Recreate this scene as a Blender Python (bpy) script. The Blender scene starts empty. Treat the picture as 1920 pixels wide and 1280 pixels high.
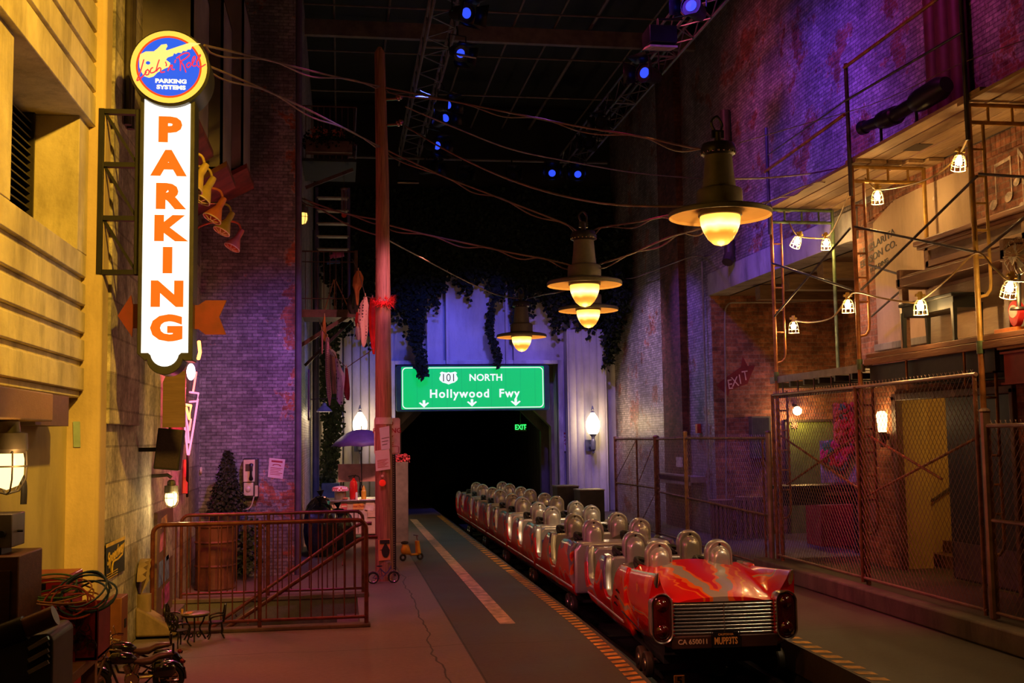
import bpy, math, random
from mathutils import Vector, Matrix
from math import sin, cos, pi, radians
random.seed(7)
scene = bpy.context.scene
C = scene.collection

# ---------------------------------------------------------------- camera
FPX = 2070.0
CAM_H = 1.9
# camera axes from the three vanishing points measured in the photograph
_dy = Vector((-322, -182, -FPX)).normalized()
_dz = Vector((-356, 24140, -FPX)); _dz = (_dz - _dy*_dz.dot(_dy)).normalized()
_dx = _dy.cross(_dz)
CB = Matrix((_dx, _dy, _dz))
cd = bpy.data.cameras.new('camera')
cd.sensor_width = 36.0
cd.lens = 36.0 * FPX / 1920.0
cd.clip_end = 200
cam = bpy.data.objects.new('camera', cd)
C.objects.link(cam)
cam.matrix_world = Matrix.Translation((0, 0, CAM_H)) @ CB.to_4x4()
scene.camera = cam
scene.view_settings.view_transform = 'Standard'
scene.view_settings.look = 'None'
scene.view_settings.gamma = 1
scene.view_settings.use_curve_mapping = False
scene.view_settings.exposure = 0.0
scene.cycles.max_bounces = 6
scene.cycles.diffuse_bounces = 3
scene.cycles.glossy_bounces = 3
scene.cycles.sample_clamp_indirect = 4.0
scene.cycles.use_light_tree = True

w = bpy.data.worlds.new('night'); scene.world = w; w.use_nodes = True
w.node_tree.nodes['Background'].inputs[0].default_value = (0.30, 0.16, 0.22, 1)
w.node_tree.nodes['Background'].inputs[1].default_value = 0.0015

# ---------------------------------------------------------------- stage lighting (theatrical spots hung in the roof)
def spot(name, loc, target, col, watts, angle=50, blend=.8, rad=.15):
    l = bpy.data.lights.new(name, 'SPOT'); l.color = col; l.energy = watts
    l.spot_size = radians(angle); l.spot_blend = blend; l.shadow_soft_size = rad
    o = bpy.data.objects.new(name, l); C.objects.link(o); o.location = loc
    o.rotation_euler = (Vector(target) - Vector(loc)).to_track_quat('-Z', 'Y').to_euler()
    return o
def point(name, loc, col, watts, rad=.05):
    l = bpy.data.lights.new(name, 'POINT'); l.color = col; l.energy = watts; l.shadow_soft_size = rad
    o = bpy.data.objects.new(name, l); C.objects.link(o); o.location = loc
    return o
AMBER = (1.0, .55, .05)
WARM = (1.0, .52, .16)
spot('amber_wash_upper', (1.2, 3.2, 6.4), (-2.1, 8.1, 4.1), AMBER, 3400, 50, .7)
spot('amber_wash_low', (1.2, 5.0, 4.4), (-2.0, 9.4, .8), (1.0, .50, .10), 110, 44)
spot('amber_block_wall', (1.6, 8.4, 6.0), (-1.95, 12.0, 1.5), (1.0, .50, .16), 150, 40)
spot('red_floor_wash', (-.4, 8.0, 8.0), (.6, 9.4, 0), (1.0, .12, .08), 980, 50, .95)
spot('pink_floor_wash', (.2, 11.5, 8.0), (.0, 14.2, 0), (.75, .10, .45), 620, 40, .95)
spot('violet_brick_wash', (1.6, 10.6, 7.8), (-1.15, 16.0, 2.5), (.42, .20, 1.0), 1700, 24, .98)
spot('pink_brick_wash', (.4, 12.0, 5.0), (-1.2, 16.0, .9), (1.0, .16, .20), 120, 40, .95)
spot('blue_alley_wash', (2.6, 18.0, 8.0), (-.6, 22.5, 1.2), (.14, .20, 1.0), 1500, 30)
spot('red_pole_wash', (-1.0, 11.8, 6.6), (.55, 15.1, 2.4), (1.0, .16, .09), 380, 30, .8)
spot('red_cart_wash', (1.3, 16.6, 5.2), (.1, 21.2, .6), (1.0, .34, .24), 1500, 32, .7)
spot('washing_line_wash', (1.6, 12.6, 4.6), (0, 17.3, 3.5), (1.0, .30, .34), 420, 24, .7)
spot('blue_facade_left', (1.6, 20.6, 8.6), (2.0, 27.5, 3.3), (.07, .10, 1.0), 1500, 30, .6)
spot('violet_facade_mid', (3.4, 20.4, 8.4), (3.4, 27.5, 3.6), (.15, .12, 1.0), 1500, 30, .7)
spot('violet_facade_right', (4.6, 21.0, 8.4), (5.8, 27.5, 2.6), (.27, .15, 1.0), 900, 36, .8)
spot('blue_pilaster_foot', (3.6, 22.4, 7.0), (5.9, 27.5, .8), (.12, .08, 1.0), 420, 22, .6)
spot('mauve_right_wall', (3.6, 22.6, 7.2), (6.95, 24.2, 2.8), (.66, .40, .86), 1500, 50, .95)
spot('violet_corner_wall', (5.0, 22.6, 7.0), (6.95, 20.5, 2.4), (.30, .12, 1.0), 700, 44, .8)
spot('blue_right_wall', (2.6, 12.6, 9.2), (6.95, 15.2, 5.6), (.22, .06, 1.0), 1700, 66, 1.0, .4)
spot('blue_beam_wash', (4.2, 16.4, 7.4), (6.95, 17.4, 4.6), (.16, .08, 1.0), 420, 36, .9)
spot('magenta_right_wall', (3.4, 10.2, 9.4), (6.95, 11.4, 7.2), (.50, .03, .30), 620, 76, 1.0, .4)
spot('red_right_wall', (3.2, 16.0, 9.4), (6.95, 17.4, 7.4), (.62, .08, .16), 460, 60, 1.0, .4)
spot('magenta_kerb_wash', (2.8, 12.8, 7.6), (5.58, 11.4, .05), (.95, .03, .18), 1000, 26, .95)
spot('warm_fence_wash', (3.4, 11.6, 5.4), (6.3, 12.4, 2.4), (1.0, .36, .12), 60, 50, .95)
spot('warm_train_wash', (6.0, 6.6, 6.6), (3.2, 10.2, .6), (1.0, .72, .42), 380, 24, .95)
spot('pink_train_key', (-1.2, 9.4, 3.6), (3.1, 12.8, .7), (1.0, .14, .34), 620, 28, .9)
spot('red_tail_key', (-.6, 5.6, 4.4), (3.0, 9.9, .4), (1.0, .34, .22), 520, 18, .95)
spot('violet_pole_wash', (3.2, 12.2, 6.6), (.6, 15.1, 3.6), (.42, .14, 1.0), 260, 20, .9)
spot('warm_train_far', (5.4, 12.0, 6.4), (3.4, 16.4, .7), (1.0, .70, .42), 620, 30, .9)
spot('warm_floor_right', (6.0, 6.6, 6.6), (5.0, 10.6, 0), (1.0, .45, .20), 45, 44, .95)

# ---------------------------------------------------------------- picture measurements -> points in the place
def P(px, py, X=None, Y=None, Z=None):
    d = CB @ Vector(((px - 960) / FPX, (640 - py) / FPX, -1.0))
    k = X / d.x if X is not None else (Y / d.y if Y is not None else (Z - CAM_H) / d.z)
    return Vector((d.x * k, d.y * k, CAM_H + d.z * k))

# ---------------------------------------------------------------- mesh builder
class MB:
    def __init__(s, M=None): s.v = []; s.f = []; s.M = M or Matrix()
    def add(s, vs, fs, M=None):
        b = len(s.v); T = s.M @ M if M else s.M
        s.v += [T @ Vector(v) for v in vs]; s.f += [tuple(b + i for i in f) for f in fs]; return s
    def box(s, x0, x1, y0, y1, z0, z1, M=None):
        return s.add([(x0,y0,z0),(x1,y0,z0),(x1,y1,z0),(x0,y1,z0),(x0,y0,z1),(x1,y0,z1),(x1,y1,z1),(x0,y1,z1)],
                     [(0,3,2,1),(4,5,6,7),(0,1,5,4),(1,2,6,5),(2,3,7,6),(3,0,4,7)], M)
    def cb(s, c, d, M=None):
        x, y, z = c; a, b, h = d[0]/2, d[1]/2, d[2]/2
        return s.box(x-a, x+a, y-b, y+b, z-h, z+h, M)
    def prism(s, poly, d0, d1, M=None):
        """polygon in the XZ plane extruded along Y from d0 to d1"""
        n = len(poly)
        vs = [(p[0], d0, p[1]) for p in poly] + [(p[0], d1, p[1]) for p in poly]
        fs = [tuple(range(n)), tuple(range(2*n-1, n-1, -1))] + [(i, n+i, n+(i+1) % n, (i+1) % n) for i in range(n)]
        return s.add(vs, fs, M)
    def tube(s, pts, r, n=8, cap=True, closed=False, M=None):
        pts = [Vector(p) for p in pts]; m = len(pts)
        rs = r if isinstance(r, (list, tuple)) else [r]*m
        vs = []; fs = []; up = None
        for i, p in enumerate(pts):
            a = pts[(i-1) % m] if (i > 0 or closed) else p
            b = pts[(i+1) % m] if (i < m-1 or closed) else p
            t = (b-a)
            t = t.normalized() if t.length > 1e-9 else Vector((0,0,1))
            if up is None:
                up = Vector((0,0,1)) if abs(t.z) < .9 else Vector((1,0,0))
            x = t.cross(up)
            if x.length < 1e-6: x = t.orthogonal()
            x.normalize(); y = x.cross(t).normalized(); up = y
            for k in range(n):
                q = 2*pi*k/n + pi/n
                vs.append(p + (x*cos(q) + y*sin(q))*rs[i])
        for i in range(m if closed else m-1):
            j = (i+1) % m
            for k in range(n):
                l = (k+1) % n
                fs.append((i*n+k, i*n+l, j*n+l, j*n+k))
        if cap and not closed:
            fs.append(tuple(range(n-1, -1, -1))); fs.append(tuple((m-1)*n+k for k in range(n)))
        return s.add(vs, fs, M)
    def lathe(s, prof, c=(0,0,0), n=24, M=None, sy=1.0):
        vs = []; fs = []
        for r, z in prof:
            for k in range(n):
                q = 2*pi*k/n; vs.append((c[0]+r*cos(q), c[1]+r*sin(q)*sy, c[2]+z))
        for i in range(len(prof)-1):
            for k in range(n):
                l = (k+1) % n; fs.append((i*n+k, i*n+l, (i+1)*n+l, (i+1)*n+k))
        if prof[0][0] > 1e-5: fs.append(tuple(range(n-1, -1, -1)))
        if prof[-1][0] > 1e-5: fs.append(tuple((len(prof)-1)*n+k for k in range(n)))
        return s.add(vs, fs, M)
    def ball(s, c, r, n=14, m=9, sc=(1,1,1), M=None):
        vs = []; fs = []
        for i in range(m+1):
            a = pi*i/m
            for k in range(n):
                q = 2*pi*k/n; vs.append((c[0]+r*sc[0]*sin(a)*cos(q), c[1]+r*sc[1]*sin(a)*sin(q), c[2]-r*sc[2]*cos(a)))
        for i in range(m):
            for k in range(n):
                l = (k+1) % n; fs.append((i*n+k, i*n+l, (i+1)*n+l, (i+1)*n+k))
        return s.add(vs, fs, M)
    def loft(s, rings, closed=False, cap0=False, cap1=False, M=None):
        n = len(rings[0]); vs = [p for r in rings for p in r]; fs = []
        for i in range(len(rings)-1):
            for k in range(n if closed else n-1):
                l = (k+1) % n; fs.append((i*n+k, i*n+l, (i+1)*n+l, (i+1)*n+k))
        if cap0: fs.append(tuple(range(n-1, -1, -1)))
        if cap1: fs.append(tuple((len(rings)-1)*n+k for k in range(n)))
        return s.add(vs, fs, M)
    def text(s, t, size, M, off=0.0, ext=0.002, shear=0, align='CENTER', space=1.0, sx=1.0, ay='CENTER'):
        cu = bpy.data.curves.new('t', 'FONT'); cu.body = t; cu.size = size; cu.align_x = align; cu.align_y = ay
        cu.offset = off*size; cu.extrude = ext; cu.shear = shear; cu.space_character = space; cu.resolution_u = 3
        o = bpy.data.objects.new('t', cu); C.objects.link(o)
        bpy.context.view_layer.update()
        me = bpy.data.meshes.new_from_object(o.evaluated_get(bpy.context.evaluated_depsgraph_get()))
        s.add([(v.co.x*sx, v.co.y, v.co.z) for v in me.vertices], [tuple(p.vertices) for p in me.polygons], M)
        bpy.data.objects.remove(o); bpy.data.curves.remove(cu); bpy.data.meshes.remove(me); return s
    def build(s, name, mat, parent=None, smooth=30, bevel=0, shift=None, segs=2, solid=0):
        off = Vector(shift) if shift else Vector((0,0,0))
        me = bpy.data.meshes.new(name); me.from_pydata([tuple(v-off) for v in s.v], [], s.f); me.validate()
        if not isinstance(mat, (list, tuple)): mat = [mat]
        for m in mat: me.materials.append(m)
        if smooth:
            me.polygons.foreach_set('use_smooth', [True]*len(me.polygons)); me.set_sharp_from_angle(angle=radians(smooth))
        o = bpy.data.objects.new(name, me); C.objects.link(o)
        if parent: o.parent = parent
        if solid:
            md = o.modifiers.new('solid', 'SOLIDIFY'); md.thickness = solid; md.offset = 0
        if bevel:
            md = o.modifiers.new('bevel', 'BEVEL'); md.width = bevel; md.segments = segs; md.limit_method = 'ANGLE'; md.angle_limit = radians(40)
        return o

def T(x=0, y=0, z=0): return Matrix.Translation((x, y, z))
def RX(a): return Matrix.Rotation(radians(a), 4, 'X')
def RY(a): return Matrix.Rotation(radians(a), 4, 'Y')
def RZ(a): return Matrix.Rotation(radians(a), 4, 'Z')
def S(x, y, z): return Matrix.Diagonal((x, y, z, 1))
def TV(v): return Matrix.Translation(v)
FS = RX(90)                       # text/plate faces the camera side (-Y)
FE = RZ(90) @ RX(90)              # faces +X
FW = RZ(-90) @ RX(90)             # faces -X
def aim(v):                       # +Z turned to v
    return Vector(v).to_track_quat('Z', 'Y').to_matrix().to_4x4()
def curve(pts, k=6):
    pts = [Vector(p) for p in pts]; out = []
    for i in range(len(pts)-1):
        p0 = pts[max(i-1, 0)]; p1 = pts[i]; p2 = pts[i+1]; p3 = pts[min(i+2, len(pts)-1)]
        for j in range(k):
            t = j/k
            out.append(.5*((2*p1)+(p2-p0)*t+(2*p0-5*p1+4*p2-p3)*t*t+(3*p1-p0-3*p2+p3)*t**3))
    out.append(pts[-1]); return out
def arc(cx, cz, r, a0, a1, n=8):
    return [(cx+r*cos(radians(a0+(a1-a0)*i/n)), cz+r*sin(radians(a0+(a1-a0)*i/n))) for i in range(n+1)]
def rrect(x0, x1, z0, z1, r, n=5):
    return arc(x1-r, z1-r, r, 0, 90, n)+arc(x0+r, z1-r, r, 90, 180, n)+arc(x0+r, z0+r, r, 180, 270, n)+arc(x1-r, z0+r, r, 270, 360, n)

# ---------------------------------------------------------------- things
def tag(o, label, cat, group=None, kind=None):
    if label: o['label'] = label
    if cat: o['category'] = cat
    if group: o['group'] = group
    if kind: o['kind'] = kind
    return o
def thing(name, label, cat, loc=(0,0,0), rz=0, group=None):
    o = bpy.data.objects.new(name, None); C.objects.link(o); o.empty_display_size = .1
    o.location = loc; o.rotation_euler = (0, 0, radians(rz))
    return tag(o, label, cat, group)
def struct(name, mb, mat, **k):
    o = mb.build(name, mat, **k); o['kind'] = 'structure'; return o
def copy_tree(o, loc=None, rz=None, label=None, group=None, scale=None, parent=None):
    c = o.copy(); C.objects.link(c); c.parent = parent
    if loc is not None: c.location = loc
    if rz is not None: c.rotation_euler = (0, 0, radians(rz))
    if scale: c.scale = (scale,)*3
    if label: c['label'] = label
    if group: c['group'] = group
    for ch in o.children: copy_tree(ch, parent=c)
    return c

# ---------------------------------------------------------------- materials
def base(name):
    m = bpy.data.materials.new(name); m.use_nodes = True; nt = m.node_tree
    return m, nt, nt.nodes['Principled BSDF']
def N(nt, typ, **k):
    n = nt.nodes.new(typ)
    for a, b in k.items(): setattr(n, a, b)
    return n
def rgba(c): return (c[0], c[1], c[2], 1)
def ramp(nt, src, stops, interp='LINEAR'):
    r = N(nt, 'ShaderNodeValToRGB'); r.color_ramp.interpolation = interp
    e = r.color_ramp.elements
    while len(e) < len(stops): e.new(.5)
    for i, (p, c) in enumerate(stops): e[i].position = p; e[i].color = rgba(c)
    nt.links.new(src, r.inputs[0]); return r.outputs[0]
def mix(nt, fac, a, b, mode='MIX'):
    m = N(nt, 'ShaderNodeMix', data_type='RGBA', blend_type=mode)
    for s, v in ((m.inputs[0], fac), (m.inputs[6], a), (m.inputs[7], b)):
        if hasattr(v, 'links'): nt.links.new(v, s)
        elif isinstance(v, (int, float)): s.default_value = v
        else: s.default_value = rgba(v)
    return m.outputs[2]
def mathn(nt, op, a, b=0.0, clamp=False):
    m = N(nt, 'ShaderNodeMath', operation=op); m.use_clamp = clamp
    for s, v in ((m.inputs[0], a), (m.inputs[1], b)):
        if hasattr(v, 'links'): nt.links.new(v, s)
        else: s.default_value = v
    return m.outputs[0]
def noise(nt, vec, scale, detail=4, rough=.55, dist=0):
    n = N(nt, 'ShaderNodeTexNoise'); n.inputs['Scale'].default_value = scale; n.inputs['Detail'].default_value = detail
    n.inputs['Roughness'].default_value = rough; n.inputs['Distortion'].default_value = dist
    if vec is not None: nt.links.new(vec, n.inputs['Vector'])
    return n.outputs[0]
def pos(nt): return N(nt, 'ShaderNodeNewGeometry').outputs['Position']
def objc(nt): return N(nt, 'ShaderNodeTexCoord').outputs['Object']
def scalev(nt, v, s):
    m = N(nt, 'ShaderNodeMapping'); m.inputs['Scale'].default_value = s; nt.links.new(v, m.inputs[0]); return m.outputs[0]
def bump(nt, h, strength, dist, b):
    n = N(nt, 'ShaderNodeBump'); n.inputs['Strength'].default_value = strength; n.inputs['Distance'].default_value = dist
    nt.links.new(h, n.inputs['Height']); nt.links.new(n.outputs[0], b.inputs['Normal'])
_mc = {}
def mat(name, col, rough=.6, metal=0.0, var=.25, scale=6, bmp=0.15, coat=0):
    """plain surface with uneven wear"""
    if name in _mc: return _mc[name]
    m, nt, b = base(name); v = objc(nt)
    n1 = noise(nt, v, scale, 5); c2 = tuple(x*(1-var) for x in col); c3 = tuple(min(1, x*(1+var*.6)) for x in col)
    nt.links.new(ramp(nt, n1, [(.35, c2), (.65, c3)]), b.inputs['Base Color'])
    b.inputs['Roughness'].default_value = rough; b.inputs['Metallic'].default_value = metal
    if coat: b.inputs['Coat Weight'].default_value = coat; b.inputs['Coat Roughness'].default_value = .08
    if bmp: bump(nt, noise(nt, v, scale*6, 3), bmp, .004, b)
    _mc[name] = m; return m
def emit(name, col, strength, base_col=None):
    if name in _mc: return _mc[name]
    base_col = base_col or tuple(.2*c for c in col)
    m, nt, b = base(name); n1 = noise(nt, objc(nt), 3, 2)
    nt.links.new(ramp(nt, n1, [(0, tuple(c*.96 for c in col)), (1, col)]), b.inputs['Emission Color'])
    b.inputs['Base Color'].default_value = rgba(base_col); b.inputs['Emission Strength'].default_value = strength
    b.inputs['Roughness'].default_value = .3
    _mc[name] = m; return m
def uvw(nt):
    """(x+y, z) so that one pattern serves walls running either way"""
    s = N(nt, 'ShaderNodeSeparateXYZ'); nt.links.new(pos(nt), s.inputs[0])
    c = N(nt, 'ShaderNodeCombineXYZ'); nt.links.new(mathn(nt, 'ADD', s.outputs[0], s.outputs[1]), c.inputs[0]); nt.links.new(s.outputs[2], c.inputs[1])
    return c.outputs[0], s
def brick(name, c1, c2, mortar, bw=.22, bh=.075, ms=.009, paint=None, cover=.5, chips=2.2, rough=.75, bstr=.7, corner=False):
    m, nt, b = base(name); v, sep = uvw(nt)
    t = N(nt, 'ShaderNodeTexBrick'); nt.links.new(v, t.inputs['Vector'])
    t.inputs['Scale'].default_value = 1; t.inputs['Brick Width'].default_value = bw; t.inputs['Row Height'].default_value = bh
    t.inputs['Mortar Size'].default_value = ms; t.inputs['Mortar Smooth'].default_value = .3; t.inputs['Bias'].default_value = 0
    t.inputs['Color1'].default_value = rgba(c1); t.inputs['Color2'].default_value = rgba(c2); t.inputs['Mortar'].default_value = rgba(mortar)
    # every brick its own tone: a second brick pattern on the same grid, black to white
    t2 = N(nt, 'ShaderNodeTexBrick'); nt.links.new(v, t2.inputs['Vector'])
    for k_, x_ in (('Scale', 1), ('Brick Width', bw), ('Row Height', bh), ('Mortar Size', 0), ('Bias', 0)): t2.inputs[k_].default_value = x_
    t2.inputs['Color1'].default_value = (.25,.25,.25,1); t2.inputs['Color2'].default_value = (1.5,1.5,1.5,1)
    grit = ramp(nt, noise(nt, pos(nt), 16, 6, .7), [(.30, (.35,)*3), (.62, (1.25,)*3)])
    blot = ramp(nt, noise(nt, scalev(nt, pos(nt), (1.2, 1.2, .6)), 1.6, 7, .65), [(.34, (.35,)*3), (.64, (1.2,)*3)])
    col = mix(nt, .5, t.outputs[0], ramp(nt, noise(nt, pos(nt), 3.5, 6), [(.3, tuple(x*.45 for x in c1)), (.7, tuple(min(1, x*1.5) for x in c2))]))
    if paint:
        n = mathn(nt, 'ADD', noise(nt, pos(nt), chips, 9, .72, .3), mathn(nt, 'MULTIPLY', mathn(nt, 'SUBTRACT', noise(nt, pos(nt), 14, 3, .6), .5), .16))
        if corner:                                     # the paint has gone first along the building's corner
            n = mathn(nt, 'ADD', n, mathn(nt, 'MULTIPLY', mathn(nt, 'MAXIMUM', mathn(nt, 'ADD', sep.outputs[0], .90), 0), .34))
        mask = ramp(nt, n, [(cover, (0,0,0)), (cover+.02, (1,1,1))])
        rim = ramp(nt, n, [(cover-.012, (0,0,0)), (cover, (1,1,1)), (cover+.012, (0,0,0))])
        pc = mix(nt, mathn(nt, 'MULTIPLY', t.outputs[1], .7), paint, tuple(x*.35 for x in paint))
        pc = mix(nt, mathn(nt, 'MULTIPLY', rim, .6), pc, (.62,.52,.46))
        col = mix(nt, mask, pc, col)
    col = mix(nt, .42, col, t2.outputs[0], 'MULTIPLY'); col = mix(nt, .8, col, grit, 'MULTIPLY'); col = mix(nt, .75, col, blot, 'MULTIPLY')
    nt.links.new(col, b.inputs['Base Color']); b.inputs['Roughness'].default_value = rough
    h = mathn(nt, 'ADD', mathn(nt, 'MULTIPLY', t.outputs[1], -1.0), mathn(nt, 'MULTIPLY', noise(nt, pos(nt), 30, 4), .5))
    bump(nt, h, bstr, .012, b); return m
def plaster(name, c, c2, rough=.8, scale=1.2, bstr=.35, streak=.6, fine=26):
    m, nt, b = base(name); p = pos(nt)
    col = mix(nt, ramp(nt, noise(nt, p, scale, 7, .6), [(.38, (0,0,0)), (.66, (1,1,1))]), c, c2)
    st = ramp(nt, noise(nt, scalev(nt, p, (2.2, 2.2, .55)), 1.3, 8, .68), [(.46, (1,1,1)), (.70, (1-streak,)*3)])
    col = mix(nt, 1.0, col, st, 'MULTIPLY')
    nt.links.new(col, b.inputs['Base Color']); b.inputs['Roughness'].default_value = rough
    bump(nt, noise(nt, p, fine, 6, .6), bstr, .01, b); return m
def wood(name, c, c2, axis=(1, 12, 12), rough=.55, bstr=.3, world=False):
    if name in _mc: return _mc[name]
    m, nt, b = base(name); v = scalev(nt, pos(nt) if world else objc(nt), axis)
    n = noise(nt, v, 2.2, 6, .6, .8)
    oi = N(nt, 'ShaderNodeObjectInfo').outputs['Random']; tone = ramp(nt, oi, [(0, (.62,.58,.55)), (1, (1.15,1.12,1.1))])
    nt.links.new(mix(nt, 1.0, ramp(nt, n, [(.3, c2), (.7, c)]), tone, 'MULTIPLY'), b.inputs['Base Color']); b.inputs['Roughness'].default_value = rough
    bump(nt, noise(nt, v, 8, 5), bstr, .006, b); _mc[name] = m; return m

# ================================================================ THE SETTING
XL, XR = -1.95, 6.95          # faces of the two long walls
YB, YF, YR = 16.0, 27.5, 20.0 # brick building front, freeway facade, back of the brick recess
# floor materials
def floor_mat():
    m, nt, b = base('ground'); p = pos(nt)
    s = N(nt, 'ShaderNodeSeparateXYZ'); nt.links.new(p, s.inputs[0])
    big = noise(nt, p, .7, 6, .6); fine = noise(nt, p, 22, 4, .7); spk = noise(nt, p, 90, 2)
    conc = ramp(nt, big, [(.3, (.15,.12,.105)), (.7, (.27,.22,.19))])
    asph = ramp(nt, big, [(.3, (.062,.044,.038)), (.7, (.115,.085,.075))])
    side = mathn(nt, 'GREATER_THAN', s.outputs[0], 1.12)
    col = mix(nt, side, conc, asph)
    col = mix(nt, .35, col, ramp(nt, fine, [(.3, (.4,.4,.4)), (.7, (1,1,1))]), 'MULTIPLY')
    def seam(src, at, wd):
        d = mathn(nt, 'ABSOLUTE', mathn(nt, 'SUBTRACT', src, at)); return mathn(nt, 'LESS_THAN', d, wd)
    sx = seam(s.outputs[0], 1.12, .010)
    wob = mathn(nt, 'ADD', s.outputs[1], mathn(nt, 'MULTIPLY', noise(nt, p, 1.5, 3), .25))
    ym = mathn(nt, 'PINGPONG', wob, 2.6)
    sy = mathn(nt, 'LESS_THAN', ym, .006)
    sxx = seam(mathn(nt, 'ADD', s.outputs[0], mathn(nt, 'MULTIPLY', noise(nt, p, .8, 3), .3)), .98, .007)
    seams = mathn(nt, 'MAXIMUM', mathn(nt, 'MAXIMUM', sx, sy), sxx)
    col = mix(nt, mathn(nt, 'MULTIPLY', seams, .8), col, (.012,.01,.01))
    nt.links.new(col, b.inputs['Base Color'])
    nt.links.new(ramp(nt, big, [(.3, (.5,.5,.5)), (.7, (.72,.72,.72))]), b.inputs['Roughness'])
    bump(nt, mathn(nt, 'SUBTRACT', mathn(nt, 'ADD', mathn(nt, 'MULTIPLY', spk, .6), fine), mathn(nt, 'MULTIPLY', seams, 2)), .45, .006, b)
    return m
GROUND = floor_mat()
PITX0, PITX1 = 2.47, 4.06
def pitl(y): return PITX0 - (.0085*(12-y)**2 if y < 12 else 0)      # the track bends slightly towards the near end
def pitr(y): return PITX1 - (.0055*(12-y)**2 if y < 12 else 0)
fl = MB()
for x0, x1, y0, y1 in ((-4, 1.5, -2, 11.62), (-4, -1.80, 11.62, 13.60), (.20, PITX0, 11.62, 13.60), (-4, PITX0, 13.60, 46),
                       (6, 12.5, -2, 12), (PITX1, 12.5, 12, 46)):
    fl.box(x0, x1, y0, y1, -.25, 0)
fl.box(1.5, PITX0, 11.6, 11.62, -.25, 0)
ys = [2+.5*i for i in range(20)]+[11.6]
for fx, xo in ((pitl, 1.5), (pitr, 6)):
    for ya_, yb_ in zip(ys, ys[1:]+([12] if xo == 6 else [])):
        a_, b_ = (fx(ya_), fx(yb_))
        if xo == 1.5: q = [(xo,ya_),(a_,ya_),(b_,yb_),(xo,yb_)]
        else: q = [(a_,ya_),(xo,ya_),(xo,yb_),(b_,yb_)]
        fl.add([(x,y,-.25) for x,y in q]+[(x,y,0) for x,y in q], [(0,3,2,1),(4,5,6,7),(0,1,5,4),(1,2,6,5),(2,3,7,6),(3,0,4,7)])
struct('floor', fl, GROUND, smooth=0)
BLACK = mat('matt_black', (.012,.012,.013), .7, bmp=0)
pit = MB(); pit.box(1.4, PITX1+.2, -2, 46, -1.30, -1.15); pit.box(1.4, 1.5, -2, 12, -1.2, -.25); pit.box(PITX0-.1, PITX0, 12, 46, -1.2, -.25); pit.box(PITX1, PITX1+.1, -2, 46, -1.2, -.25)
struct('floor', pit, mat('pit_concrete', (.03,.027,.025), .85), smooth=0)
# raised pavement on the right, with kerb
KB = plaster('kerb_concrete', (.20,.15,.13), (.12,.09,.08), .75)
kp = MB(); kp.box(5.78, 12.4, 4, 14.62, 0, .17); struct('floor', kp, GROUND, smooth=0)
kb = MB(); kb.box(5.58, 5.78, 4, 14.62, 0, .2); struct('trim_1', kb, KB, bevel=.02)
# painted markings
YEL = mat('yellow_paint', (.75,.36,.04), .6, var=.5, scale=9)
hz = MB()
y = 7.4
while y < 27:
    st_ = .16 if y < 15.5 else .32
    hz.add([(pitl(y)-.16, y, .003), (pitl(y)-.04, y+.03, .003), (pitl(y+.08)-.04, y+st_*.58+.03, .003), (pitl(y+.08)-.16, y+st_*.58, .003)], [(0,1,2,3)]); y += st_
y = 7.4
while y < 10.6:
    hz.add([(pitr(y)+.03, y+.04, .003), (pitr(y)+.17, y, .003), (pitr(y)+.17, y+.11, .003), (pitr(y)+.03, y+.15, .003)], [(0,1,2,3)]); y += .22
struct('trim_2', hz, YEL, smooth=0)
ln = MB(); ln.add([(1.60,11.3,.003),(1.76,11.3,.003),(1.76,26,.003),(1.60,26,.003)], [(0,1,2,3)])
struct('trim_3', ln, mat('worn_line_paint', (.62,.40,.26), .6, var=.45, scale=7), smooth=0)

# stairwell going down behind the railings
ST = plaster('stair_concrete', (.22,.15,.11), (.12,.08,.06), .8)
st = MB()
st.box(-1.95, .35, 13.6, 13.7, -2.6, -.25); st.box(-1.95, .35, 11.52, 11.62, -2.6, -.25); st.box(-1.95, -1.8, 11.6, 13.62, -2.6, -.25); st.box(.2, .35, 11.6, 13.62, -2.6, -.25)
for k in range(9): st.box(.2-.24*(k+1), .2-.24*k, 11.6, 13.62, -.19*(k+1)-.4, -.19*(k+1))
struct('trim_4', st, ST, smooth=0)
kk = MB(); kk.box(-1.95, .34, 13.58, 13.78, 0, .05); kk.box(-1.95, .3, 11.44, 11.6, 0, .035); struct('trim_5', kk, ST, bevel=.008)

# ---------------- left wall
CREAM = plaster('cream_stucco', (.70,.60,.40), (.46,.38,.24), .8, 1.6, .7, .5, 14)
gw = MB()
ZG = [2.26, 2.50, 2.725, 2.95, 3.18, 3.42]
for i in range(5):
    gw.box(-2.6, -2.05, -1, 9.36, ZG[i]+.055, ZG[i+1])          # proud course
    gw.box(-2.6, -2.085, -1, 9.36, ZG[i]-.001, ZG[i]+.055)      # recessed groove
gw.box(-2.6, -2.05, -1, 7.25, 3.42, 4.5); gw.box(-2.6, -2.05, 9.05, 9.38, 3.42, 4.5)
gw.box(-2.62, -2.6, 7.2, 9.1, 3.3, 4.6)
for i in range(11):
    z = 4.5+.255*i
    gw.box(-2.6, -2.0, -1, 9.40, z+(.04 if i else 0), z+.255)
    if i: gw.box(-2.6, -2.03, -1, 9.40, z, z+.041)
struct('wall_left', gw, CREAM, bevel=.008)
wn = thing('window_1', None, None, (-2.4, 8.15, 3.42)); wn['kind'] = 'structure'
sl = MB(); z = 3.46
while z < 4.48:
    sl.box(-2.50, -2.40, 7.9, 9.04, z, z+.012, None); sl.v[-8:] = [v + Vector((0, 0, (-.045 if v.x > -2.45 else .02))) for v in sl.v[-8:]]; z += .062
for q in (7.9, 9.0): sl.box(-2.52, -2.38, q, q+.03, 3.42, 4.5)
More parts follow.
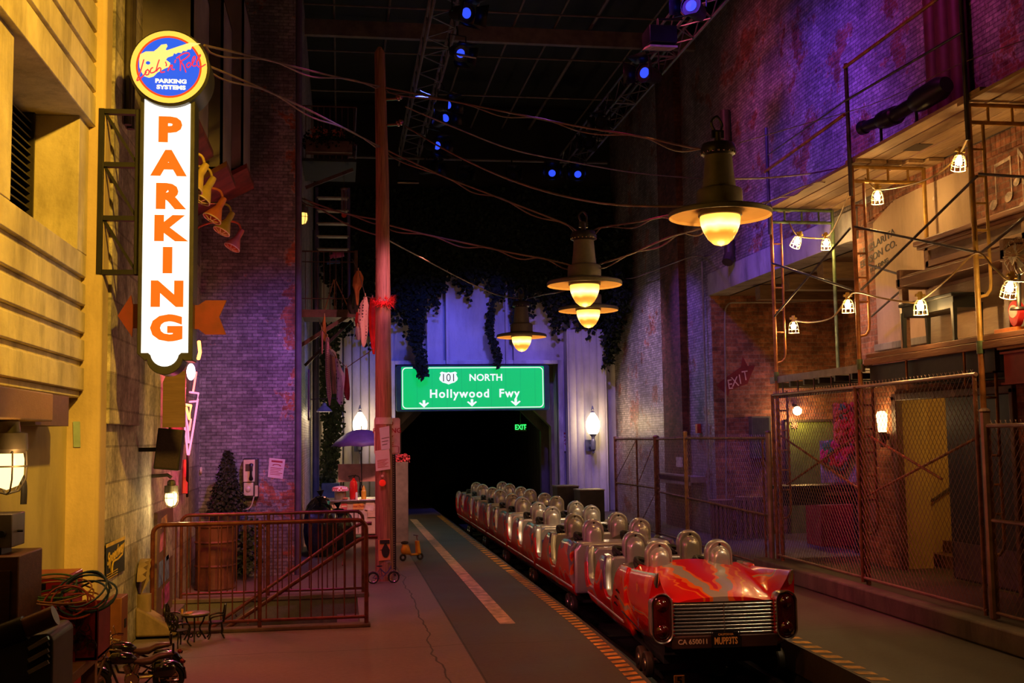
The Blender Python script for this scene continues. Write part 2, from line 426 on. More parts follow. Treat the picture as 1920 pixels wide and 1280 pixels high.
sl.box(-2.55, -2.53, 7.2, 9.05, 3.42, 4.5)
sl.build('louvre', mat('dark_bronze', (.05,.04,.03), .45, .6), wn, shift=wn.location)
ja = MB(); ja.box(-2.6, -2.42, 7.25, 7.88, 3.42, 4.5); ja.build('jamb', CREAM, wn, shift=wn.location)
pl = MB(); pl.box(-2.6, -1.925, 9.38, 9.66, 0, 9.5)
struct('trim_6', pl, plaster('tan_stucco', (.62,.47,.29), (.48,.36,.22), .8, .8, .35, .3), bevel=.03)
rw = MB(); rw.box(-2.7, -2.18, -1, 9.40, 0, 2.27); rw.box(-2.7, -2.05, -1, -.6, 0, 2.27)
struct('wall_left_recess', rw, plaster('olive_stucco', (.50,.42,.22), (.38,.32,.17), .85, .9, .2, .2), smooth=0)
BLOCK = brick('block_wall', (.42,.37,.32), (.52,.46,.40), (.16,.13,.11), .62, .31, .011, rough=.85, bstr=.5)
bw = MB(); bw.box(-2.5, XL, 9.64, YB+.05, 0, 9.8); struct('wall_left_block', bw, BLOCK, smooth=0)
# slightly prouder band of blocks, and skirting
b2 = MB(); b2.box(XL-.1, XL+.05, 9.62, 11.02, 2.05, 9.8); struct('trim_7', b2, BLOCK, bevel=.01)

# ---------------- brick building on the left with its alley side
PB = brick('painted_brick', (.30,.09,.05), (.42,.14,.08), (.25,.20,.17), .14, .048, .006, paint=(.26,.25,.29), cover=.60, chips=1.3, bstr=.9, corner=True)
AB = brick('alley_brick', (.36,.34,.33), (.48,.45,.43), (.13,.12,.12), .14, .048, .006, rough=.45, bstr=.9)
fb = MB(); fb.box(-2.5, -.64, YB, YB+.4, 0, 9.8); struct('wall_left_brick', fb, PB, smooth=0)
sb = MB(); sb.box(-1.2, -.645, YB+.4, YF, 0, 9.8); struct('wall_left_alley', sb, AB, smooth=0)
cp = MB(); cp.tube([(-.59, YB+.06, 0), (-.59, YB+.06, 9.0)], .045, 10); tag(cp.build('drainpipe', mat('pipe_paint', (.10,.09,.14), .5)), 'tall thin drainpipe running up the corner of the brick building', 'pipe')

# ---------------- right wall: brick, pilasters, concrete beam over the recess, doorway
RB = brick('right_brick', (.20,.06,.04), (.32,.11,.08), (.34,.28,.26), .15, .052, .008, paint=(.36,.31,.32), cover=.56, chips=1.0, bstr=.9, rough=.48)
DB = brick('dark_brick', (.30,.10,.05), (.42,.16,.08), (.34,.25,.18), .215, .075, .010, bstr=.7)
XW = XR+.4
r1 = MB()
r1.box(XR, XW, YR, YF+.3, 0, 9.8)
r1.box(XR, XW, 13.95, YR, 4.92, 9.8)
r1.box(XR, XW, -2, 13.95, 4.92, 9.8)
struct('wall_right', r1, RB, smooth=0)
r2 = MB(); r2.box(XR-.14, XR+.01, 21.5, 22.8, 0, 9.8); struct('trim_8', r2, brick('pilaster_brick', (.12,.028,.025), (.17,.05,.04), (.10,.06,.06), .15, .052, .007), smooth=0)
r3 = MB(); r3.box(XR-.03, XW, 13.9, YR+.04, 4.50, 4.92)
struct('trim_9', r3, plaster('beam_concrete', (.40,.38,.38), (.28,.26,.27), .7), bevel=.01)
r4 = MB()
r4.box(XR, XW, 13.12, 13.95, .1, 4.92); r4.box(XR, XW, 10.55, 13.12, 2.33, 4.92); r4.box(XR, XW, -2, 10.55, .1, 4.92)
struct('wall_right_lower', r4, DB, smooth=0)
rr = MB(); rr.box(XR+.005, 9.9, YR-.03, YR+.3, 0, 4.6); rr.box(9.6, 9.9, 13.9, YR, 0, 4.6); rr.box(XW, 9.9, 13.6, 13.95, 0, 4.6)
struct('wall_back_recess', rr, DB, smooth=0)
rc = MB(); rc.box(XW-.05, 9.7, 13.7, YR+.1, 4.5, 4.62)
for q in (14.6, 15.9, 17.2, 18.5): rc.box(XW, 9.6, q, q+.22, 4.25, 4.5)
struct('ceiling', rc, wood('old_timber', (.24,.15,.08), (.11,.065,.035), (1, 10, 10), world=True), smooth=0)
# lobby behind the doorway
LB = plaster('lobby_plaster', (.66,.46,.16), (.54,.37,.13), .8, .7, .15, .2)
lb = MB(); lb.box(XW, 9.4, 13.5, 13.6, .1, 2.6); lb.box(XW, 9.4, 10.2, 10.3, .1, 2.6); lb.box(9.3, 9.4, 10.3, 13.5, .1, 2.6); lb.box(7.0, XW+.02, 13.09, 13.125, .17, 2.3); lb.box(XW, 9.4, 10.2, 13.6, 2.55, 2.65)

struct('wall_right_lobby', lb, LB, smooth=0)
ls = MB()
for k in range(4): ls.box(7.52+.22*k, 9.3, 12.9, 13.5, .17+.15*k, .17+.15*(k+1))
struct('trim_10', ls, wood('stair_wood', (.30,.16,.07), (.20,.10,.04)), smooth=0)
hr = MB(); hr.tube([(7.45, 13.42, .98), (7.6, 13.42, 1.0), (8.6, 13.42, 1.6)], .022, 8); hr.tube([(7.55, 13.42, .97), (7.55, 13.5, .97)], .012, 6)
tag(hr.build('handrail', mat('dark_rail', (.08,.05,.03), .4)), 'dark handrail on the yellow lobby wall seen through the open doorway', 'handrail')

# ---------------- freeway facade at the far end
FC = plaster('facade_concrete', (.60,.58,.60), (.44,.42,.46), .7, .9, .3, .28)
OX0, OX1, OZ = 1.34, 5.44, 3.70
fa = MB()
fa.box(-2, OX0, YF, YF+.5, 0, 6.5); fa.box(OX1, 7.4, YF, YF+.5, 0, 6.5); fa.box(OX0, OX1, YF, YF+.5, OZ, 6.5)
struct('wall_front', fa, FC, smooth=0)
fu = MB(); fu.box(-2, 7.4, YF, YF+.5, 6.5, 10.3); struct('wall_front_upper', fu, BLACK, smooth=0)  # black colour stands in for the dark above the lit facade
fd = MB()
# raised and fluted members (x0, x1, z0, z1, proud)
for x0, x1, z0, z1, d in ((2.13, 2.52, OZ, 7, .22), (2.60, 2.66, OZ, 7, .30), (2.68, 4.10, OZ, 7, .10), (4.10, 4.16, OZ, 7, .24), (4.30, 4.36, OZ, 7, .24),
                          (.72, .98, 0, 6.2, .25), (.98, 1.30, 0, 7, .06), (5.62, 6.62, 0, 4.55, .42), (-.45, .05, 0, 7, .12)):
    fd.box(x0, x1, YF-d, YF+.02, z0, z1)
def fluted(mb, x0, x1, z0, z1, d, n):
    w_ = (x1-x0)/n
    for i in range(n):
        cx = x0+w_*(i+.5)
        mb.prism([(cx+w_*.5*cos(radians(a)), 0) if False else (cx+w_*.46*cos(radians(a)), 0+.14*w_*sin(radians(a))) for a in range(0, 361, 30)][:12], 0, 1,
                 Matrix(((1,0,0,0),(0,0,-1,YF-d),(0,1,0,z0),(0,0,0,1))) @ S(1, z1-z0, 1))
fluted(fd, .08, .70, 0, 6.0, .12, 3)
fluted(fd, 5.64, 6.60, 0, 4.50, .42, 5)
struct('trim_11', fd, FC, smooth=40)
fr = MB()
fr.box(OX0-.10, OX0, YF-.16, YF+.1, 0, OZ+.10); fr.box(OX1, OX1+.12, YF-.16, YF+.1, 0, OZ+.10); fr.box(OX0, OX1, YF-.16, YF+.1, OZ, OZ+.10)
struct('trim_12', fr, plaster('trim_concrete', (.70,.68,.66), (.5,.48,.5), .6), bevel=.01)
# tunnel bore with chamfered portal
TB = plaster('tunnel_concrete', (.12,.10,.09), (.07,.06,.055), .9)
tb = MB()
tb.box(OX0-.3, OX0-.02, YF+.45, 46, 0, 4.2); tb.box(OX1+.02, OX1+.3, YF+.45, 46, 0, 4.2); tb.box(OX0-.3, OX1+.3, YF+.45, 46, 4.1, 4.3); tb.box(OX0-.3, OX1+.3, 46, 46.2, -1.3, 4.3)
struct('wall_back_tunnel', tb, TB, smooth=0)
def portal(d0, d1, ins, zt, ch):
    x0, x1 = OX0+ins, OX1-ins
    o = MB()
    o.prism([(OX0-.05, 0), (x0, 0), (x0, zt-ch), (OX0-.05, zt-ch)], d0, d1); o.prism([(x1, 0), (OX1+.05, 0), (OX1+.05, zt-ch), (x1, zt-ch)], d0, d1)
    o.prism([(OX0-.05, zt-ch), (x0, zt-ch), (x0+ch, zt), (x0+ch, 4.1), (OX0-.05, 4.1)], d0, d1)
    o.prism([(x1, zt-ch), (OX1+.05, zt-ch), (OX1+.05, 4.1), (x1-ch, 4.1), (x1-ch, zt)], d0, d1)
    o.prism([(x0+ch, zt), (x1-ch, zt), (x1-ch, 4.1), (x0+ch, 4.1)], d0, d1); return o
struct('trim_13', portal(YF+.5, YF+.8, .08, 2.75, .62), plaster('portal_concrete', (.30,.25,.20), (.18,.14,.11), .7), smooth=0)
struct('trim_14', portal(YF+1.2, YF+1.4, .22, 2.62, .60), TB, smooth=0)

# ---------------- ceiling void: black deck, battens, roof beams
ce = MB(); ce.box(-3, 12.5, -2, 46.2, 10.3, 10.5); struct('ceiling', ce, BLACK, smooth=0)
bk = MB(); bk.box(-3, 12.5, -2.2, -2, -1.3, 10.4); struct('wall_back', bk, BLACK, smooth=0)
for nm, x in (('wall_left_outer', -3.1), ('wall_right_outer', 12.4)):
    o_ = MB(); o_.box(x, x+.1, -2, 46, -1.3, 10.4); struct(nm, o_, BLACK, smooth=0)
BAT = mat('roof_steel', (.20,.15,.13), .55, .3, bmp=0)
bt = MB()
for x in (-1.2, -.1, .9, 2.5, 3.3, 4.1, 4.8, 5.9, 6.6): bt.tube([(x, 6, 9.75), (x, 27.4, 9.75)], .022 if x != 4.8 else .035, 6)
for q in (12, 13.6, 15.4, 17.4, 19.6, 22, 24.6): bt.tube([(-1.9, q, 9.7), (6.9, q, 9.7)], .018, 6)
bt.box(-1.9, 6.9, 20.3, 20.42, 9.4, 9.7)
struct('trim_15', bt, BAT, smooth=0)

# ================================================================ LEFT SIDE THINGS
def quad(p, name, m, parent=None, thick=.004, nrm=(0,-1,0), shift=None, M=None):
    n = Vector(nrm)*thick; p = [Vector(q) for q in p]
    mb = MB(M); mb.add(p+[q+n for q in p], [(3,2,1,0),(4,5,6,7),(0,1,5,4),(1,2,6,5),(2,3,7,6),(3,0,4,7)])
    return mb.build(name, m, parent, smooth=0, shift=shift)
IRON = mat('black_iron', (.018,.016,.015), .45, .5)
# ---- the tall lit PARKING sign
SY = 9.32; KS = SY/9.0       # KS: sizes measured at 9 m, set at the sign's real distance
pk = thing('parking_sign', 'tall lit white vertical sign with orange letters reading PARKING under a round logo', 'sign', (-1.37, SY, 2.35))
sx0, sx1 = -1.58*KS, -1.155*KS; zc = 1.9+.66*KS; zt0 = 1.9+2.82*KS
prof = [(sx0, zc+.03), (sx0, zt0), (sx1, zt0), (sx1, zc+.03), (sx1, zc-.03), (sx1-.065, zc-.03)] + arc((sx0+sx1)/2, zc-.0, .145, -8, -172, 12)[0:] + [(sx0+.065, zc-.03)]
mb = MB(); mb.prism(prof, SY, SY+.27); mb.build('sign_box', mat('olive_black_metal', (.045,.045,.035), .4, .3), pk, shift=pk.location, bevel=.008)
fx0, fx1 = sx0+.035, sx1-.035
faces_ = [(fx0, zc+.035), (fx0, zt0-.02), (fx1, zt0-.02), (fx1, zc+.035), (fx1-.055, zc+.035)] + arc((sx0+sx1)/2, zc+.035, .112, -10, -170, 12) + [(fx0+.055, zc+.035)]
mb = MB(); mb.prism(faces_, SY-.006, SY-.001); mb.build('lit_face', emit('lit_white', (1.0,.93,.80), 1.7), pk, smooth=0, shift=pk.location)
LET = emit('lit_orange', (.95,.15,.008), 1.0)
for ch, py in zip('PARKING', (245, 308, 370, 430, 490, 553, 617)):
    p = P(317 - (py-245)*.012, py, Y=SY-.012)
    mb = MB(); mb.text(ch, .262*KS, TV(p) @ FS, off=.062, ext=.003, sx=1.26); mb.build('letter_'+ch.lower(), LET, pk, smooth=0, shift=pk.location)
# round logo head
cx, cz, R0 = P(318, 128, Y=SY-.05).x, P(318, 128, Y=SY-.05).z, .315*KS
mb = MB(); mb.lathe([(R0-.03, -.02), (R0, 0), (R0, .36), (R0-.03, .38)], n=48, M=T(cx, SY+.30, cz) @ RX(90))
mb.build('round_head', mat('olive_black_metal', (.045,.045,.035), .4, .3), pk, shift=pk.location)
DM = lambda d: T(cx, SY-.08-d, cz) @ RX(90)
def disc(r0, r1, d, name, m):
    mb = MB(); n = 48
    vs = []; fs = []
    for k in range(n):
        q = 2*pi*k/n; vs += [(r1*cos(q), r1*sin(q), 0), (r0*cos(q), r0*sin(q), 0)]
    for k in range(n): j = (k+1) % n; fs.append((2*k, 2*j, 2*j+1, 2*k+1))
    mb.add(vs, fs, DM(d)); return mb.build(name, m, pk, smooth=0, shift=pk.location)
disc(.246*KS, .296*KS, .006, 'yellow_ring', emit('lit_yellow', (1.0,.60,.08), 1.15))
disc(.238*KS, .254*KS, .008, 'red_ring', emit('lit_red', (.85,.06,.01), 1.0))
disc(.0001, .245*KS, .006, 'blue_disc', emit('lit_blue', (.004,.10,.85), 1.0))
u = lambda x, y: ((x-617)/1351*190/225*KS, -(y-620)/1351*190/225*KS)   # logo sketch -> metres
gp = [(250,540),(262,470),(330,432),(430,425),(475,385),(520,335),(585,322),(598,350),(575,395),(590,405),(880,290),(1010,300),(900,345),(885,385),(850,385),(830,410),(790,405),(770,435),(730,430),(700,452),(680,440),(665,475),(600,500),(580,530),(635,570),(625,620),(560,650),(480,700),(430,755),(375,775),(310,755),(280,700),(255,640)]
mb = MB(); mb.add([(*u(*q), 0) for q in gp], [tuple(range(len(gp)))[::-1]], DM(.010)); mb.build('guitar_emblem', emit('lit_cream', (1.0,.74,.22), 1.1), pk, smooth=0, shift=pk.location)
mb = MB(); mb.add([(*(Vector((*u(360,580),0)) + Vector((.018*cos(a*pi/6), .015*sin(a*pi/6), 0))), )[:3] for a in range(12)], [tuple(range(12))], DM(.0105)); mb.build('emblem_hole', emit('lit_blue', (.004,.10,.85), 1.0), pk, smooth=0, shift=pk.location)
def strokes(paths, r, name, m, d):
    mb = MB()
    for pth in paths: mb.tube(curve([(*u(*q), 0) for q in pth], 4), r, 6, M=DM(d))
    return mb.build(name, m, pk, smooth=60, shift=pk.location)
strokes([[(310,540),(270,700),(228,820),(290,770),(345,700)], [(365,665),(330,700),(340,740),(370,730),(375,685),(350,672)], [(425,640),(398,660),(395,710),(440,700),(465,670)],
         [(500,535),(480,600),(462,690),(495,645),(520,650),(520,700),(570,690)], [(575,560),(590,600),(580,615)], [(640,600),(620,640),(605,680),(630,625),(660,600),(655,655),(690,655)], [(700,530),(690,570)],
         [(740,490),(760,560),(760,670)], [(710,510),(780,455),(850,432),(870,460),(820,510),(770,550),(800,600),(830,690)],
         [(865,560),(838,590),(850,625),(885,600),(880,562),(865,560)], [(900,590),(935,520),(940,475),(915,500),(905,570),(925,605),(960,590)],
         [(955,560),(1005,470),(1000,455),(965,540),(975,600),(1010,615),(1075,572)]], .0052, 'script_lettering', emit('lit_crimson', (.90,.03,.05), 1.2), .016)
mb = MB()
mb.text('PARKING', .046, DM(.012) @ T(*u(645,812), 0), off=.05, ext=.002, sx=1.3); mb.text('SYSTEMS', .046, DM(.012) @ T(*u(648,892), 0), off=.05, ext=.002, sx=1.3)
mb.build('small_lettering', emit('lit_white_small', (1,.95,.8), 1.1), pk, smooth=0, shift=pk.location)
# bracket between the sign and the wall
br = thing('sign_bracket', 'black welded steel bracket holding the lit parking sign off the tan pilaster', 'bracket', (-1.74, SY+.1, 3.2))
z0, z1 = P(186, 512, Y=SY).z, P(186, 199, Y=SY).z
BX0, BX1 = -1.955, -1.66
for xx in (BX0, BX1):
    mb = MB(); mb.box(xx-.02, xx+.025, SY+.05, SY+.13, z0, z1); mb.build('upright', IRON, br, shift=br.location, bevel=.003)
hh = [z0+.02+(z1-z0-.04)*k/3 for k in range(4)]
for h in hh:
    mb = MB(); mb.box(BX0, BX1+.04, SY+.06, SY+.12, h-.02, h+.02); mb.build('crossbar', IRON, br, shift=br.location)
for k in range(3):
    mb = MB(); mb.tube([(BX0+.02, SY+.09, hh[k+1]), (BX1, SY+.09, hh[k])], .016, 4); mb.build('diagonal', IRON, br, shift=br.location)
# red arrow running behind the sign
def poly_px(pts, Y): return [(P(*q, Y=Y).x, P(*q, Y=Y).z) for q in pts]
ar = thing('arrow_sign', 'dull red metal arrow pointing left, fixed behind the lit parking sign', 'sign', (-1.35, SY+.14, 2.9))
mb = MB(); mb.prism(poly_px([(221,592),(246,553),(249,570),(300,570),(300,616),(249,615),(248,632)], SY+.14), SY+.13, SY+.16); mb.build('arrow_head', mat('arrow_red', (.15,.011,.005), .55), ar, smooth=0, shift=ar.location)
mb = MB(); mb.prism(poly_px([(330,572),(372,572),(386,563),(425,563),(411,594),(424,627),(385,627),(372,617),(330,617)], SY+.14), SY+.13, SY+.16); mb.build('arrow_tail', mat('arrow_red', (.15,.011,.005), .55), ar, smooth=0, shift=ar.location)

# ---- old pipes high on the left wall
pp = MB()
for q in (10.0, 10.14): pp.tube([(-1.86, q, 4.7), (-1.86, q, 9.3)], .035, 8)
tag(pp.build('wall_pipes', mat('dark_pipe', (.05,.035,.03), .5)), 'pair of dark vertical pipes on the block wall behind the round logo', 'pipe')
wh = MB(); wh.prism([(0,0),(0,.35),(.06,.35),(.10,.1),(.30,.02),(.30,0)], -.02, .02, T(-1.95, 11.2, 5.55)); tag(wh.build('cable_bracket', mat('rust', (.16,.06,.03), .7), smooth=0), 'small rusty bracket high on the block wall above the round logo', 'bracket')

# ---- industrial jar lights
GLASSY = emit('hot_bulb', (1.0,.70,.30), 22)
def jar_light(loc, label, rz=0, s=1.0, hot=None, group=None, col=(.10,.085,.065)):
    t = thing('bulkhead_light', label, 'lamp', loc, rz, group)
    m = mat('lamp_cast_metal', col, .45, .5)
    mb = MB(S(s,s,s)); mb.lathe([(.0,.17),(.03,.17),(.05,.15),(.055,.10),(.085,.095),(.09,.02),(.08,0),(.0,0)], n=20); mb.build('housing', m, t)
    mb = MB(S(s,s,s)); mb.lathe([(.068,0),(.074,-.03),(.072,-.10),(.05,-.15),(.0,-.17)], n=20); mb.build('glass_jar', hot or emit('warm_glass', (1.0,.62,.20), 7), t)
    for k in range(6):
        a = k*pi/3; mb = MB(S(s,s,s)); mb.tube([(cos(a)*r, sin(a)*r, z) for r, z in ((.084,.01),(.088,-.05),(.084,-.12),(.055,-.175),(.0,-.19))], .0045, 5); mb.build('guard_wire', m, t)
    mb = MB(S(s,s,s)); mb.tube([(cos(k*pi/12)*.088, sin(k*pi/12)*.088, -.06) for k in range(24)], .0045, 5, closed=True); mb.build('guard_ring', m, t)
    return t
p = P(14, 850, Y=6.9); j = jar_light((p.x, p.y, p.z), 'large dark caged wall light glowing at the left edge under the grooved wall', s=1.25, hot=emit('amber_glass', (1.0,.60,.20), 3.4))
mb = MB(); mb.tube([(0,0,.24),(0,0,.34),(-.14,0,.40),(-.24,0,.38)], .028, 10); mb.build('arm', mat('lamp_cast_metal', (.10,.085,.065), .45, .5), j)
point('jar_glow', (p.x+.17, p.y-.15, p.z-.06), WARM, 5, .05)
hs = MB(); hs.tube(curve([P(-40, 845, Y=7.0), P(5, 866, Y=7.0), P(30, 880, Y=7.0), P(44, 905, Y=7.0), P(44, 945, Y=7.0)]), .019, 10)
tag(hs.build('rubber_hose', mat('black_rubber', (.02,.018,.016), .5)), 'black rubber hose curving down in front of the large caged light', 'hose')
p = P(321, 935, X=-1.75); j = jar_light((p.x, p.y, p.z+.06), 'small bright caged jar light on the block wall above the stair railing', s=.82)
mb = MB(); mb.tube([(0,0,.16),(-.04,0,.19),(-.20,0,.18)], .02, 8); mb.build('arm', mat('lamp_cast_metal', (.10,.085,.065), .45, .5), j)
point('jar_glow_2', (p.x+.12, p.y-.1, p.z), (1,.74,.30), 9, .04)
p = P(567, 412, Y=16.9); j = jar_light((p.x, p.y, p.z+.1), 'small yellow caged light high on the corner of the brick building', s=1.0, hot=emit('warm_glass_dim', (1.0,.50,.10), 2.4), col=(.35,.24,.08))
mb = MB(); mb.tube([(0,0,.16),(-.03,0,.2),(-.14,0,.19)], .02, 8); mb.build('arm', mat('lamp_cast_metal', (.10,.085,.065), .45, .5), j)

# ---- gooseneck sign lamps in a row along the block wall
def gooseneck(loc, label, col, rz):
    t = thing('gooseneck_lamp', label, 'lamp', loc, rz, 'gooseneck lamps along the block wall')
    m = mat('gooseneck_%d' % int(col[1]*100), col, .45, .1)
    mb = MB(); mb.tube(curve([(-.62,0,.02), (-.60,0,.20), (-.44,0,.30), (-.20,0,.34), (-.04,0,.31), (0,0,.20)], 6), .014, 8); mb.build('arm', m, t)
    A = T(0,0,.2) @ RX(-14) @ RY(26) @ S(.92,.92,.92)
    mb = MB(A); mb.lathe([(.0,.03),(.035,.03),(.042,-.02),(.042,-.10),(.05,-.12),(.115,-.26),(.120,-.28),(.108,-.275),(.045,-.13),(.0,-.12)], n=20); mb.build('shade', m, t)
    mb = MB(A)
    for k in range(8):
        a = k*pi/4; mb.tube([(cos(a)*.115, sin(a)*.115, -.28), (cos(a)*.03, sin(a)*.03, -.31)], .005, 5)
    mb.tube([(cos(k*pi/10)*.115, sin(k*pi/10)*.115, -.28) for k in range(20)], .008, 6, closed=True)
    mb.tube([(cos(k*pi/5)*.035, sin(k*pi/5)*.035, -.31) for k in range(10)], .006, 5, closed=True)
    mb.build('wire_guard', mat('guard_cream', (.75,.62,.40), .4), t)
    mb = MB(A); mb.ball((0,0,-.17), .038); mb.build('bulb', mat('opal_bulb', (.8,.7,.5), .2), t)
    return t
YG, OG_LIT = (.62,.42,.10), (.70,.18,.08)  # the second colour has orange light put into the lamp paint
for (px, py, xx, col, lab) in ((384, 350, -1.30, YG, 'nearest yellow gooseneck lamp, half hidden behind the parking sign'), (398, 372, -1.32, YG, 'second yellow gooseneck lamp just right of the parking sign'),
        (418, 408, -1.30, OG_LIT, 'orange-lit gooseneck lamp in the middle of the row on the block wall'), (434, 432, -1.32, YG, 'fourth gooseneck lamp of the row, pale guard facing down'), (452, 462, -1.30, OG_LIT, 'farthest and lowest gooseneck lamp of the row, in front of the brick building')):
    p = P(px, py, X=xx); gooseneck((p.x, p.y, p.z), lab, col, 0)
# ---- sheet-metal hoods above them
HM = mat('hood_metal', (.30,.25,.26), .55, .1, scale=2); HR = mat('hood_red', (.20,.045,.03), .6, var=.6, scale=3)
for (y0, y1, x1, z0_, z1_, lab) in ((10.9, 12.2, -1.42, 5.0, 6.7, 'nearest sheet-metal window hood on the block wall with a rusty red lip'), (12.5, 13.5, -1.30, 4.95, 6.9, 'middle sheet-metal window hood on the block wall'), (14.2, 15.3, -1.22, 5.35, 7.6, 'farthest sheet-metal window hood beside the brick building')):
    t = thing('window_hood', lab, 'hood', (-1.95, (y0+y1)/2, z0_), 0, None)
    mb = MB(); mb.box(-1.95, x1, y0, y0+.03, z0_, z1_); mb.box(-1.95, x1, y1-.03, y1, z0_, z1_); mb.box(x1-.03, x1, y0, y1, z0_, z1_); mb.box(-1.95, x1, y0, y1, z1_-.03, z1_)
    mb.build('hood_shell', HM, t, smooth=0, shift=t.location)
    mb = MB(); mb.add([(-1.95,y0,z0_-.42),(x1+.05,y0-.04,z0_),(x1+.05,y1+.04,z0_),(-1.95,y1,z0_-.42),(-1.95,y0,z0_-.36),(x1+.05,y0-.04,z0_+.06),(x1+.05,y1+.04,z0_+.06),(-1.95,y1,z0_-.36)],
                      [(0,1,2,3),(7,6,5,4),(0,4,5,1),(1,5,6,2),(2,6,7,3),(3,7,4,0)]); mb.build('sloping_lip', HR, t, smooth=0, shift=t.location)

# ---- board, speaker, neon guitar
bd = MB(); bd.prism([(0,0),(.24,0),(.24,.62),(.05,.62),(0,.5)], 0, .05, T(-1.93, 12.6, 2.05)); tag(bd.build('backing_board', wood('brown_board', (.32,.18,.07), (.20,.11,.04)), smooth=0), 'brown board on the block wall above the tilted black speaker', 'board')
sp = thing('speaker', 'black speaker cabinet tilted down from the block wall beside the neon sign', 'speaker', tuple(P(318, 842, X=-1.66)))
mb = MB(T(0,0,0) @ RX(0) @ RY(6)); mb.box(-.12,.12,-.09,.09,-.20,.20); mb.build('cabinet', mat('speaker_black', (.02,.015,.018), .6), sp, bevel=.01)
mb = MB(RY(6)); mb.box(-.105,.105,-.096,-.09,-.18,.18); mb.build('grille', mat('speaker_cloth', (.035,.018,.03), .8, scale=60), sp, smooth=0)
mb = MB(); mb.box(-.3,-.1,-.02,.02,-.02,.02); mb.build('bracket', IRON, sp)
ng = thing('neon_guitar', 'pink and red neon guitar sign glowing on the block wall', 'neon sign', (-1.9, 13.6, 1.9))
NR = emit('neon_red', (1.0,.10,.09), 5.5); NPK = emit('neon_pink', (1.0,.24,.42), 1.8); NO = emit('neon_orange', (1.0,.20,.04), 9); NW = emit('neon_white', (.72,.85,1.0), 11)
def neon(name, pts, m, X=-1.74, r=.012):
    mb = MB(); mb.tube([P(*q, X=X) for q in pts], r, 8); mb.build(name, m, ng, shift=ng.location)
neon('neon_tube', [(341,745),(347,800),(352,852)], NPK); neon('neon_tube', [(371,748),(363,800),(354,852)], NPK)
neon('neon_tube', [(345,715),(347,728)], NR); neon('neon_tube', [(368,698),(362,735)], NR); neon('neon_tube', [(344,758),(358,760),(355,785),(349,764)], NO, r=.014)
neon('neon_tube', [(356,735),(372,737),(370,752),(356,753)], NPK); neon('neon_tube', [(373,640),(375,660),(372,672)], NO, r=.022); neon('neon_tube', [(346,768),(352,800),(354,830)], NPK); neon('neon_tube', [(358,786),(355,806)], NR)
mb = MB(); c_ = P(358, 697, X=-1.76); mb.ball(tuple(c_), .10, sc=(.5,.9,1.0)); mb.build('frosted_tubes', NW, ng, shift=ng.location)
mb = MB(); mb.prism([(0,0),(.02,0),(.02,1.6),(0,1.6)], -.0, .9, T(-1.93, 13.2, 1.8)); mb.build('back_panel', mat('neon_panel', (.42,.06,.08), .5), ng, smooth=0, shift=ng.location)
mb = MB(); mb.tube([P(348, 862, X=-1.88), P(346, 925, X=-1.88)], .035, 6); mb.build('lower_tube', mat('red_plastic', (.5,.05,.05), .4), ng, shift=ng.location)
mb = MB(); mb.tube([P(352, 850, X=-1.8), P(351, 930, X=-1.88)], .018, 6); mb.build('stem', IRON, ng, shift=ng.location)
point('neon_glow', (-1.62, 13.4, 2.5), (1.0,.06,.12), 44, .12); point('neon_glow_low', (-1.55, 13.8, 1.6), (1.0,.10,.26), 12, .15)
# small white junction disc on the wall
mb = MB(); c_ = P(376, 882, X=-1.93); mb.lathe([(.05,0),(.05,.02),(0,.03)], M=TV(c_) @ RY(90)); tag(mb.build('wall_button', mat('ivory', (.7,.55,.45), .5)), 'small pale round plate on the block wall near the payphone corner', 'wall plate')

# ---- things low on the block wall
po = thing('wall_poster', 'yellow and black poster with flowing script on the lower block wall', 'poster', tuple(P(216, 1046, X=-1.94)))
A_, B_, C_, D_ = P(198,1018,X=-1.935), P(233,1007,X=-1.935), P(233,1069,X=-1.935), P(198,1084,X=-1.935)
quad([D_, C_, B_, A_], 'sheet', mat('poster_black', (.02,.025,.02), .6), po, nrm=(1,0,0), shift=po.location)
yc = (A_.y+B_.y)/2; zc_ = (A_.z+C_.z)/2; hw = (B_.y-A_.y)/2
mb = MB(); mb.text('Speedway', .135, T(-1.928, yc, zc_+.04) @ FE @ RZ(5), off=.03, shear=.35, ext=.001, sx=1.35); YP = mat('poster_yellow', (.75,.50,.05), .6)
mb.tube(curve([(-1.928, yc-hw*.7, zc_+.02), (-1.928, yc-hw*.4, zc_-.12), (-1.928, yc-hw*.3, zc_-.03), (-1.928, yc+.1, zc_-.02), (-1.928, yc+hw*.7, zc_)], 4), .008, 4)
for k in range(3): mb.box(-1.929, -1.926, yc-hw*.9, yc+hw*(.2), zc_-.11-.02*k, zc_-.104-.02*k)
mb.box(-1.93, -1.927, A_.y, B_.y, zc_+.12, zc_+.15); mb.build('lettering', YP, po, smooth=0, shift=po.location)
bx = thing('hose_cabinet', 'narrow red-brown metal box standing against the lower block wall', 'cabinet', tuple(P(219, 1225, X=-1.88)))
c0 = P(219, 1118, X=-1.88); hgt = c0.z-bx.location.z
mb = MB(); mb.box(-.06,.06,-.14,.14,-.02,hgt); mb.build('body', mat('red_brown_metal', (.22,.07,.03), .5), bx, bevel=.008)
mb = MB(); mb.box(.058,.066,-.02,.05,hgt*.45,hgt*.6); mb.build('slot', IRON, bx, smooth=0)
ds = thing('downspout', 'plaster downspout with fluted shell head and splayed foot on the block wall', 'downspout', tuple(P(262, 1190, X=-1.93)))
top = P(258, 1050, X=-1.9).z-ds.location.z
SHM = plaster('spout_plaster', (.34,.24,.15), (.24,.16,.10), .8)
mb = MB()
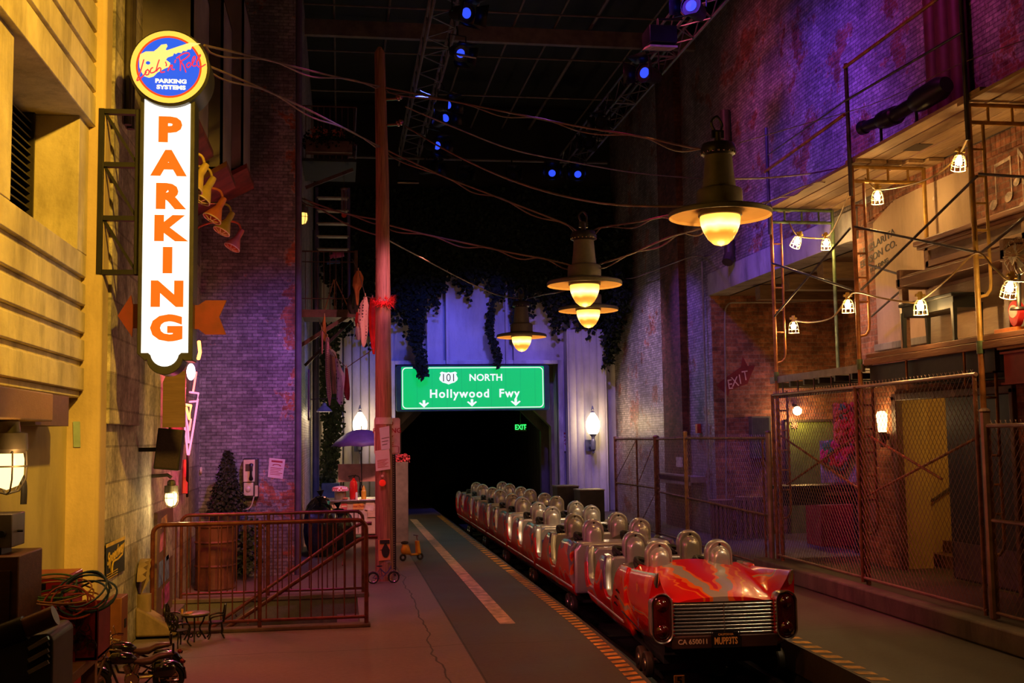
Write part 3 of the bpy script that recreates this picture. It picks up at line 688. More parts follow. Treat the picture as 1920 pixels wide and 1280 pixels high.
for k in range(9):
    a0, a1 = pi*k/9, pi*(k+1)/9; R_ = .2
    mb.add([(0,0,top-.38),(.05,R_*cos(a0),top-.22+R_*sin(a0)),(.09,R_*cos((a0+a1)/2),top-.22+R_*sin((a0+a1)/2)),(.05,R_*cos(a1),top-.22+R_*sin(a1)),(0,R_*cos(a0),top-.22+R_*sin(a0)),(0,R_*cos(a1),top-.22+R_*sin(a1))], [(0,1,2),(0,2,3),(1,4,5,3,2)])
mb.build('shell_head', SHM, ds, smooth=20)
mb = MB(); mb.tube([(.03,0,.12),(.03,0,top-.36)], .075, 12); mb.build('pipe', SHM, ds)
mb = MB(); mb.prism([(-.02,0),(.36,0),(.36,.04),(.1,.22),(-.02,.28)], -.14, .14); mb.build('foot', SHM, ds, bevel=.02)
d1 = thing('door_1', None, None, (-1.93, 13.1, 0)); d1['kind'] = 'structure'
ya, yb = P(292,1000,X=-1.93).y, P(322,1000,X=-1.93).y; zt = P(300,958,X=-1.93).z
mb = MB(); mb.box(-1.96, -1.915, ya, yb, 0, zt); mb.build('leaf', wood('brown_door', (.16,.08,.05), (.09,.045,.03)), d1, smooth=0, shift=d1.location)
for q0, q1, h0, h1, cc, nm in ((.15,.5,.62,.80,(.5,.12,.25),'pink'),(.1,.75,.30,.55,(.15,.2,.45),'blue'),(.3,.8,.08,.28,(.45,.06,.30),'magenta'),(.55,.95,.5,.85,(.35,.3,.3),'grey'),(.2,.6,.84,.95,(.55,.3,.1),'orange')):
    quad([(-1.914, ya+(yb-ya)*a, zt*b) for a, b in ((q0,h0),(q1,h0+.02),(q1-.03,h1),(q0+.02,h1-.02))], 'door_poster', mat('poster_'+nm, cc, .6, var=.6, scale=14), d1, nrm=(1,0,0), thick=.002, shift=d1.location)
# tape strip on pilaster
quad([P(137,790,Y=9.374), P(150,790,Y=9.374), P(151,838,Y=9.374), P(138,838,Y=9.374)][::-1], 'tape_strip', mat('pale_blue_tape', (.30,.42,.40), .5))
tag(bpy.data.objects['tape_strip'], 'pale blue strip of tape on the tan pilaster', 'tape')

# ---- items at the left edge, in front of the recess
lbx = thing('roller_shutter_box', 'tan wooden box beam at the top left above the caged light', 'box', (-1.95, 6.6, 2.1))
a_, b_ = P(100, 745, X=-1.86), P(100, 790, X=-1.86)
mb = MB(); mb.box(-2.17, -1.86, 4.6, a_.y, b_.z, P(100, 738, X=-1.86).z); mb.build('beam', wood('tan_board', (.46,.28,.08), (.38,.22,.06)), lbx, bevel=.01, shift=lbx.location)
mb = MB(); mb.box(-2.17, -1.97, a_.y, a_.y+.9, b_.z-.02, a_.z+.04); mb.build('dark_end', wood('dark_board', (.16,.09,.04), (.10,.06,.03)), lbx, smooth=0, shift=lbx.location)  # far end of the beam in darker wood
RDM = mat('toolbox_red', (.42,.018,.012), .35, var=.15)
YT = 7.4
cab = thing('wooden_cabinet', 'brown wooden cabinet standing at the left edge of the pavement', 'cabinet', (-2.15, YT-.6, 0))
x1, zt_ = P(36, 1042, Y=YT-.7).x, P(36, 1042, Y=YT-.7).z
WD = wood('cabinet_wood', (.30,.12,.04), (.18,.07,.02))
mb = MB(); mb.box(-2.17, x1, YT-.7, YT-.2, 0, zt_); mb.build('carcass', WD, cab, bevel=.008, shift=cab.location)
mb = MB(); mb.box(-2.16, x1-.045, YT-.715, YT-.70, .1, zt_-.08); mb.build('panel', wood('cabinet_panel', (.16,.06,.02), (.10,.04,.015)), cab, smooth=0, shift=cab.location)
dv = thing('metal_device', 'grey metal instrument box with knobs on top of the wooden cabinet', 'device', (-2.2, YT-.45, zt_))
xd = P(24, 1000, Y=YT-.6).x; hd = P(24, 963, Y=YT-.6).z-zt_
mb = MB(); mb.box(-2.17, xd, YT-.62, YT-.35, zt_+.04, zt_+hd); mb.build('case', mat('grey_case', (.13,.11,.09), .4, .4), dv, bevel=.006, shift=dv.location)
for q in (.1, .16): mb = MB(); mb.lathe([(.02,0),(.02,.03),(0,.03)], M=T(xd-.05-q+.1, YT-.62, zt_+.12) @ RX(90)); mb.build('knob', IRON, dv, shift=dv.location)
mb = MB(); mb.lathe([(.008,0),(.008,.03),(0,.03)], M=T(xd, YT-.5, zt_+hd*.55) @ RY(90)); mb.build('side_knob', IRON, dv, shift=dv.location)
mb = MB(); mb.box(-2.17, xd-.06, YT-.6, YT-.4, zt_, zt_+.04); mb.build('foot', IRON, dv, shift=dv.location)
tbx = thing('toolbox', 'red metal tool chest with a white label standing behind the coil of cords', 'toolbox', (-2.0, YT+.3, 0))
x0t, x1t, ztt = P(30,1100,Y=YT+.1).x, P(122,1100,Y=YT+.1).x, P(110,1082,Y=YT+.1).z
mb = MB(); mb.box(max(x0t,-2.17), x1t, YT+.1, YT+.6, .35, ztt); mb.build('body', RDM, tbx, bevel=.012, shift=tbx.location)
mb = MB(); mb.box(max(x0t,-2.17), x1t, YT+.2, YT+.6, .0, .35); mb.build('base', RDM, tbx, bevel=.008, shift=tbx.location)
q = P(70, 1100, Y=YT+.09); mb = MB(); mb.box(q.x-.06, q.x+.05, YT+.085, YT+.1, q.z-.018, q.z+.022); mb.build('latch', IRON, tbx, bevel=.004, shift=tbx.location)
q = P(48, 1125, Y=YT+.09); mb = MB(); mb.box(q.x-.07, q.x+.07, YT+.092, YT+.1, q.z-.04, q.z+.05); mb.build('label_plate', mat('label_grey', (.42,.44,.46), .5), tbx, smooth=0, shift=tbx.location)
mb = MB(); mb.text('CK', .07, T(q.x+.01, YT+.09, q.z-.015) @ FS, off=.02); mb.build('label_letters', mat('label_red', (.5,.04,.03), .5), tbx, smooth=0, shift=tbx.location)
q = P(103, 1112, Y=YT+.09); mb = MB(); mb.box(q.x-.02, q.x+.03, YT+.09, YT+.1, q.z-.05, q.z+.05); mb.build('side_latch', mat('toolbox_dark', (.10,.05,.02), .5), tbx, smooth=0, shift=tbx.location)
crt = thing('red_crate', 'open red crate of parts with extension cords piled on top', 'crate', (-1.75, YT, .3))
x0c, x1c = P(95,1200,Y=YT-.3).x, P(183,1200,Y=YT-.3).x; z0c, z1c = P(183,1238,Y=YT-.3).z, P(183,1140,Y=YT-.3).z
for (a, b, c, d) in ((x0c,x1c,YT-.3,YT-.28),(x0c,x1c,YT+.05,YT+.07),(x0c,x0c+.02,YT-.3,YT+.07),(x1c-.02,x1c,YT-.3,YT+.07)):
    mb = MB(); mb.box(a,b,c,d,z0c,z1c); mb.build('side', mat('crate_red', (.28,.012,.012), .5), crt, bevel=.004, shift=crt.location)
mb = MB(); mb.box(x0c,x1c,YT-.3,YT+.07,z0c,z0c+.02); mb.box((x0c+x1c)/2-.008,(x0c+x1c)/2+.008,YT-.31,YT-.3,z0c,z1c); mb.build('bottom', mat('crate_red', (.28,.012,.012), .5), crt, smooth=0, shift=crt.location)
mb = MB()
for k in range(26):
    c_ = Vector((random.uniform(x0c+.03,x1c-.03), YT-.305, random.uniform(z0c+.08,z0c+.25))); mb.tube(curve([c_+Vector((.03*cos(a*1.3+k), -.006, .025*sin(a*1.3+k))) for a in range(5)],3), .004, 4)
mb.build('tangled_parts', mat('oily_steel', (.12,.08,.06), .3, .8), crt, shift=crt.location)
def cord_coil(c, rx, ry, n, r, col, label, tilt, zamp=.04):
    pts = []
    rr_ = random.Random(label)
    for k in range(n*14):
        a = 2*pi*k/14; f = 1+.16*sin(a*.37+k*.05)+rr_.uniform(-.03,.03)
        pts.append((rx*f*cos(a)+.03*sin(k*.11), ry*f*sin(a), zamp*sin(a*.5+k*.03)+.012*(k/14)))
    mb = MB(TV(c) @ tilt); mb.tube(curve(pts, 2), r, 6)
    tag(mb.build('extension_cord', mat('cord_'+label.split()[0], col, .5)), label, 'cord', 'extension cords on the red crate')
zc1 = z1c+.03; mx = (x0c+x1c)/2
cord_coil((mx-.18, YT-.14, zc1+.05), .16, .13, 3, .006, (.10,.22,.03), 'green extension cord looped on the left of the red crate', RX(15))
cord_coil((mx+.05, YT-.2, zc1+.03), .14, .12, 5, .0065, (.035,.08,.09), 'teal extension cord coiled on the right end of the red crate', RX(50) @ RZ(20))
cord_coil((mx-.03, YT-.26, zc1-.01), .11, .09, 3, .006, (.55,.07,.03), 'red extension cord hanging over the front of the red crate', RX(60))
cord_coil((mx-.12, YT-.18, zc1+.03), .20, .12, 3, .0055, (.60,.25,.04), 'orange extension cord looped across the top of the red crate', RX(20))
bn = thing('workbench', 'low orange-brown wooden bench carrying the red crate', 'bench', (-1.9, YT-.2, 0))
mb = MB(); mb.box(x1+.02, x1c-.06, YT-.75, YT+.07, z0c-.06, z0c-.001); mb.build('top', wood('bench_wood', (.40,.18,.05), (.27,.11,.03)), bn, bevel=.005, shift=bn.location)
for (a, b) in ((x1+.03, YT-.73), (x1c-.14, YT-.73), (x1c-.14, YT-.02), (x1+.03, YT-.02)):
    mb = MB(); mb.box(a, a+.07, b, b+.07, 0, z0c-.06); mb.build('leg', wood('bench_wood', (.40,.18,.05), (.27,.11,.03)), bn, smooth=0, shift=bn.location)
# old grey machine with a roller, in front at the very left
YM = 6.35
ty = thing('old_machine', 'dark grey office machine with a chrome roller at the lower left corner', 'machine', (-1.9, YM, 0))
GM = mat('machine_grey', (.085,.08,.065), .5, .2)
x1m, zmt = P(100,1190,Y=YM-.25).x, P(95,1186,Y=YM-.25).z
mb = MB(); mb.prism([(-2.17, zmt-.42), (x1m, zmt-.42), (x1m, zmt-.03), (x1m-.03, zmt), (-2.17, zmt-.06)], YM-.25, YM+.2); mb.build('case', GM, ty, bevel=.015, shift=ty.location)
mb = MB(); mb.box(-2.17, x1m-.02, YM-.24, YM+.18, 0, zmt-.42); mb.build('stand', WD, ty, smooth=0, shift=ty.location)
q0, q1 = P(-30,1205,Y=YM-.28), P(48,1176,Y=YM-.28); q2 = P(104,1153,Y=YM-.28)
mb = MB(); mb.tube([q0, q1], .062, 16); mb.build('roller', mat('roller_dark', (.03,.025,.02), .35, .4), ty, shift=ty.location)
mb = MB(); mb.tube([q1, q2], .052, 16); mb.build('roller_cover', mat('roller_brown', (.20,.09,.06), .3, .6), ty, shift=ty.location)
for k in range(5):
    c_ = P(72, 1206+11*k, Y=YM-.27); mb = MB(T(*c_) @ RY(-28)); mb.box(-.055,.055,-.01,.02,-.012,.012); mb.build('key', mat('key_chrome', (.5,.47,.40), .2, .9) if k % 2 == 0 else IRON, ty, bevel=.003, shift=ty.location)

# ---- stair railings
RUST = mat('rust_red_paint', (.15,.036,.024), .38, .2, var=.4, scale=14)
def railing(label, Y, x0, x1, zt, zb, posts, nb, r=.022, name='stair_railing'):
    t = thing(name, label, 'railing', ((x0+x1)/2, Y, 0)); sh = t.location; k = .09
    pts = [(x0, Y, .0), (x0, Y, zt-k)] + [(x0+k-k*cos(radians(a)), Y, zt-k+k*sin(radians(a))) for a in (22, 45, 68, 90)] + [(x1-k+k*sin(radians(a)), Y, zt-k+k*cos(radians(a))) for a in (0, 22, 45, 68)] + [(x1, Y, zt-k), (x1, Y, 0)]
    mb = MB(); mb.tube(pts, r, 10); mb.build('top_rail', RUST, t, shift=sh, smooth=50)
    mb = MB(); mb.tube([(x0, Y, zb), (x1, Y, zb)], r*.8, 8); mb.build('bottom_rail', RUST, t, shift=sh)
    for x in posts: mb = MB(); mb.tube([(x, Y, 0), (x, Y, zt)], r, 8); mb.build('post', RUST, t, shift=sh)
    for i in range(1, nb):
        x = x0+(x1-x0)*i/nb; mb = MB(); mb.tube([(x, Y, zb), (x, Y, zt)], .007, 6); mb.build('baluster', RUST, t, shift=sh)
    return t
railing('nearer rust-red stair railing with curved corners on the street side of the stairwell', 11.50, -1.84, .26, 1.07, .10, (-.80,), 19)
railing('farther rust-red stair railing behind the stairwell in front of the barrel', 13.66, -1.86, .27, 1.02, .10, (-.85,), 20, .02)
for Yh, a, b, lab in ((13.45, (697,981), (412,1170), 'sloping rust-red handrail on the far side of the stairwell'), (11.80, (708,1006), (440,1172), 'sloping rust-red handrail on the near side of the stairwell')):
    p0, p1 = P(*a, Y=Yh), P(*b, Y=Yh); d = (p1-p0)
    mb = MB(); mb.tube([p0+Vector((.0,0,0)), p0+Vector((-.12,0,.0)), p0+Vector((-.2,0,-.03)), p1+d*.35], .021, 10)
    for f in (.25, .9): q = p0+d*f; mb.tube([q, q+Vector((0, .14 if Yh > 12 else -.17, -.05))], .008, 6)
    tag(mb.build('handrail', RUST, smooth=50), lab, 'handrail')

# ---- toy-sized cafe set on the pavement
IR2 = mat('wrought_iron', (.03,.022,.02), .35, .6)
def scroll(mb, c, r, a0, turns, rr, M):
    n = int(14*turns); mb.tube([(c[0]+r*(1-.75*k/n)*cos(a0+2*pi*turns*k/n), 0, c[2]+r*(1-.75*k/n)*sin(a0+2*pi*turns*k/n)) for k in range(n+1)], rr, 5, M=M)
tl = P(365, 1200, Z=0); ts = 1.0
tb_ = thing('cafe_table', 'tiny round wrought-iron cafe table in front of the stair railing', 'table', (tl.x, tl.y, 0))
mb = MB(); mb.lathe([(0,.262),(.128,.262),(.137,.258),(.137,.248),(.125,.248),(0,.25)], n=32); mb.build('table_top', mat('slate_top', (.20,.14,.12), .35), tb_)
mb = MB(); mb.lathe([(.118,.23),(.124,.23),(.124,.248),(.118,.248)], n=32); mb.build('apron', IR2, tb_)
for k in range(3):
    A = RZ(120*k+35); mb = MB(A); mb.tube(curve([(.11,0,.24),(.085,0,.17),(.05,0,.11),(.09,0,.04),(.115,0,0)],5), .009, 6); scroll(mb, (.045,0,.045), .03, 0, 1.3, .007, None); mb.build('leg', IR2, tb_)
def cafe_chair(loc, rz, label):
    t = thing('cafe_chair', label, 'chair', loc, rz, 'cafe chairs around the tiny table')
    mb = MB(); mb.lathe([(0,.155),(.075,.155),(.082,.150),(.075,.144),(0,.146)], n=24); mb.build('seat', IR2, t)
    for sx in (-1, 1):
        for sy in (-1, 1):
            mb = MB(); mb.tube(curve([(.055*sx,.05*sy,.15),(.06*sx,.06*sy,.08),(.05*sx,.055*sy,.04),(.08*sx,.075*sy,0)],4), .0075, 6); mb.build('leg', IR2, t)
    mb = MB()
    A = T(0,.078,.235) @ RX(-8)
    mb.tube([(.07*cos(a*pi/12), 0, .082*sin(a*pi/12)) for a in range(24)], .010, 6, closed=True, M=A)
    for k in range(12): a = pi*k/6; mb.tube([(.018*cos(a),0,.018*sin(a)), (.068*cos(a),0,.08*sin(a))], .007, 5, M=A)
    mb.tube([(.02*cos(a*pi/6), 0, .02*sin(a*pi/6)) for a in range(12)], .005, 5, closed=True, M=A)
    for sx in (-1, 1): mb.tube([(.05*sx,.07,.15),(.05*sx,.078,.18)], .005, 5)
    mb.build('backrest', IR2, t)
    mb = MB()
    for sx in (-1, 1): mb.tube(curve([(.066*sx,.07,.22),(.085*sx,.02,.22),(.08*sx,-.05,.20),(.066*sx,-.05,.152)],4), .008, 5)
    mb.build('armrest', IR2, t); return t
p = P(322, 1195, Z=0); cafe_chair((p.x+.02, p.y+.05, 0), 80, 'tiny iron cafe chair left of the tiny table')
p = P(404, 1196, Z=0); cafe_chair((p.x, p.y+.03, 0), -80, 'tiny iron cafe chair right of the tiny table, round back turned to the railing')
p = P(336, 1212, Z=0); cafe_chair((p.x, p.y, 0), 135, 'tiny iron cafe chair at the front left of the tiny table')
for (dx, dy, lab, k) in ((-.045, -.02, 'rear pizza plate on the tiny table', 0), (-.052, -.085, 'front pizza plate at the edge of the tiny table', 1)):
    t = thing('plate', lab, 'plate', (tl.x+dx, tl.y+dy, .262)); mb = MB(); mb.lathe([(0,.002),(.03,.002),(.038,.008),(.03,0),(0,0)], n=20); mb.build('dish', mat('white_china', (.75,.6,.5), .3), t)
    mb = MB(); mb.lathe([(0,.012),(.024,.010),(.030,.004),(0,.002)], n=14); mb.build('pizza', mat('pizza', (.55,.16,.04), .6, var=.6, scale=60), t)
g_ = MB(); g_.lathe([(.010,0),(.013,.04),(.011,.04),(0,.03)], c=(tl.x-.115, tl.y-.03, .262), n=14); tag(g_.build('drinking_glass', mat('amber_drink', (.60,.32,.08), .2)), 'tiny amber drinking glass on the left edge of the tiny table', 'glass')

# ---- pair of small motorcycles, bottom left
def wheel_mb(c, R_, wdt, M=None):
    mb = MB(M); mb.tube([(c[0]+R_*cos(a*pi/14), c[1], c[2]+R_*sin(a*pi/14)) for a in range(28)], wdt, 8, closed=True); return mb
def motorcycle(loc, rz, label):
    t = thing('motorcycle', label, 'motorcycle', loc, rz, None); t.scale = (.88,)*3
    BK = mat('gloss_black', (.012,.010,.010), .18, .2, bmp=0, coat=.6); CH = mat('bike_chrome', (.55,.45,.36), .15, 1.0, bmp=0); TY = mat('tyre', (.015,.013,.012), .7)
    for x, nm in ((-.30, 'front_wheel'), (.29, 'rear_wheel')):
        mb = wheel_mb((x,0,.135), .108, .026); w_ = mb.build(nm, TY, t)
        mb = MB(); mb.tube([(x+.08*cos(a*pi/12), 0, .135+.08*sin(a*pi/12)) for a in range(24)], .008, 6, closed=True)
        for k in range(12): a = pi*k/6; mb.tube([(x,0,.135),(x+.08*cos(a), .004*(-1)**k, .135+.08*sin(a))], .0022, 4)
        mb.lathe([(.022,-.022),(.022,.022)], c=(0,0,0), M=T(x,0,.135) @ RX(90), n=12); mb.build('rim', CH, w_)
    for x, nm, a0, a1 in ((-.30,'front_fender',40,170),(.29,'rear_fender',-5,150)):
        mb = MB(); rings = []
        for k in range(9):
            a = radians(a0+(a1-a0)*k/8); rings.append([Vector((x+rr*cos(a), yy, .135+rr*sin(a))) for rr, yy in ((.128,-.036),(.142,-.030),(.150,0),(.142,.030),(.128,.036))])
        mb.loft(rings); mb.build(nm, BK, t, solid=.004)
    mb = MB(); mb.loft([[Vector((x, w_*cos(a), z+h*sin(a))) for a in [k*pi/6 for k in range(12)]] for x, w_, z, h in ((-.20,.012,.335,.012),(-.17,.05,.335,.045),(-.10,.065,.335,.055),(-.02,.055,.325,.045),(.03,.02,.31,.02))], closed=True, cap0=True, cap1=True); mb.build('fuel_tank', BK, t, smooth=60)
    mb = MB(); mb.loft([[Vector((x, w_*cos(a), z+h*sin(a))) for a in [k*pi/6 for k in range(12)]] for x, w_, z, h in ((.0,.03,.30,.02),(.07,.065,.29,.03),(.14,.075,.295,.032),(.20,.05,.325,.03),(.29,.042,.335,.022),(.33,.02,.335,.01))], closed=True, cap0=True, cap1=True); mb.build('seat', mat('brown_leather', (.07,.03,.018), .4), t, smooth=60)
    mb = MB(); mb.box(.315,.335,-.02,.02,.33,.43); mb.build('back_rest', BK, t, bevel=.006)
    mb = MB(); mb.lathe([(.05,-.04),(.062,-.03),(.062,.03),(.05,.04)], M=T(-.01,0,.15) @ RX(90), n=16)
    for a in (-22, 22):
        for k in range(5): mb.lathe([(.035,0),(.035,.007),(.028,.008),(.028,.014)], M=T(-.01,0,.16) @ RY(a) @ T(0,0,.05+.015*k), n=14)
    mb.build('engine', CH, t)
    mb = MB(); mb.tube([(-.2,0,.33),(-.12,0,.12),(.08,0,.09),(.20,0,.20),(.0,0,.29)], .012, 6)
    for s_ in (-1,1): mb.tube([(.12,.03*s_,.2),(.29,.04*s_,.135)], .008, 6)
    mb.build('frame', BK, t)
    for s_ in (-1, 1):
        mb = MB(); mb.tube([(-.30,.035*s_,.135),(-.22,.035*s_,.36)], .010, 8); mb.build('fork', CH, t)
        mb = MB(); mb.tube(curve([(-.02,.04*s_,.14),(.0,.07*s_,.08),(.12,.075*s_,.075),(.38,.075*s_,.09)],4), [.012]*9+[.02]*4, 8); mb.build('exhaust_pipe', CH, t)
        mb = MB(); mb.tube(curve([(-.21,0,.39),(-.20,.07*s_,.42),(-.15,.15*s_,.43),(-.10,.17*s_,.42)],4), .007, 6); mb.tube([(-.15,.15*s_,.43),(-.10,.175*s_,.42)], .012, 8); mb.tube([(-.16,.14*s_,.43),(-.18,.15*s_,.49)], .004, 5); mb.ball((-.18,.15*s_,.495), .018, sc=(.4,1,.7)); mb.build('handlebar', CH, t)
        mb = MB(); mb.loft([[Vector((x, s_*(.085+d*cos(a)), .22+h*sin(a))) for a in [k*pi/5 for k in range(10)]] for x, d, h in ((.16,.01,.02),(.18,.035,.06),(.30,.04,.065),(.34,.01,.03))], closed=True, cap0=True, cap1=True); mb.build('saddlebag', BK, t, smooth=60)
    mb = MB(); mb.ball((-.27,0,.36), .045, sc=(1.1,1,1)); mb.build('headlamp', CH, t)
    mb = MB(); mb.ball((.40,0,.27), .02, sc=(1,1.4,1)); mb.build('tail_light', mat('red_lens', (.22,.01,.01), .2), t)
    mb = MB(); mb.tube([(.40,0,.27),(.425,0,.26)], .012, 6); mb.box(.42,.425,-.03,.03,.17,.22); mb.build('plate_holder', BK, t)
    mb = MB(); mb.tube([(-.02,.05,.06),(.0,.12,.0)], .006, 5); mb.build('kickstand', CH, t); return t
p = P(268, 1305, Z=0)
motorcycle((p.x-.07, p.y-.02, 0), 12, 'nearer toy-sized black and chrome motorcycle with a brown seat, parked at the bottom left')
motorcycle((p.x-.15, p.y+.42, 0), 6, 'farther toy-sized black motorcycle, partly hidden behind the nearer one')

# ---- brick building front: phone, flyer, tree, barrel
ph = thing('payphone', 'wall payphone with black handset and steel cord on the painted brick wall', 'telephone', tuple(P(471, 896, Y=YB)))
CHR = mat('phone_steel', (.62,.58,.46), .4, .2, bmp=0)
mb = MB(); mb.box(-.105,.105,-.10,0,-.28,.28); mb.build('back_box', mat('phone_black', (.02,.02,.02), .4), ph, bevel=.015)
mb = MB(); mb.box(-.10,.06,-.125,-.10,-.05,.26); mb.build('face_plate', CHR, ph, bevel=.008)
mb = MB(); mb.box(-.07,.03,-.13,-.125,.10,.20); mb.build('dial_panel', mat('phone_black', (.02,.02,.02), .4), ph, smooth=0)
mb = MB(); mb.tube(curve([(.01,-.15,.19),(.01,-.18,.15),(.01,-.185,.03),(.01,-.16,-.01)],4), [.03,.028,.024,.018,.016,.016,.016,.016,.02,.026,.03,.03,.03], 10); mb.build('handset', mat('handset_black', (.012,.012,.012), .3), ph)
mb = MB(); mb.box(-.09,.04,-.14,-.10,-.24,-.06); mb.ball((-.03,-.14,-.15), .04, sc=(1,.4,1)); mb.build('coin_box', CHR, ph, bevel=.006)
mb = MB(); mb.box(.06,.10,-.115,-.10,-.25,-.10); mb.build('side_plate', CHR, ph, smooth=0)
mb = MB(); mb.tube(curve([(-.08,-.11,-.20),(-.16,-.12,-.28),(-.10,-.12,-.42),(.0,-.12,-.40),(.05,-.12,-.25)],6), .008, 8); mb.build('steel_cord', CHR, ph)
def flyer(name, label, corners, col, parent=None, lines=5, hdr=(.10,.03,.04), Y=None, logo=True, cat='flyer'):
    c = sum(corners, Vector())/4; t = thing(name, label, cat, tuple(c))
    quad([corners[3], corners[2], corners[1], corners[0]], 'paper', mat(name+'_paper_%d' % int(col[2]*100), col, .7, var=.1, scale=3), t, thick=.003, shift=t.location)
    ux = (corners[1]-corners[0]); uz = (corners[3]-corners[0]); n = Vector((0,-.005,0)); mb = MB()
    def bar(u0, v0, u1, v1):
        q = [corners[0]+ux*a+uz*b+n for a, b in ((u0,v0),(u0,v1),(u1,v1),(u1,v0))]; mb.add(q, [(0,1,2,3)])
    if logo:
        bar(.15,.10,.85,.20)
        k = [corners[0]+ux*(.5+.28*cos(a))+uz*(.38-.10*sin(a))+n for a in [pi*i/8 for i in range(9)]]; k2 = [corners[0]+ux*(.5+.20*cos(a))+uz*(.38-.06*sin(a))+n for a in [pi*i/8 for i in range(9)]]
        mb.add(k+k2, [(i,i+1,10+i,9+i) for i in range(8)])
    for i in range(lines): v = .48+.42*i/lines; bar(.12, v, .88-.12*(i % 3), v+.025)
    mb.build('print', mat(name+'_ink', hdr, .6), t, smooth=0, shift=t.location); return t
flyer('band_flyer', 'white flyer with a red arched logo taped on the painted brick wall beside the payphone', [P(505,858,Y=YB-.004), P(535,861,Y=YB-.004), P(530,898,Y=YB-.004), P(502,894,Y=YB-.004)], (.70,.62,.60), hdr=(.35,.04,.06))
GRN = mat('conifer_needles', (.010,.018,.010), .7, var=.6, scale=20)
def leaf_cloud(fn, n, size, seed=1):
    """n small folded leaves; fn(random) gives a place and an outward direction"""
    r = random.Random(seed); mb = MB()
    for _ in range(n):
        c, o = fn(r); a = r.uniform(0, 2*pi); s_ = size*r.uniform(.6, 1.3)
        d = Vector((cos(a), r.uniform(-.6,.6), sin(a)-.3)).normalized(); u_ = (d.cross(o)).normalized()*s_*.42 if d.cross(o).length > .01 else Vector((0,0,s_*.4))
        o = o.normalized()*s_*r.uniform(-.2,.5)
        mb.add([c, c+d*s_*.5+u_+o, c+d*s_, c+d*s_*.5-u_+o], [(0,1,2),(0,2,3)])
    return mb
tr = thing('potted_conifer', 'dark cone-shaped evergreen standing in the corner beside the payphone', 'tree', (P(425, 1060, Y=15.6).x, 15.6, 0))
TZ = P(425, 850, Y=15.3).z
def cone_(r):
    h = r.random()**.8; z = .9+(TZ-.9)*h; a = r.uniform(0,2*pi); rr = (.27*(1-h)+.02)*math.sqrt(r.random()); return Vector((rr*cos(a), rr*sin(a), z)), Vector((cos(a), sin(a), .5))
leaf_cloud(cone_, 2600, .05, 3).build('foliage', GRN, tr, smooth=0)
mb = MB(); mb.tube([(0,0,.3),(0,0,TZ-.1)], [.03,.008], 8); mb.build('trunk', mat('bark', (.09,.05,.03), .8), tr)
mb = MB(); mb.lathe([(0,.86),(.16,.86),(.17,.9),(.18,.9),(.15,.55),(.13,.5),(.13,0),(0,0)], n=20); mb.build('pot', mat('dark_pot', (.06,.04,.035), .6), tr)
ba = thing('barrel', 'rusty brown metal barrel standing behind the stair railing', 'barrel', (P(406, 1090, Y=14.85).x-.02, 14.85, 0))
BM = mat('barrel_rust', (.13,.045,.022), .6, .2, var=.6, scale=5)
mb = MB(); mb.lathe([(.255,0),(.262,.02),(.25,.05),(.25,.28),(.262,.30),(.25,.32),(.25,.58),(.262,.60),(.25,.62),(.25,.78),(.265,.80),(.265,.83),(.245,.83),(.24,.80),(0,.80)], n=32); mb.build('drum', BM, ba)
mb = MB(); mb.lathe([(0,.84),(.24,.84),(.25,.83),(0,.825)], n=32); mb.build('lid', mat('barrel_lid', (.12,.05,.03), .6), ba)
def shr(r): a = r.uniform(0,2*pi); h = r.random(); return Vector((.22*cos(a)*r.random(), .22*sin(a)*r.random(), .1+.7*h)), Vector((cos(a), sin(a), .4))
sh_ = thing('weeds', 'low dark leafy weeds beside the barrel at the foot of the brick wall', 'plant', (P(462, 1050, Y=15.7).x, 15.7, 0))
leaf_cloud(shr, 420, .07, 5).build('leaves', mat('dark_leaf', (.03,.055,.025), .6, var=.5), sh_, smooth=0)
mb = MB(); mb.tube([(0,0,0),(0,0,.6)], .01, 5); mb.build('stem', mat('bark', (.09,.05,.03), .8), sh_)

# ---- utility pole with everything fixed to it
PX, PY = .58, 15.1
pole = thing('utility_pole', 'tall weathered wooden utility pole rising beside the railings', 'pole', (PX, PY, 0))
PW = wood('pole_wood', (.42,.20,.13), (.13,.055,.035), (14, 14, .8), .65, .5)
pts = [(PX+dx*0, PY, z) for z, dx in ((0,0),(2,0),(4,0),(6,0),(7.2,0),(7.32,0))]
mb = MB(); mb.tube([(0,0,0),(0,0,1.5),(0,0,3.5),(0,0,5.5),(-.03,0,7.25),(-.03,0,7.33)], [.122,.116,.105,.09,.072,.03], 20); mb.build('shaft', PW, pole)
mb = MB(); mb.lathe([(.118,0),(.118,.09)], M=T(0,0,P(715,795,Y=PY).z), n=20); mb.build('pale_band', mat('pale_tape', (.62,.50,.48), .5), pole)
for z in (P(720,188,Y=PY).z, P(720,236,Y=PY).z):
    mb = MB(); mb.tube([(0,-.02,z),(.22,-.03,z+.02)], .018, 8); mb.lathe([(0,0),(.03,.0),(.045,.02),(.03,.04),(.045,.06),(.02,.10),(0,.10)], M=T(.20,-.03,z+.02) @ RY(60), n=14); mb.build('insulator', mat('insulator_brown', (.25,.10,.06), .25, coat=.5), pole)
Yp = PY-.13
flyer('blue_notice', 'pale blue-white notice pinned to the right of the utility pole', [P(711,802,Y=Yp), P(730,798,Y=Yp), P(731,841,Y=Yp), P(715,844,Y=Yp)], (.60,.62,.70), logo=False, lines=3)
flyer('lost_notice', 'white printed notice with red heading pinned to the utility pole at head height', [P(703,845,Y=Yp), P(730,841,Y=Yp), P(732,879,Y=Yp), P(705,883,Y=Yp)], (.70,.64,.63), hdr=(.45,.05,.08), logo=False, lines=7)
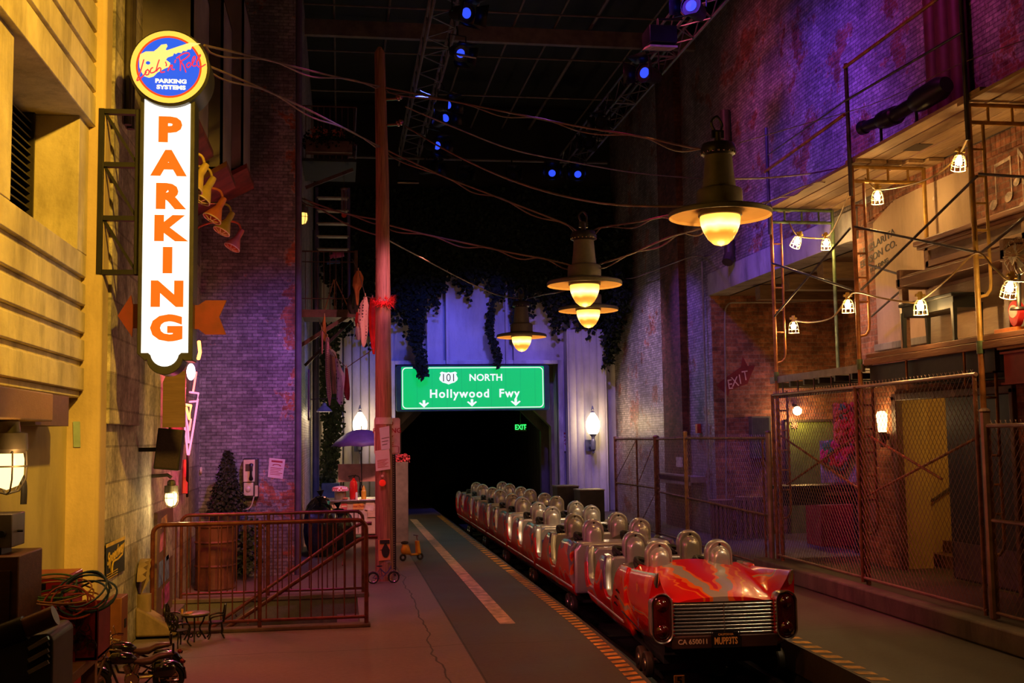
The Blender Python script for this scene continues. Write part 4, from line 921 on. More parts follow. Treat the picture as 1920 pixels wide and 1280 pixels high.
ofl = flyer('orange_flyer', 'orange flyer with a dark teardrop picture near the foot of the utility pole', [P(709,1012,Y=Yp), P(731,1010,Y=Yp), P(732,1049,Y=Yp), P(710,1051,Y=Yp)], (.72,.26,.10), hdr=(.03,.015,.01), logo=False, lines=1)
c_ = P(723,1031,Y=Yp-.01)-ofl.location; mb = MB(); mb.add([(c_.x+.055*sin(a)*(1 if cos(a) < 0 else 1-.75*cos(a)), c_.y, c_.z+.10*cos(a)) for a in [k*pi/8 for k in range(16)]], [tuple(range(16))]); mb.build('teardrop_picture', mat('ink_black', (.02,.015,.015), .6), ofl, smooth=0)
mb = MB(); a_ = P(712,1015,Y=Yp-.012)-ofl.location; mb.text('DOG', .05, T(a_.x+.05, a_.y, a_.z) @ FS, off=.02) if False else mb.box(a_.x, a_.x+.13, a_.y-.001, a_.y, a_.z-.03, a_.z+.02); mb.build('heading_box', mat('ink_black', (.02,.015,.015), .6), ofl, smooth=0)
mb = MB(); c_ = P(717,905,Y=Yp); mb.lathe([(.045,0),(.045,.015),(.03,.022),(0,.024)], M=TV(c_) @ RX(90), n=24); tag(mb.build('reflector', emit('red_reflector_glow', (.9,.02,.01), .35, (.7,.02,.01))), 'round red reflector on the utility pole', 'reflector')  # disc is no lamp; a little glow is added to its colour
mb = MB(); c_ = P(717,892,Y=Yp); mb.lathe([(.017,0),(.017,.02),(0,.024)], M=TV(c_) @ RX(90), n=16); tag(mb.build('button', mat('ivory', (.7,.55,.45), .5)), 'small pale button just above the round red reflector', 'button')
ns = thing('no_parking_sign', 'NO PARKING ANY TIME sign on a perforated post, half hidden by the utility pole', 'sign', (.72, 15.55, 0))
q0, q1 = P(750,783,Y=15.5), P(750,851,Y=15.5); sw = .36
mb = MB(); mb.prism(rrect(q0.x-sw, q0.x, q1.z, q0.z, .03), 15.5, 15.504); mb.build('plate', mat('sign_white', (.80,.66,.64), .5), ns, smooth=0, shift=ns.location)
mb = MB(); xc_ = q0.x-sw/2; SR = mat('sign_red', (.42,.02,.03), .5)
for i, (tx, sz) in enumerate((('NO', .11), ('PARKING', .095), ('ANY', .085), ('TIME', .085))): mb.text(tx, sz, T(xc_, 15.497, q0.z-.08-.098*i) @ FS, off=.012)
mb.tube([(*[(a, 15.498, b) for a, b in [pt]][0],) for pt in rrect(q0.x-sw+.02, q0.x-.02, q1.z+.015, q1.z+.11, .02)], .004, 4, closed=True); mb.text('2AM', .06, T(xc_, 15.497, q1.z+.06) @ FS, off=.01)
mb.build('lettering', SR, ns, smooth=0, shift=ns.location)
px_ = P(738,900,Y=15.52).x
mb = MB(); mb.box(px_-.028, px_+.028, 15.506, 15.54, 0, q0.z-.02)
mb.build('post', mat('galvanised', (.07,.06,.065), .4, .7), ns, smooth=0, shift=ns.location)
mb = MB()
for k in range(60): mb.lathe([(.0085,0),(0,.001)], M=T(px_, 15.505, .06+.031*k) @ RX(90), n=6)
mb.build('punched_holes', mat('hole_pale', (.45,.38,.40), .4), ns, smooth=0, shift=ns.location)  # holes marked as pale discs on the dark post
# red feather boa round the pole
r = random.Random(4); mb = MB(); zc_ = P(715,566,Y=PY).z
for k in range(420):
    a = r.uniform(0, 2*pi); rr = .125+r.uniform(0,.02); c_ = Vector((PX+rr*cos(a), PY+rr*sin(a), zc_+r.uniform(-.06,.06)+.03*sin(a))); d = Vector((cos(a)*.9, sin(a)*.9, r.uniform(-1,1))).normalized()*r.uniform(.04,.10)
    u_ = Vector((-sin(a),cos(a),0))*.008; mb.add([c_-u_, c_+u_, c_+d], [(0,1,2)])
mb.tube([(PX+.128*cos(k*pi/10), PY+.128*sin(k*pi/10), zc_+.03*sin(k*pi/10)) for k in range(20)], .025, 8, closed=True)
tag(mb.build('feather_boa', mat('boa_red', (.85,.03,.025), .8, bmp=0), smooth=0), 'bright red feather boa wrapped around the utility pole', 'feather boa')

# ---- toy bicycle at the foot of the pole
bk_ = thing('toy_bicycle', 'toy-sized cruiser bicycle leaning at the foot of the utility pole', 'bicycle', (P(720,1092,Z=0).x, 14.80, 0), 4)
CP = mat('bike_pink_chrome', (.60,.45,.50), .2, .8, bmp=0); BP = mat('bike_blue', (.10,.07,.16), .3)
for x, nm in ((-.145,'rear_wheel'),(.125,'front_wheel')):
    mb = wheel_mb((x,0,.075), .068, .010); w_ = mb.build(nm, mat('tyre', (.015,.013,.012), .7), bk_)
    mb = MB(); mb.tube([(x+.056*cos(a*pi/12), 0, .075+.056*sin(a*pi/12)) for a in range(24)], .005, 5, closed=True)
    for k in range(10): a = pi*k/5; mb.tube([(x,0,.075),(x+.056*cos(a),0,.075+.056*sin(a))], .0018, 4)
    mb.build('rim', CP, w_)
mb = MB(); mb.tube(curve([(-.145,0,.075),(-.03,0,.07),(-.05,0,.2)],3), .006, 6); mb.tube(curve([(-.05,0,.19),(.03,0,.13),(.09,0,.22)],4), .009, 6); mb.tube([(-.03,0,.07),(.095,0,.2)], .008, 6); mb.tube([(-.145,0,.075),(-.05,0,.19)], .005, 6); mb.build('frame', BP, bk_)
mb = MB(); mb.tube([(.125,0,.075),(.09,0,.24)], .006, 6); mb.build('fork', CP, bk_)
mb = MB(); mb.tube(curve([(.02,-.08,.27),(.07,-.07,.275),(.10,0,.25),(.07,.07,.275),(.02,.08,.27)],4), .006, 6); mb.build('handlebar', CP, bk_)
mb = MB(); mb.ball((-.06,0,.225), .03, sc=(1.3,.8,.4)); mb.build('saddle', mat('saddle_black', (.02,.02,.02), .5), bk_)
mb = MB(); mb.lathe([(.022,-.01),(.022,.01)], M=T(-.03,0,.07) @ RX(90), n=14); mb.build('chain_guard', CP, bk_)
for x, nm in ((-.145,'rear_fender'),(.125,'front_fender')):
    mb = MB(); mb.tube([(x+.085*cos(radians(a)),0,.075+.085*sin(radians(a))) for a in range(10,171,20)], .007, 6); mb.build(nm, CP, bk_)
# yellow scooter and grey barrier behind the pole
sc_ = thing('toy_scooter', 'small yellow toy scooter with a black seat behind the sign post', 'scooter', (P(770,1042,Y=17.4).x, 17.4, 0), 20)
YS = mat('scooter_yellow', (.60,.32,.02), .4)
mb = MB(); mb.loft([[Vector((x, w_*cos(a), z+h*sin(a))) for a in [k*pi/5 for k in range(10)]] for x, w_, z, h in ((-.16,.02,.16,.03),(-.13,.05,.18,.08),(-.04,.05,.17,.08),(.0,.04,.09,.02),(.10,.04,.09,.02),(.16,.02,.1,.02))], closed=True, cap0=True, cap1=True); mb.build('body', YS, sc_, smooth=60)
mb = MB(); mb.ball((-.10,0,.28), .05, sc=(1.3,.8,.5)); mb.build('seat', mat('saddle_black', (.02,.02,.02), .5), sc_)
mb = MB(); mb.prism([(.10,.1),(.16,.1),(.13,.3),(.09,.3)], -.05, .05); mb.build('leg_shield', YS, sc_, bevel=.01)
mb = MB(); mb.tube([(.12,0,.28),(.10,0,.38)], .01, 6); mb.tube([(.09,-.08,.38),(.09,.08,.38)], .008, 6); mb.build('handlebar', CP, sc_)
for x in (-.13, .16): mb = wheel_mb((x,0,.055), .04, .016); mb.build('wheel', mat('tyre', (.015,.013,.012), .7), sc_)
cb_ = thing('control_box', 'grey upright cabinet with red flowers on top beside the tunnel mouth', 'cabinet', (P(752,1000,Y=20.5).x, 20.5, 0))
zt2 = P(755,866,Y=20.4).z; mb = MB(); mb.box(-.10,.13,-.1,.2,0,zt2); mb.build('body', mat('cabinet_grey', (.17,.16,.16), .6), cb_, bevel=.01)
mb = MB(); mb.box(-.15,-.10,-.12,.1,.85,zt2-.02); mb.build('orange_post', mat('post_orange', (.65,.22,.10), .5), cb_, bevel=.005)
def flw(r): return Vector((r.uniform(-.15,.15), r.uniform(-.1,.15), zt2+r.uniform(0,.13))), Vector((r.uniform(-1,1),-.5,1))
leaf_cloud(flw, 160, .05, 9).build('flowers', mat('red_petals', (.60,.08,.12), .6, var=.5, scale=30), cb_, smooth=0)

# ================================================================ ALLEY AND FACADE THINGS
# ---- hot-dog cart
KY = 21.2
kx0, kx1 = P(590, 960, Y=KY).x, P(722, 960, Y=KY).x
kt = P(640, 938, Y=KY).z; kb_ = P(640, 1003, Y=KY).z
ct = thing('food_cart', 'white hot-dog cart with stickers parked in the alley left of the utility pole', 'cart', ((kx0+kx1)/2, KY+.3, 0))
CW = mat('cart_white', (.62,.47,.42), .4, .15); sh = ct.location
mb = MB(); mb.box(kx0+.13, kx1, KY, KY+.8, kb_, kt-.02); mb.build('body', CW, ct, bevel=.02, shift=sh)
mb = MB(); mb.box(kx0-.02, kx1+.02, KY-.06, KY+.85, kt-.02, kt+.01); mb.build('counter', mat('cart_steel', (.45,.40,.40), .3, .8), ct, bevel=.006, shift=sh)
mb = MB(); mb.box(kx0, kx0+.14, KY+.05, KY+.6, kt-.22, kt-.16); mb.build('side_shelf', mat('shelf_dark', (.10,.06,.05), .5), ct, smooth=0, shift=sh)
for a, b in ((kx0+.35, kx0+.36), (kx0+.80, kx0+.81)):
    mb = MB(); mb.box(a, b, KY-.006, KY, kb_+.03, kt-.05); mb.build('panel_seam', IRON, ct, smooth=0, shift=sh)
mb = MB(); q = P(665, 949, Y=KY-.01); mb.prism(rrect(q.x-.03, q.x+.17, q.z-.06, q.z+.05, .02), KY-.012, KY-.008); mb.build('orange_sticker', mat('sticker_orange', (.80,.38,.10), .5), ct, smooth=0, shift=sh)
mb = MB(); mb.text('Hot Dogs', .055, T(q.x+.07, KY-.014, q.z) @ FS @ RZ(2), off=.02, shear=.3); mb.build('sticker_lettering', mat('sign_red', (.42,.02,.03), .5), ct, smooth=0, shift=sh)
mb = MB(); q = P(646, 949, Y=KY-.01); mb.prism(rrect(q.x-.06, q.x+.05, q.z-.06, q.z+.06, .02), KY-.012, KY-.008); mb.build('crest_sticker', mat('sticker_red', (.60,.10,.10), .5), ct, smooth=0, shift=sh)
mb = MB(); mb.box(q.x-.05, q.x+.04, KY-.014, KY-.011, q.z-.015, q.z+.015); mb.build('crest_band', mat('white_china', (.75,.6,.5), .3), ct, smooth=0, shift=sh)
quad([P(684,955,Y=KY-.02), P(699,958,Y=KY-.02), P(703,937,Y=KY-.02), P(688,934,Y=KY-.02)], 'taped_note', mat('note_paper', (.72,.55,.50), .7), ct, shift=sh)
mb = MB(); mb.box(kx1-.33, kx1-.05, KY-.02, KY-.004, kb_+.32, kb_+.50); mb.build('door', mat('cart_door', (.62,.42,.32), .5), ct, bevel=.004, shift=sh)
mb = MB(); mb.box(kx0+.14, kx0+.34, KY-.01, KY, kt-.38, kt-.28); mb.build('vent', IRON, ct, smooth=0, shift=sh)
for x in (kx0+.3, kx1-.2):
    mb = MB(); mb.tube([(x+.14*cos(a*pi/8), KY+.15, .15+.14*sin(a*pi/8)) for a in range(16)], .022, 6, closed=True); mb.lathe([(.13,-.01),(.13,.01)], M=T(x, KY+.15, .15) @ RX(90), n=20); mb.build('wheel', mat('tyre', (.015,.013,.012), .7), ct, shift=sh)
mb = MB(); mb.box(kx0+.2, kx1, KY+.1, KY+.75, .12, kb_); mb.build('undercarriage', mat('matt_black', (.012,.012,.013), .7, bmp=0), ct, smooth=0, shift=sh)
pn = thing('pan_rack', 'pink-grey back board standing on the hot-dog cart', 'board', (P(668,905,Y=KY+.7).x, KY+.7, kt))
q0, q1 = P(634,870,Y=KY+.7), P(705,902,Y=KY+.7)
mb = MB(); mb.box(q0.x, kx1, KY+.68, KY+.72, q1.z, q0.z); mb.build('board', mat('cart_backboard', (.50,.28,.25), .6), pn, smooth=0, shift=pn.location)
for x in (q0.x+.04, kx1-.06): mb = MB(); mb.box(x, x+.03, KY+.69, KY+.71, kt, q1.z); mb.build('support', IRON, pn, smooth=0, shift=pn.location)
# umbrella on the cart
uc = P(672, 830, Y=KY+.35); ut = P(672, 805, Y=KY+.35).z; ue = P(620, 838, Y=KY+.35)
um = thing('umbrella', 'open dark purple umbrella standing over the hot-dog cart', 'umbrella', (uc.x+.06, KY+.35, kt))
Ru = uc.x+.06-ue.x; rings = []
for k in range(7):
    t_ = k/6; zz = ut - kt - (ut-ue.z)*(t_**2.1); ring = []
    for j in range(32):
        a = 2*pi*j/32; sc_l = 1-.10*t_*(1-abs(cos(4*a)))*0 - .05*t_*abs(sin(4*a)); ring.append(Vector((Ru*t_*cos(a)*sc_l+.0001*cos(a), Ru*t_*sin(a)*sc_l, zz+.02*t_*abs(sin(4*a)))))
    rings.append(ring)
mb = MB(); mb.loft(rings, closed=True); mb.build('canopy', mat('umbrella_cloth', (.05,.022,.12), .6), um, solid=.004, smooth=30)
mb = MB(); mb.tube([(0,0,.0),(0,0,ut-kt+.07)], .010, 8); mb.build('shaft', IRON, um)
mb = MB()
for k in range(8): a = k*pi/4; mb.tube([(0,0,ut-kt-.2),(Ru*.55*cos(a),Ru*.55*sin(a),ut-kt-.10)], .004, 4)
mb.build('ribs', IRON, um)
mb = MB(); mb.lathe([(.03,.05),(.05,.10),(.035,.16),(.055,.2),(.03,.26)], n=14); mb.build('clamp', IRON, um)
# things on the cart
q = P(653, 935, Y=KY+.1)
t = thing('cooking_pot', 'metal pot with a red gingham cloth lid on the cart counter', 'pot', (P(638,935,Y=KY+.1).x, KY+.15, kt+.01))
mb = MB(); mb.lathe([(0,0),(.11,0),(.11,.20),(0,.20)], n=24); mb.build('pot_body', mat('brass_pot', (.45,.38,.22), .3, .8, bmp=0), t)
m_, nt_, b_ = base('gingham'); ck = N(nt_, 'ShaderNodeTexChecker'); ck.inputs['Scale'].default_value = 30; ck.inputs['Color1'].default_value = (.55,.03,.06,1); ck.inputs['Color2'].default_value = (.75,.55,.55,1); nt_.links.new(objc(nt_), ck.inputs[0]); nt_.links.new(ck.outputs[0], b_.inputs['Base Color'])
mb = MB(); rings = [[Vector((r_*(1+.06*sin(9*a)*(r_>.1))*cos(a), r_*(1+.06*sin(9*a)*(r_>.1))*sin(a), z)) for a in [2*pi*j/36 for j in range(36)]] for r_, z in ((.15,.16),(.155,.19),(.14,.23),(.08,.25),(.001,.255))]; mb.loft(rings, closed=True); mb.build('cloth_cover', m_, t)
t = thing('fire_extinguisher', 'red fire extinguisher standing on the cart counter', 'extinguisher', (P(663,935,Y=KY+.2).x, KY+.2, kt+.01))
mb = MB(); mb.lathe([(0,0),(.072,0),(.078,.03),(.078,.28),(.06,.34),(.025,.37),(.025,.40),(0,.40)], n=20); mb.build('cylinder', mat('extinguisher_red', (.60,.015,.01), .25, coat=.6), t)
mb = MB(); mb.tube(curve([(.0,0,.40),(.03,0,.44),(.10,0,.42),(.12,-.02,.30),(.10,-.03,.12)],4), .010, 6); mb.tube([(-.10,0,.43),(.05,0,.45)], .012, 6); mb.tube([(-.09,0,.40),(.03,0,.41)], .008, 6); mb.build('hose_and_lever', IRON, t)
t = thing('mustard_bottle', 'yellow squeeze bottle of mustard on the cart counter', 'bottle', (P(682,932,Y=KY+.1).x, KY+.1, kt+.01))
mb = MB(); mb.lathe([(0,0),(.048,0),(.048,.15),(.03,.18)], n=16); mb.build('bottle', mat('mustard', (.78,.42,.03), .4), t)
mb = MB(); mb.lathe([(.033,.18),(.033,.20),(.006,.26),(0,.26)], n=16); mb.build('nozzle', mat('mustard', (.78,.42,.03), .4), t)
mb = MB(); mb.lathe([(0,0),(.022,0),(.022,.12),(.012,.14),(0,.14)], c=(P(668.5,935,Y=KY).x, KY-.0, kt+.01), n=12); tag(mb.build('salt_shaker', mat('white_china', (.75,.6,.5), .3)), 'small white shaker in front of the red fire extinguisher', 'shaker')
mb = MB(); mb.ball((P(648,935,Y=KY).x, KY+.02, kt+.035), .035, sc=(1.6,1,.6)); tag(mb.build('bread_roll', mat('pizza', (.55,.16,.04), .6, var=.6, scale=60)), 'orange-brown bread roll at the front of the cart counter', 'bread')
t = thing('small_padlock', 'brass-pink cup with a wire handle on the cart side shelf', 'cup', (P(619,952,Y=KY-.1).x, KY+.1, kt-.16)); mb = MB(); mb.lathe([(0,0),(.045,0),(.045,.06),(0,.06)], n=16); mb.build('cup', mat('pink_metal', (.6,.35,.3), .3, .6), t)
mb = MB(); mb.tube([(.04*cos(a*pi/8),0,.06+.06*sin(a*pi/8)) for a in range(9)], .005, 6); mb.build('handle', mat('pink_metal', (.6,.35,.3), .3, .6), t); t.name = 'wire_handled_cup'
# rubbish bags left of the cart
def bag(loc, s, seed, label):
    r = random.Random(seed); mb = MB(); n, m = 20, 12; rings = []
    for i in range(m+1):
        a = pi*i/m; ring = []
        for k in range(n):
            q = 2*pi*k/n; w_ = 1+.13*sin(3*q+seed)*sin(a)+.08*sin(7*q+2*a+seed)+r.uniform(-.04,.04); ring.append(Vector((s[0]*sin(a)**.75*w_*cos(q), s[1]*sin(a)**.75*w_*sin(q), s[2]*(1-cos(a))*(1+.03*sin(5*q)))))
        rings.append(ring)
    t = thing('rubbish_bag', label, 'bag', loc, 0, 'black rubbish bags against the alley wall')
    mb.loft(rings, closed=True); mb.build('sack', mat('bin_bag', (.02,.02,.028), .22, coat=.4), t, smooth=25)
    mb = MB(); mb.tube([(0,0,2*s[2]-.02),(.01,0,2*s[2]+.03),(0,0,2*s[2]+.12)], [.03,.02,.07], 8); mb.build('knot', mat('bin_bag', (.02,.02,.028), .22, coat=.4), t)
p = P(592, 1040, Z=0); bag((-.33, 18.4, 0), (.28,.28,.42), 1, 'tall black rubbish bag nearest the brick corner')
bag((-.05, 18.9, 0), (.27,.27,.36), 2, 'round black rubbish bag in front of the hot-dog cart')
bag((-.34, 19.4, 0), (.26,.26,.45), 5, 'black rubbish bag behind the others against the alley wall')
# vine column and dark pipes, sign on the alley wall
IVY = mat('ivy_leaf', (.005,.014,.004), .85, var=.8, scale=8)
def vine(name, label, X, Y, z0_, z1_, w0, n, seed, size=.09, group=None, sway=.05):
    t = thing(name, label, 'vine', (X, Y, z0_), 0, group)
    def fn(r):
        h = r.random(); a = r.uniform(0,2*pi); rr = w0*math.sqrt(r.random())*(1-.45*abs(h-.6)); return Vector((rr*cos(a)+sway*sin(h*7+seed), -abs(rr*.5*sin(a)), h*(z1_-z0_))), Vector((cos(a),-1,.3))
    leaf_cloud(fn, n, size, seed).build('leaves', IVY, t, smooth=0)
    mb = MB(); mb.tube([(sway*sin(h*7/8+seed), 0, h/8*(z1_-z0_)) for h in range(9)], .012, 5); mb.build('stem', mat('bark', (.09,.05,.03), .8), t)
IVY = mat('vine_leaf', (.05,.085,.035), .6, var=.6, scale=8)
vine('climbing_vine', 'leafy vine climbing the pipes at the back of the alley', P(620,800,Y=25.5).x, 25.5, P(620,912,Y=25.5).z, P(620,610,Y=25.5).z, .24, 1900, 11, .10)
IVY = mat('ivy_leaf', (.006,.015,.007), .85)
mb = MB(); zt_ = P(618,905,Y=25.4).z; mb.box(P(603,905,Y=25.4).x, P(637,905,Y=25.4).x, 25.2, 25.7, 0, zt_); tag(mb.build('blue_planter', mat('planter_blue', (.12,.16,.30), .5), bevel=.02), 'tall blue-lit planter under the climbing vine', 'planter')
for x_, r_, lab in ((P(591,800,Y=24.5).x, .06, 'thick dark pipe on the alley wall behind the vine'), (P(597,800,Y=24.5).x, .018, 'thin pale conduit beside the thick alley pipe')):
    mb = MB(); mb.tube([(x_, 24.5, 0), (x_, 24.5, 6.5)], r_, 10); tag(mb.build('alley_pipe', mat('pipe_blue', (.05,.05,.10), .5)), lab, 'pipe')
mb = MB(); q = P(579,740,X=-.6); mb.prism([(-.12,-.42),(.0,-.5),(.12,-.42),(.14,0),(.12,.42),(0,.5),(-.12,.42),(-.14,0)], -.02, .02, TV(q) @ RZ(90)); tag(mb.build('oval_sign', mat('sign_maroon', (.10,.03,.06), .5), bevel=.01), 'dark maroon oval sign on the alley brick wall', 'sign')
t = thing('shade_lamp', 'small dark cone-shade lamp on a thin rod at the back of the alley', 'lamp', tuple(P(608, 768, Y=22.5)))
mb = MB(); mb.lathe([(.0,.14),(.03,.14),(.05,.08),(.10,.04),(.16,-.03),(.155,-.04),(.09,.02),(0,.05)], n=24); mb.build('shade', mat('shade_grey', (.12,.10,.14), .5), t)
mb = MB(); mb.ball((0,0,-.005), .05, sc=(1,1,.6)); mb.build('bulb', emit('cool_bulb', (1.0,.80,.50), 14), t)
mb = MB(); mb.tube([(-.30,0,.21),(.50,0,.24)], .010, 6); mb.tube([(0,0,.22),(0,0,.12)], .008, 6); mb.box(-.36,-.34,-.02,.02,.12,.32); mb.build('rod', IRON, t)
p = P(608, 778, Y=22.5); point('shade_lamp_light', (p.x, p.y, p.z), (1.0,.80,.45), 9, .05)

# ---- fire escape
FE_ = mat('fire_escape_iron', (.15,.07,.06), .5, .3, var=.4); FB = mat('ladder_blue', (.09,.07,.18), .5, .2)
bl = thing('fire_escape', 'iron fire-escape balcony with ladder on the side of the brick building', 'fire escape', (-.2, 19, 4.1))
bx0, bx1, by0, by1, bz = -.64, .28, 18.9, 20.4, P(600,585,Y=19).z
mb = MB(); mb.box(bx0, bx1, by0, by1, bz-.02, bz+.03); mb.box(bx0, bx1, by0-.03, by0, bz-.10, bz+.03); mb.box(bx1-.03, bx1, by0, by1, bz-.10, bz+.03); mb.build('platform', FE_, bl, smooth=0, shift=bl.location)
rz0, rz1 = bz+.10, P(600,473,Y=19).z
for zz in (rz1, rz1-.18, bz+.22): mb = MB(); mb.tube([(bx0,by0,zz),(bx1,by0,zz),(bx1,by1,zz)], .014 if zz == rz1 else .009, 6); mb.build('railing_bar', FE_, bl, shift=bl.location)
for k in range(9): x = bx0+.06+(bx1-bx0-.1)*k/8; mb = MB(); mb.tube([(x,by0,bz),(x,by0,rz1)], .007, 5); mb.build('baluster', FE_, bl, shift=bl.location)
for k in range(5): y_ = by0+.25+k*.27; mb = MB(); mb.tube([(bx1,y_,bz),(bx1,y_,rz1)], .007, 5); mb.build('baluster', FE_, bl, shift=bl.location)
mb = MB(); mb.box(bx1-.03,bx1+.02,by0-.02,by0+.03,bz,rz1+.02); mb.build('corner_post', FE_, bl, smooth=0, shift=bl.location)
q0, q1 = P(560,650,Y=18.95), P(664,585,Y=18.95); mb = MB(); mb.tube([q0, q1], .045, 4); mb.build('brace', FE_, bl, shift=bl.location)
mb = MB(); mb.tube([(-.62, 19.9, 3.2), (.2, 19.9, bz-.05)], .035, 4); mb.build('brace', IRON, bl, shift=bl.location)
for x in (P(594,400,Y=19.6).x, P(654,400,Y=19.6).x):
    mb = MB(); mb.box(x-.025, x+.025, 19.55, 19.65, bz, P(600,352,Y=19.6).z); mb.build('ladder_rail', FB, bl, smooth=0, shift=bl.location)
xa, xb = P(594,400,Y=19.6).x, P(654,400,Y=19.6).x
for k, py in enumerate((372, 396, 420, 444, 468)):
    z_ = P(620,py,Y=19.6).z; mb = MB(); mb.box(xa, xb, 19.5, 19.68, z_-.012, z_+.012); mb.build('ladder_step', mat('step_metal', (.34,.30,.24), .5, .3), bl, smooth=0, shift=bl.location)
ub = thing('upper_balcony', 'dark upper fire-escape balcony with a flower box, high above the alley', 'balcony', (-.2, 19, 6.6))
uz0, uz1 = P(620,300,Y=19).z, P(620,203,Y=19).z; ux0, ux1 = -.64, P(668,250,Y=19).x
mb = MB(); mb.box(ux0, ux1, 18.9, 20.4, uz0-.05, uz0); mb.build('platform', BLACK, ub, smooth=0, shift=ub.location)
for zz in (uz1, uz0+.25): mb = MB(); mb.tube([(ux0,18.9,zz),(ux1,18.9,zz),(ux1,20.4,zz)], .014, 6); mb.build('railing_bar', FE_, ub, shift=ub.location)
for k in range(9): x = ux0+.06+(ux1-ux0-.1)*k/8; mb = MB(); mb.tube([(x,18.9,uz0),(x,18.9,uz1)], .007, 5); mb.build('baluster', FE_, ub, shift=ub.location)
mb = MB(); mb.tube([P(573,352,Y=18.95), P(662,318,Y=18.95)], .04, 4); mb.build('brace', FE_, ub, shift=ub.location)
fb_ = thing('flower_box', 'flower box with small red blooms on the upper balcony', 'flower box', (-.15, 18.75, uz0+.05))
mb = MB(); mb.box(-.42,.36,-.1,.1,0,.2); mb.build('planter', FE_, fb_, smooth=0)
def fbx(r): return Vector((r.uniform(-.45,.40), r.uniform(-.14,.1), r.uniform(.1,.34))), Vector((r.uniform(-1,1),-1,1))
leaf_cloud(fbx, 420, .06, 21).build('foliage', IVY, fb_, smooth=0)
def fbf(r): return Vector((r.choice((-.3,-.22,-.1,.08,.2))+r.uniform(-.05,.05), r.uniform(-.16,-.05), r.uniform(.26,.4))), Vector((0,-1,1))
leaf_cloud(fbf, 90, .05, 22).build('blooms', mat('bloom_red', (.50,.10,.06), .6), fb_, smooth=0)
# telescope on tripod on the balcony
te = thing('telescope', 'telescope on a splayed tripod on the fire-escape balcony', 'telescope', (P(627,560,Y=19.3).x, 19.3, bz+.03))
PKM = mat('telescope_pink', (.62,.10,.30), .4)
zz = P(627,480,Y=19.3).z-te.location.z
mb = MB(); mb.tube([(-.08,0,zz-.02),(-.02,0,zz+.01)], .035, 10); mb.tube([(-.02,0,zz+.01),(.16,0,zz+.05)], .055, 12); mb.build('tube', PKM, te)
mb = MB(); mb.tube([(-.13,0,zz-.12),(.10,0,zz-.10)], .03, 10); mb.build('mount', mat('mount_blue', (.05,.15,.5), .4), te)
mb = MB(); mb.tube([(0,0,zz-.1),(0,0,zz-.42)], .02, 8); mb.build('column', IRON, te)
for dx, dy in ((-.17,-.1),(.27,-.1),(.0,.2)): mb = MB(); mb.tube([(0,0,zz-.38),(dx,dy,0)], .010, 6); mb.build('leg', mat('tripod_orange', (.55,.22,.12), .4), te)
# wind chime
wc = thing('wind_chime', 'wind chime with a red disc hanging in front of the upper ladder', 'wind chime', tuple(P(645, 355, Y=19.0)))
mb = MB(); mb.lathe([(0,0),(.06,0),(.06,.02),(0,.03)], n=16); mb.tube([(0,0,.02),(0,0,.25)], .004, 4); mb.build('top', FE_, wc)
for k in range(4): a = k*pi/2+.4; mb = MB(); mb.tube([(.045*cos(a),.045*sin(a),0),(.045*cos(a),.045*sin(a),-.34-.02*k)], .008, 6); mb.build('pipe', mat('chime_pipe', (.45,.30,.40), .3, .8), wc)
mb = MB(); mb.tube([(0,0,0),(0,0,-.42)], .003, 4); mb.lathe([(0,-.008),(.045,-.006),(.045,.006),(0,.008)], M=T(0,0,-.45) @ RX(90), n=16); mb.build('clapper', mat('clapper_red', (.6,.05,.02), .5), wc)

# ---- washing on the lines
def pmat(name, c1, c2, scale, kind='dots'):
    m, nt, b = base(name); o = scalev(nt, objc(nt), (scale,)*3)
    if kind == 'dots':
        v = N(nt, 'ShaderNodeTexVoronoi'); nt.links.new(o, v.inputs['Vector']); v.inputs['Scale'].default_value = 1; v.inputs['Randomness'].default_value = .25
        f = mathn(nt, 'LESS_THAN', v.outputs['Distance'], .30)
    else:
        c = N(nt, 'ShaderNodeTexChecker'); nt.links.new(o, c.inputs[0]); c.inputs['Scale'].default_value = 1; f = c.outputs[1]
    nt.links.new(mix(nt, f, c1, c2), b.inputs['Base Color']); b.inputs['Roughness'].default_value = .8; return m
LINE = MB(); LINE.tube([P(a,b-1,Y=c) for a,b,c in ((598,598,18.6),(603,618,18.0),(614,632,17.6),(620,655,17.35),(631,672,17.1),(650,690,16.8),(700,655,15.5))], .006, 5)
tag(LINE.build('clothes_line', mat('line_cord', (.25,.20,.18), .7)), 'lower clothes line sagging below the fire escape', 'clothes line')
LINE = MB(); LINE.tube([P(a,b-1,Y=c) for a,b,c in ((660,486,18.9),(672,508,17.9),(685,556,16.6),(698,560,15.6),(712,562,15.2))], .006, 5)
tag(LINE.build('clothes_line', mat('line_cord', (.25,.20,.18), .7)), 'upper clothes line from the fire escape to the utility pole', 'clothes line')
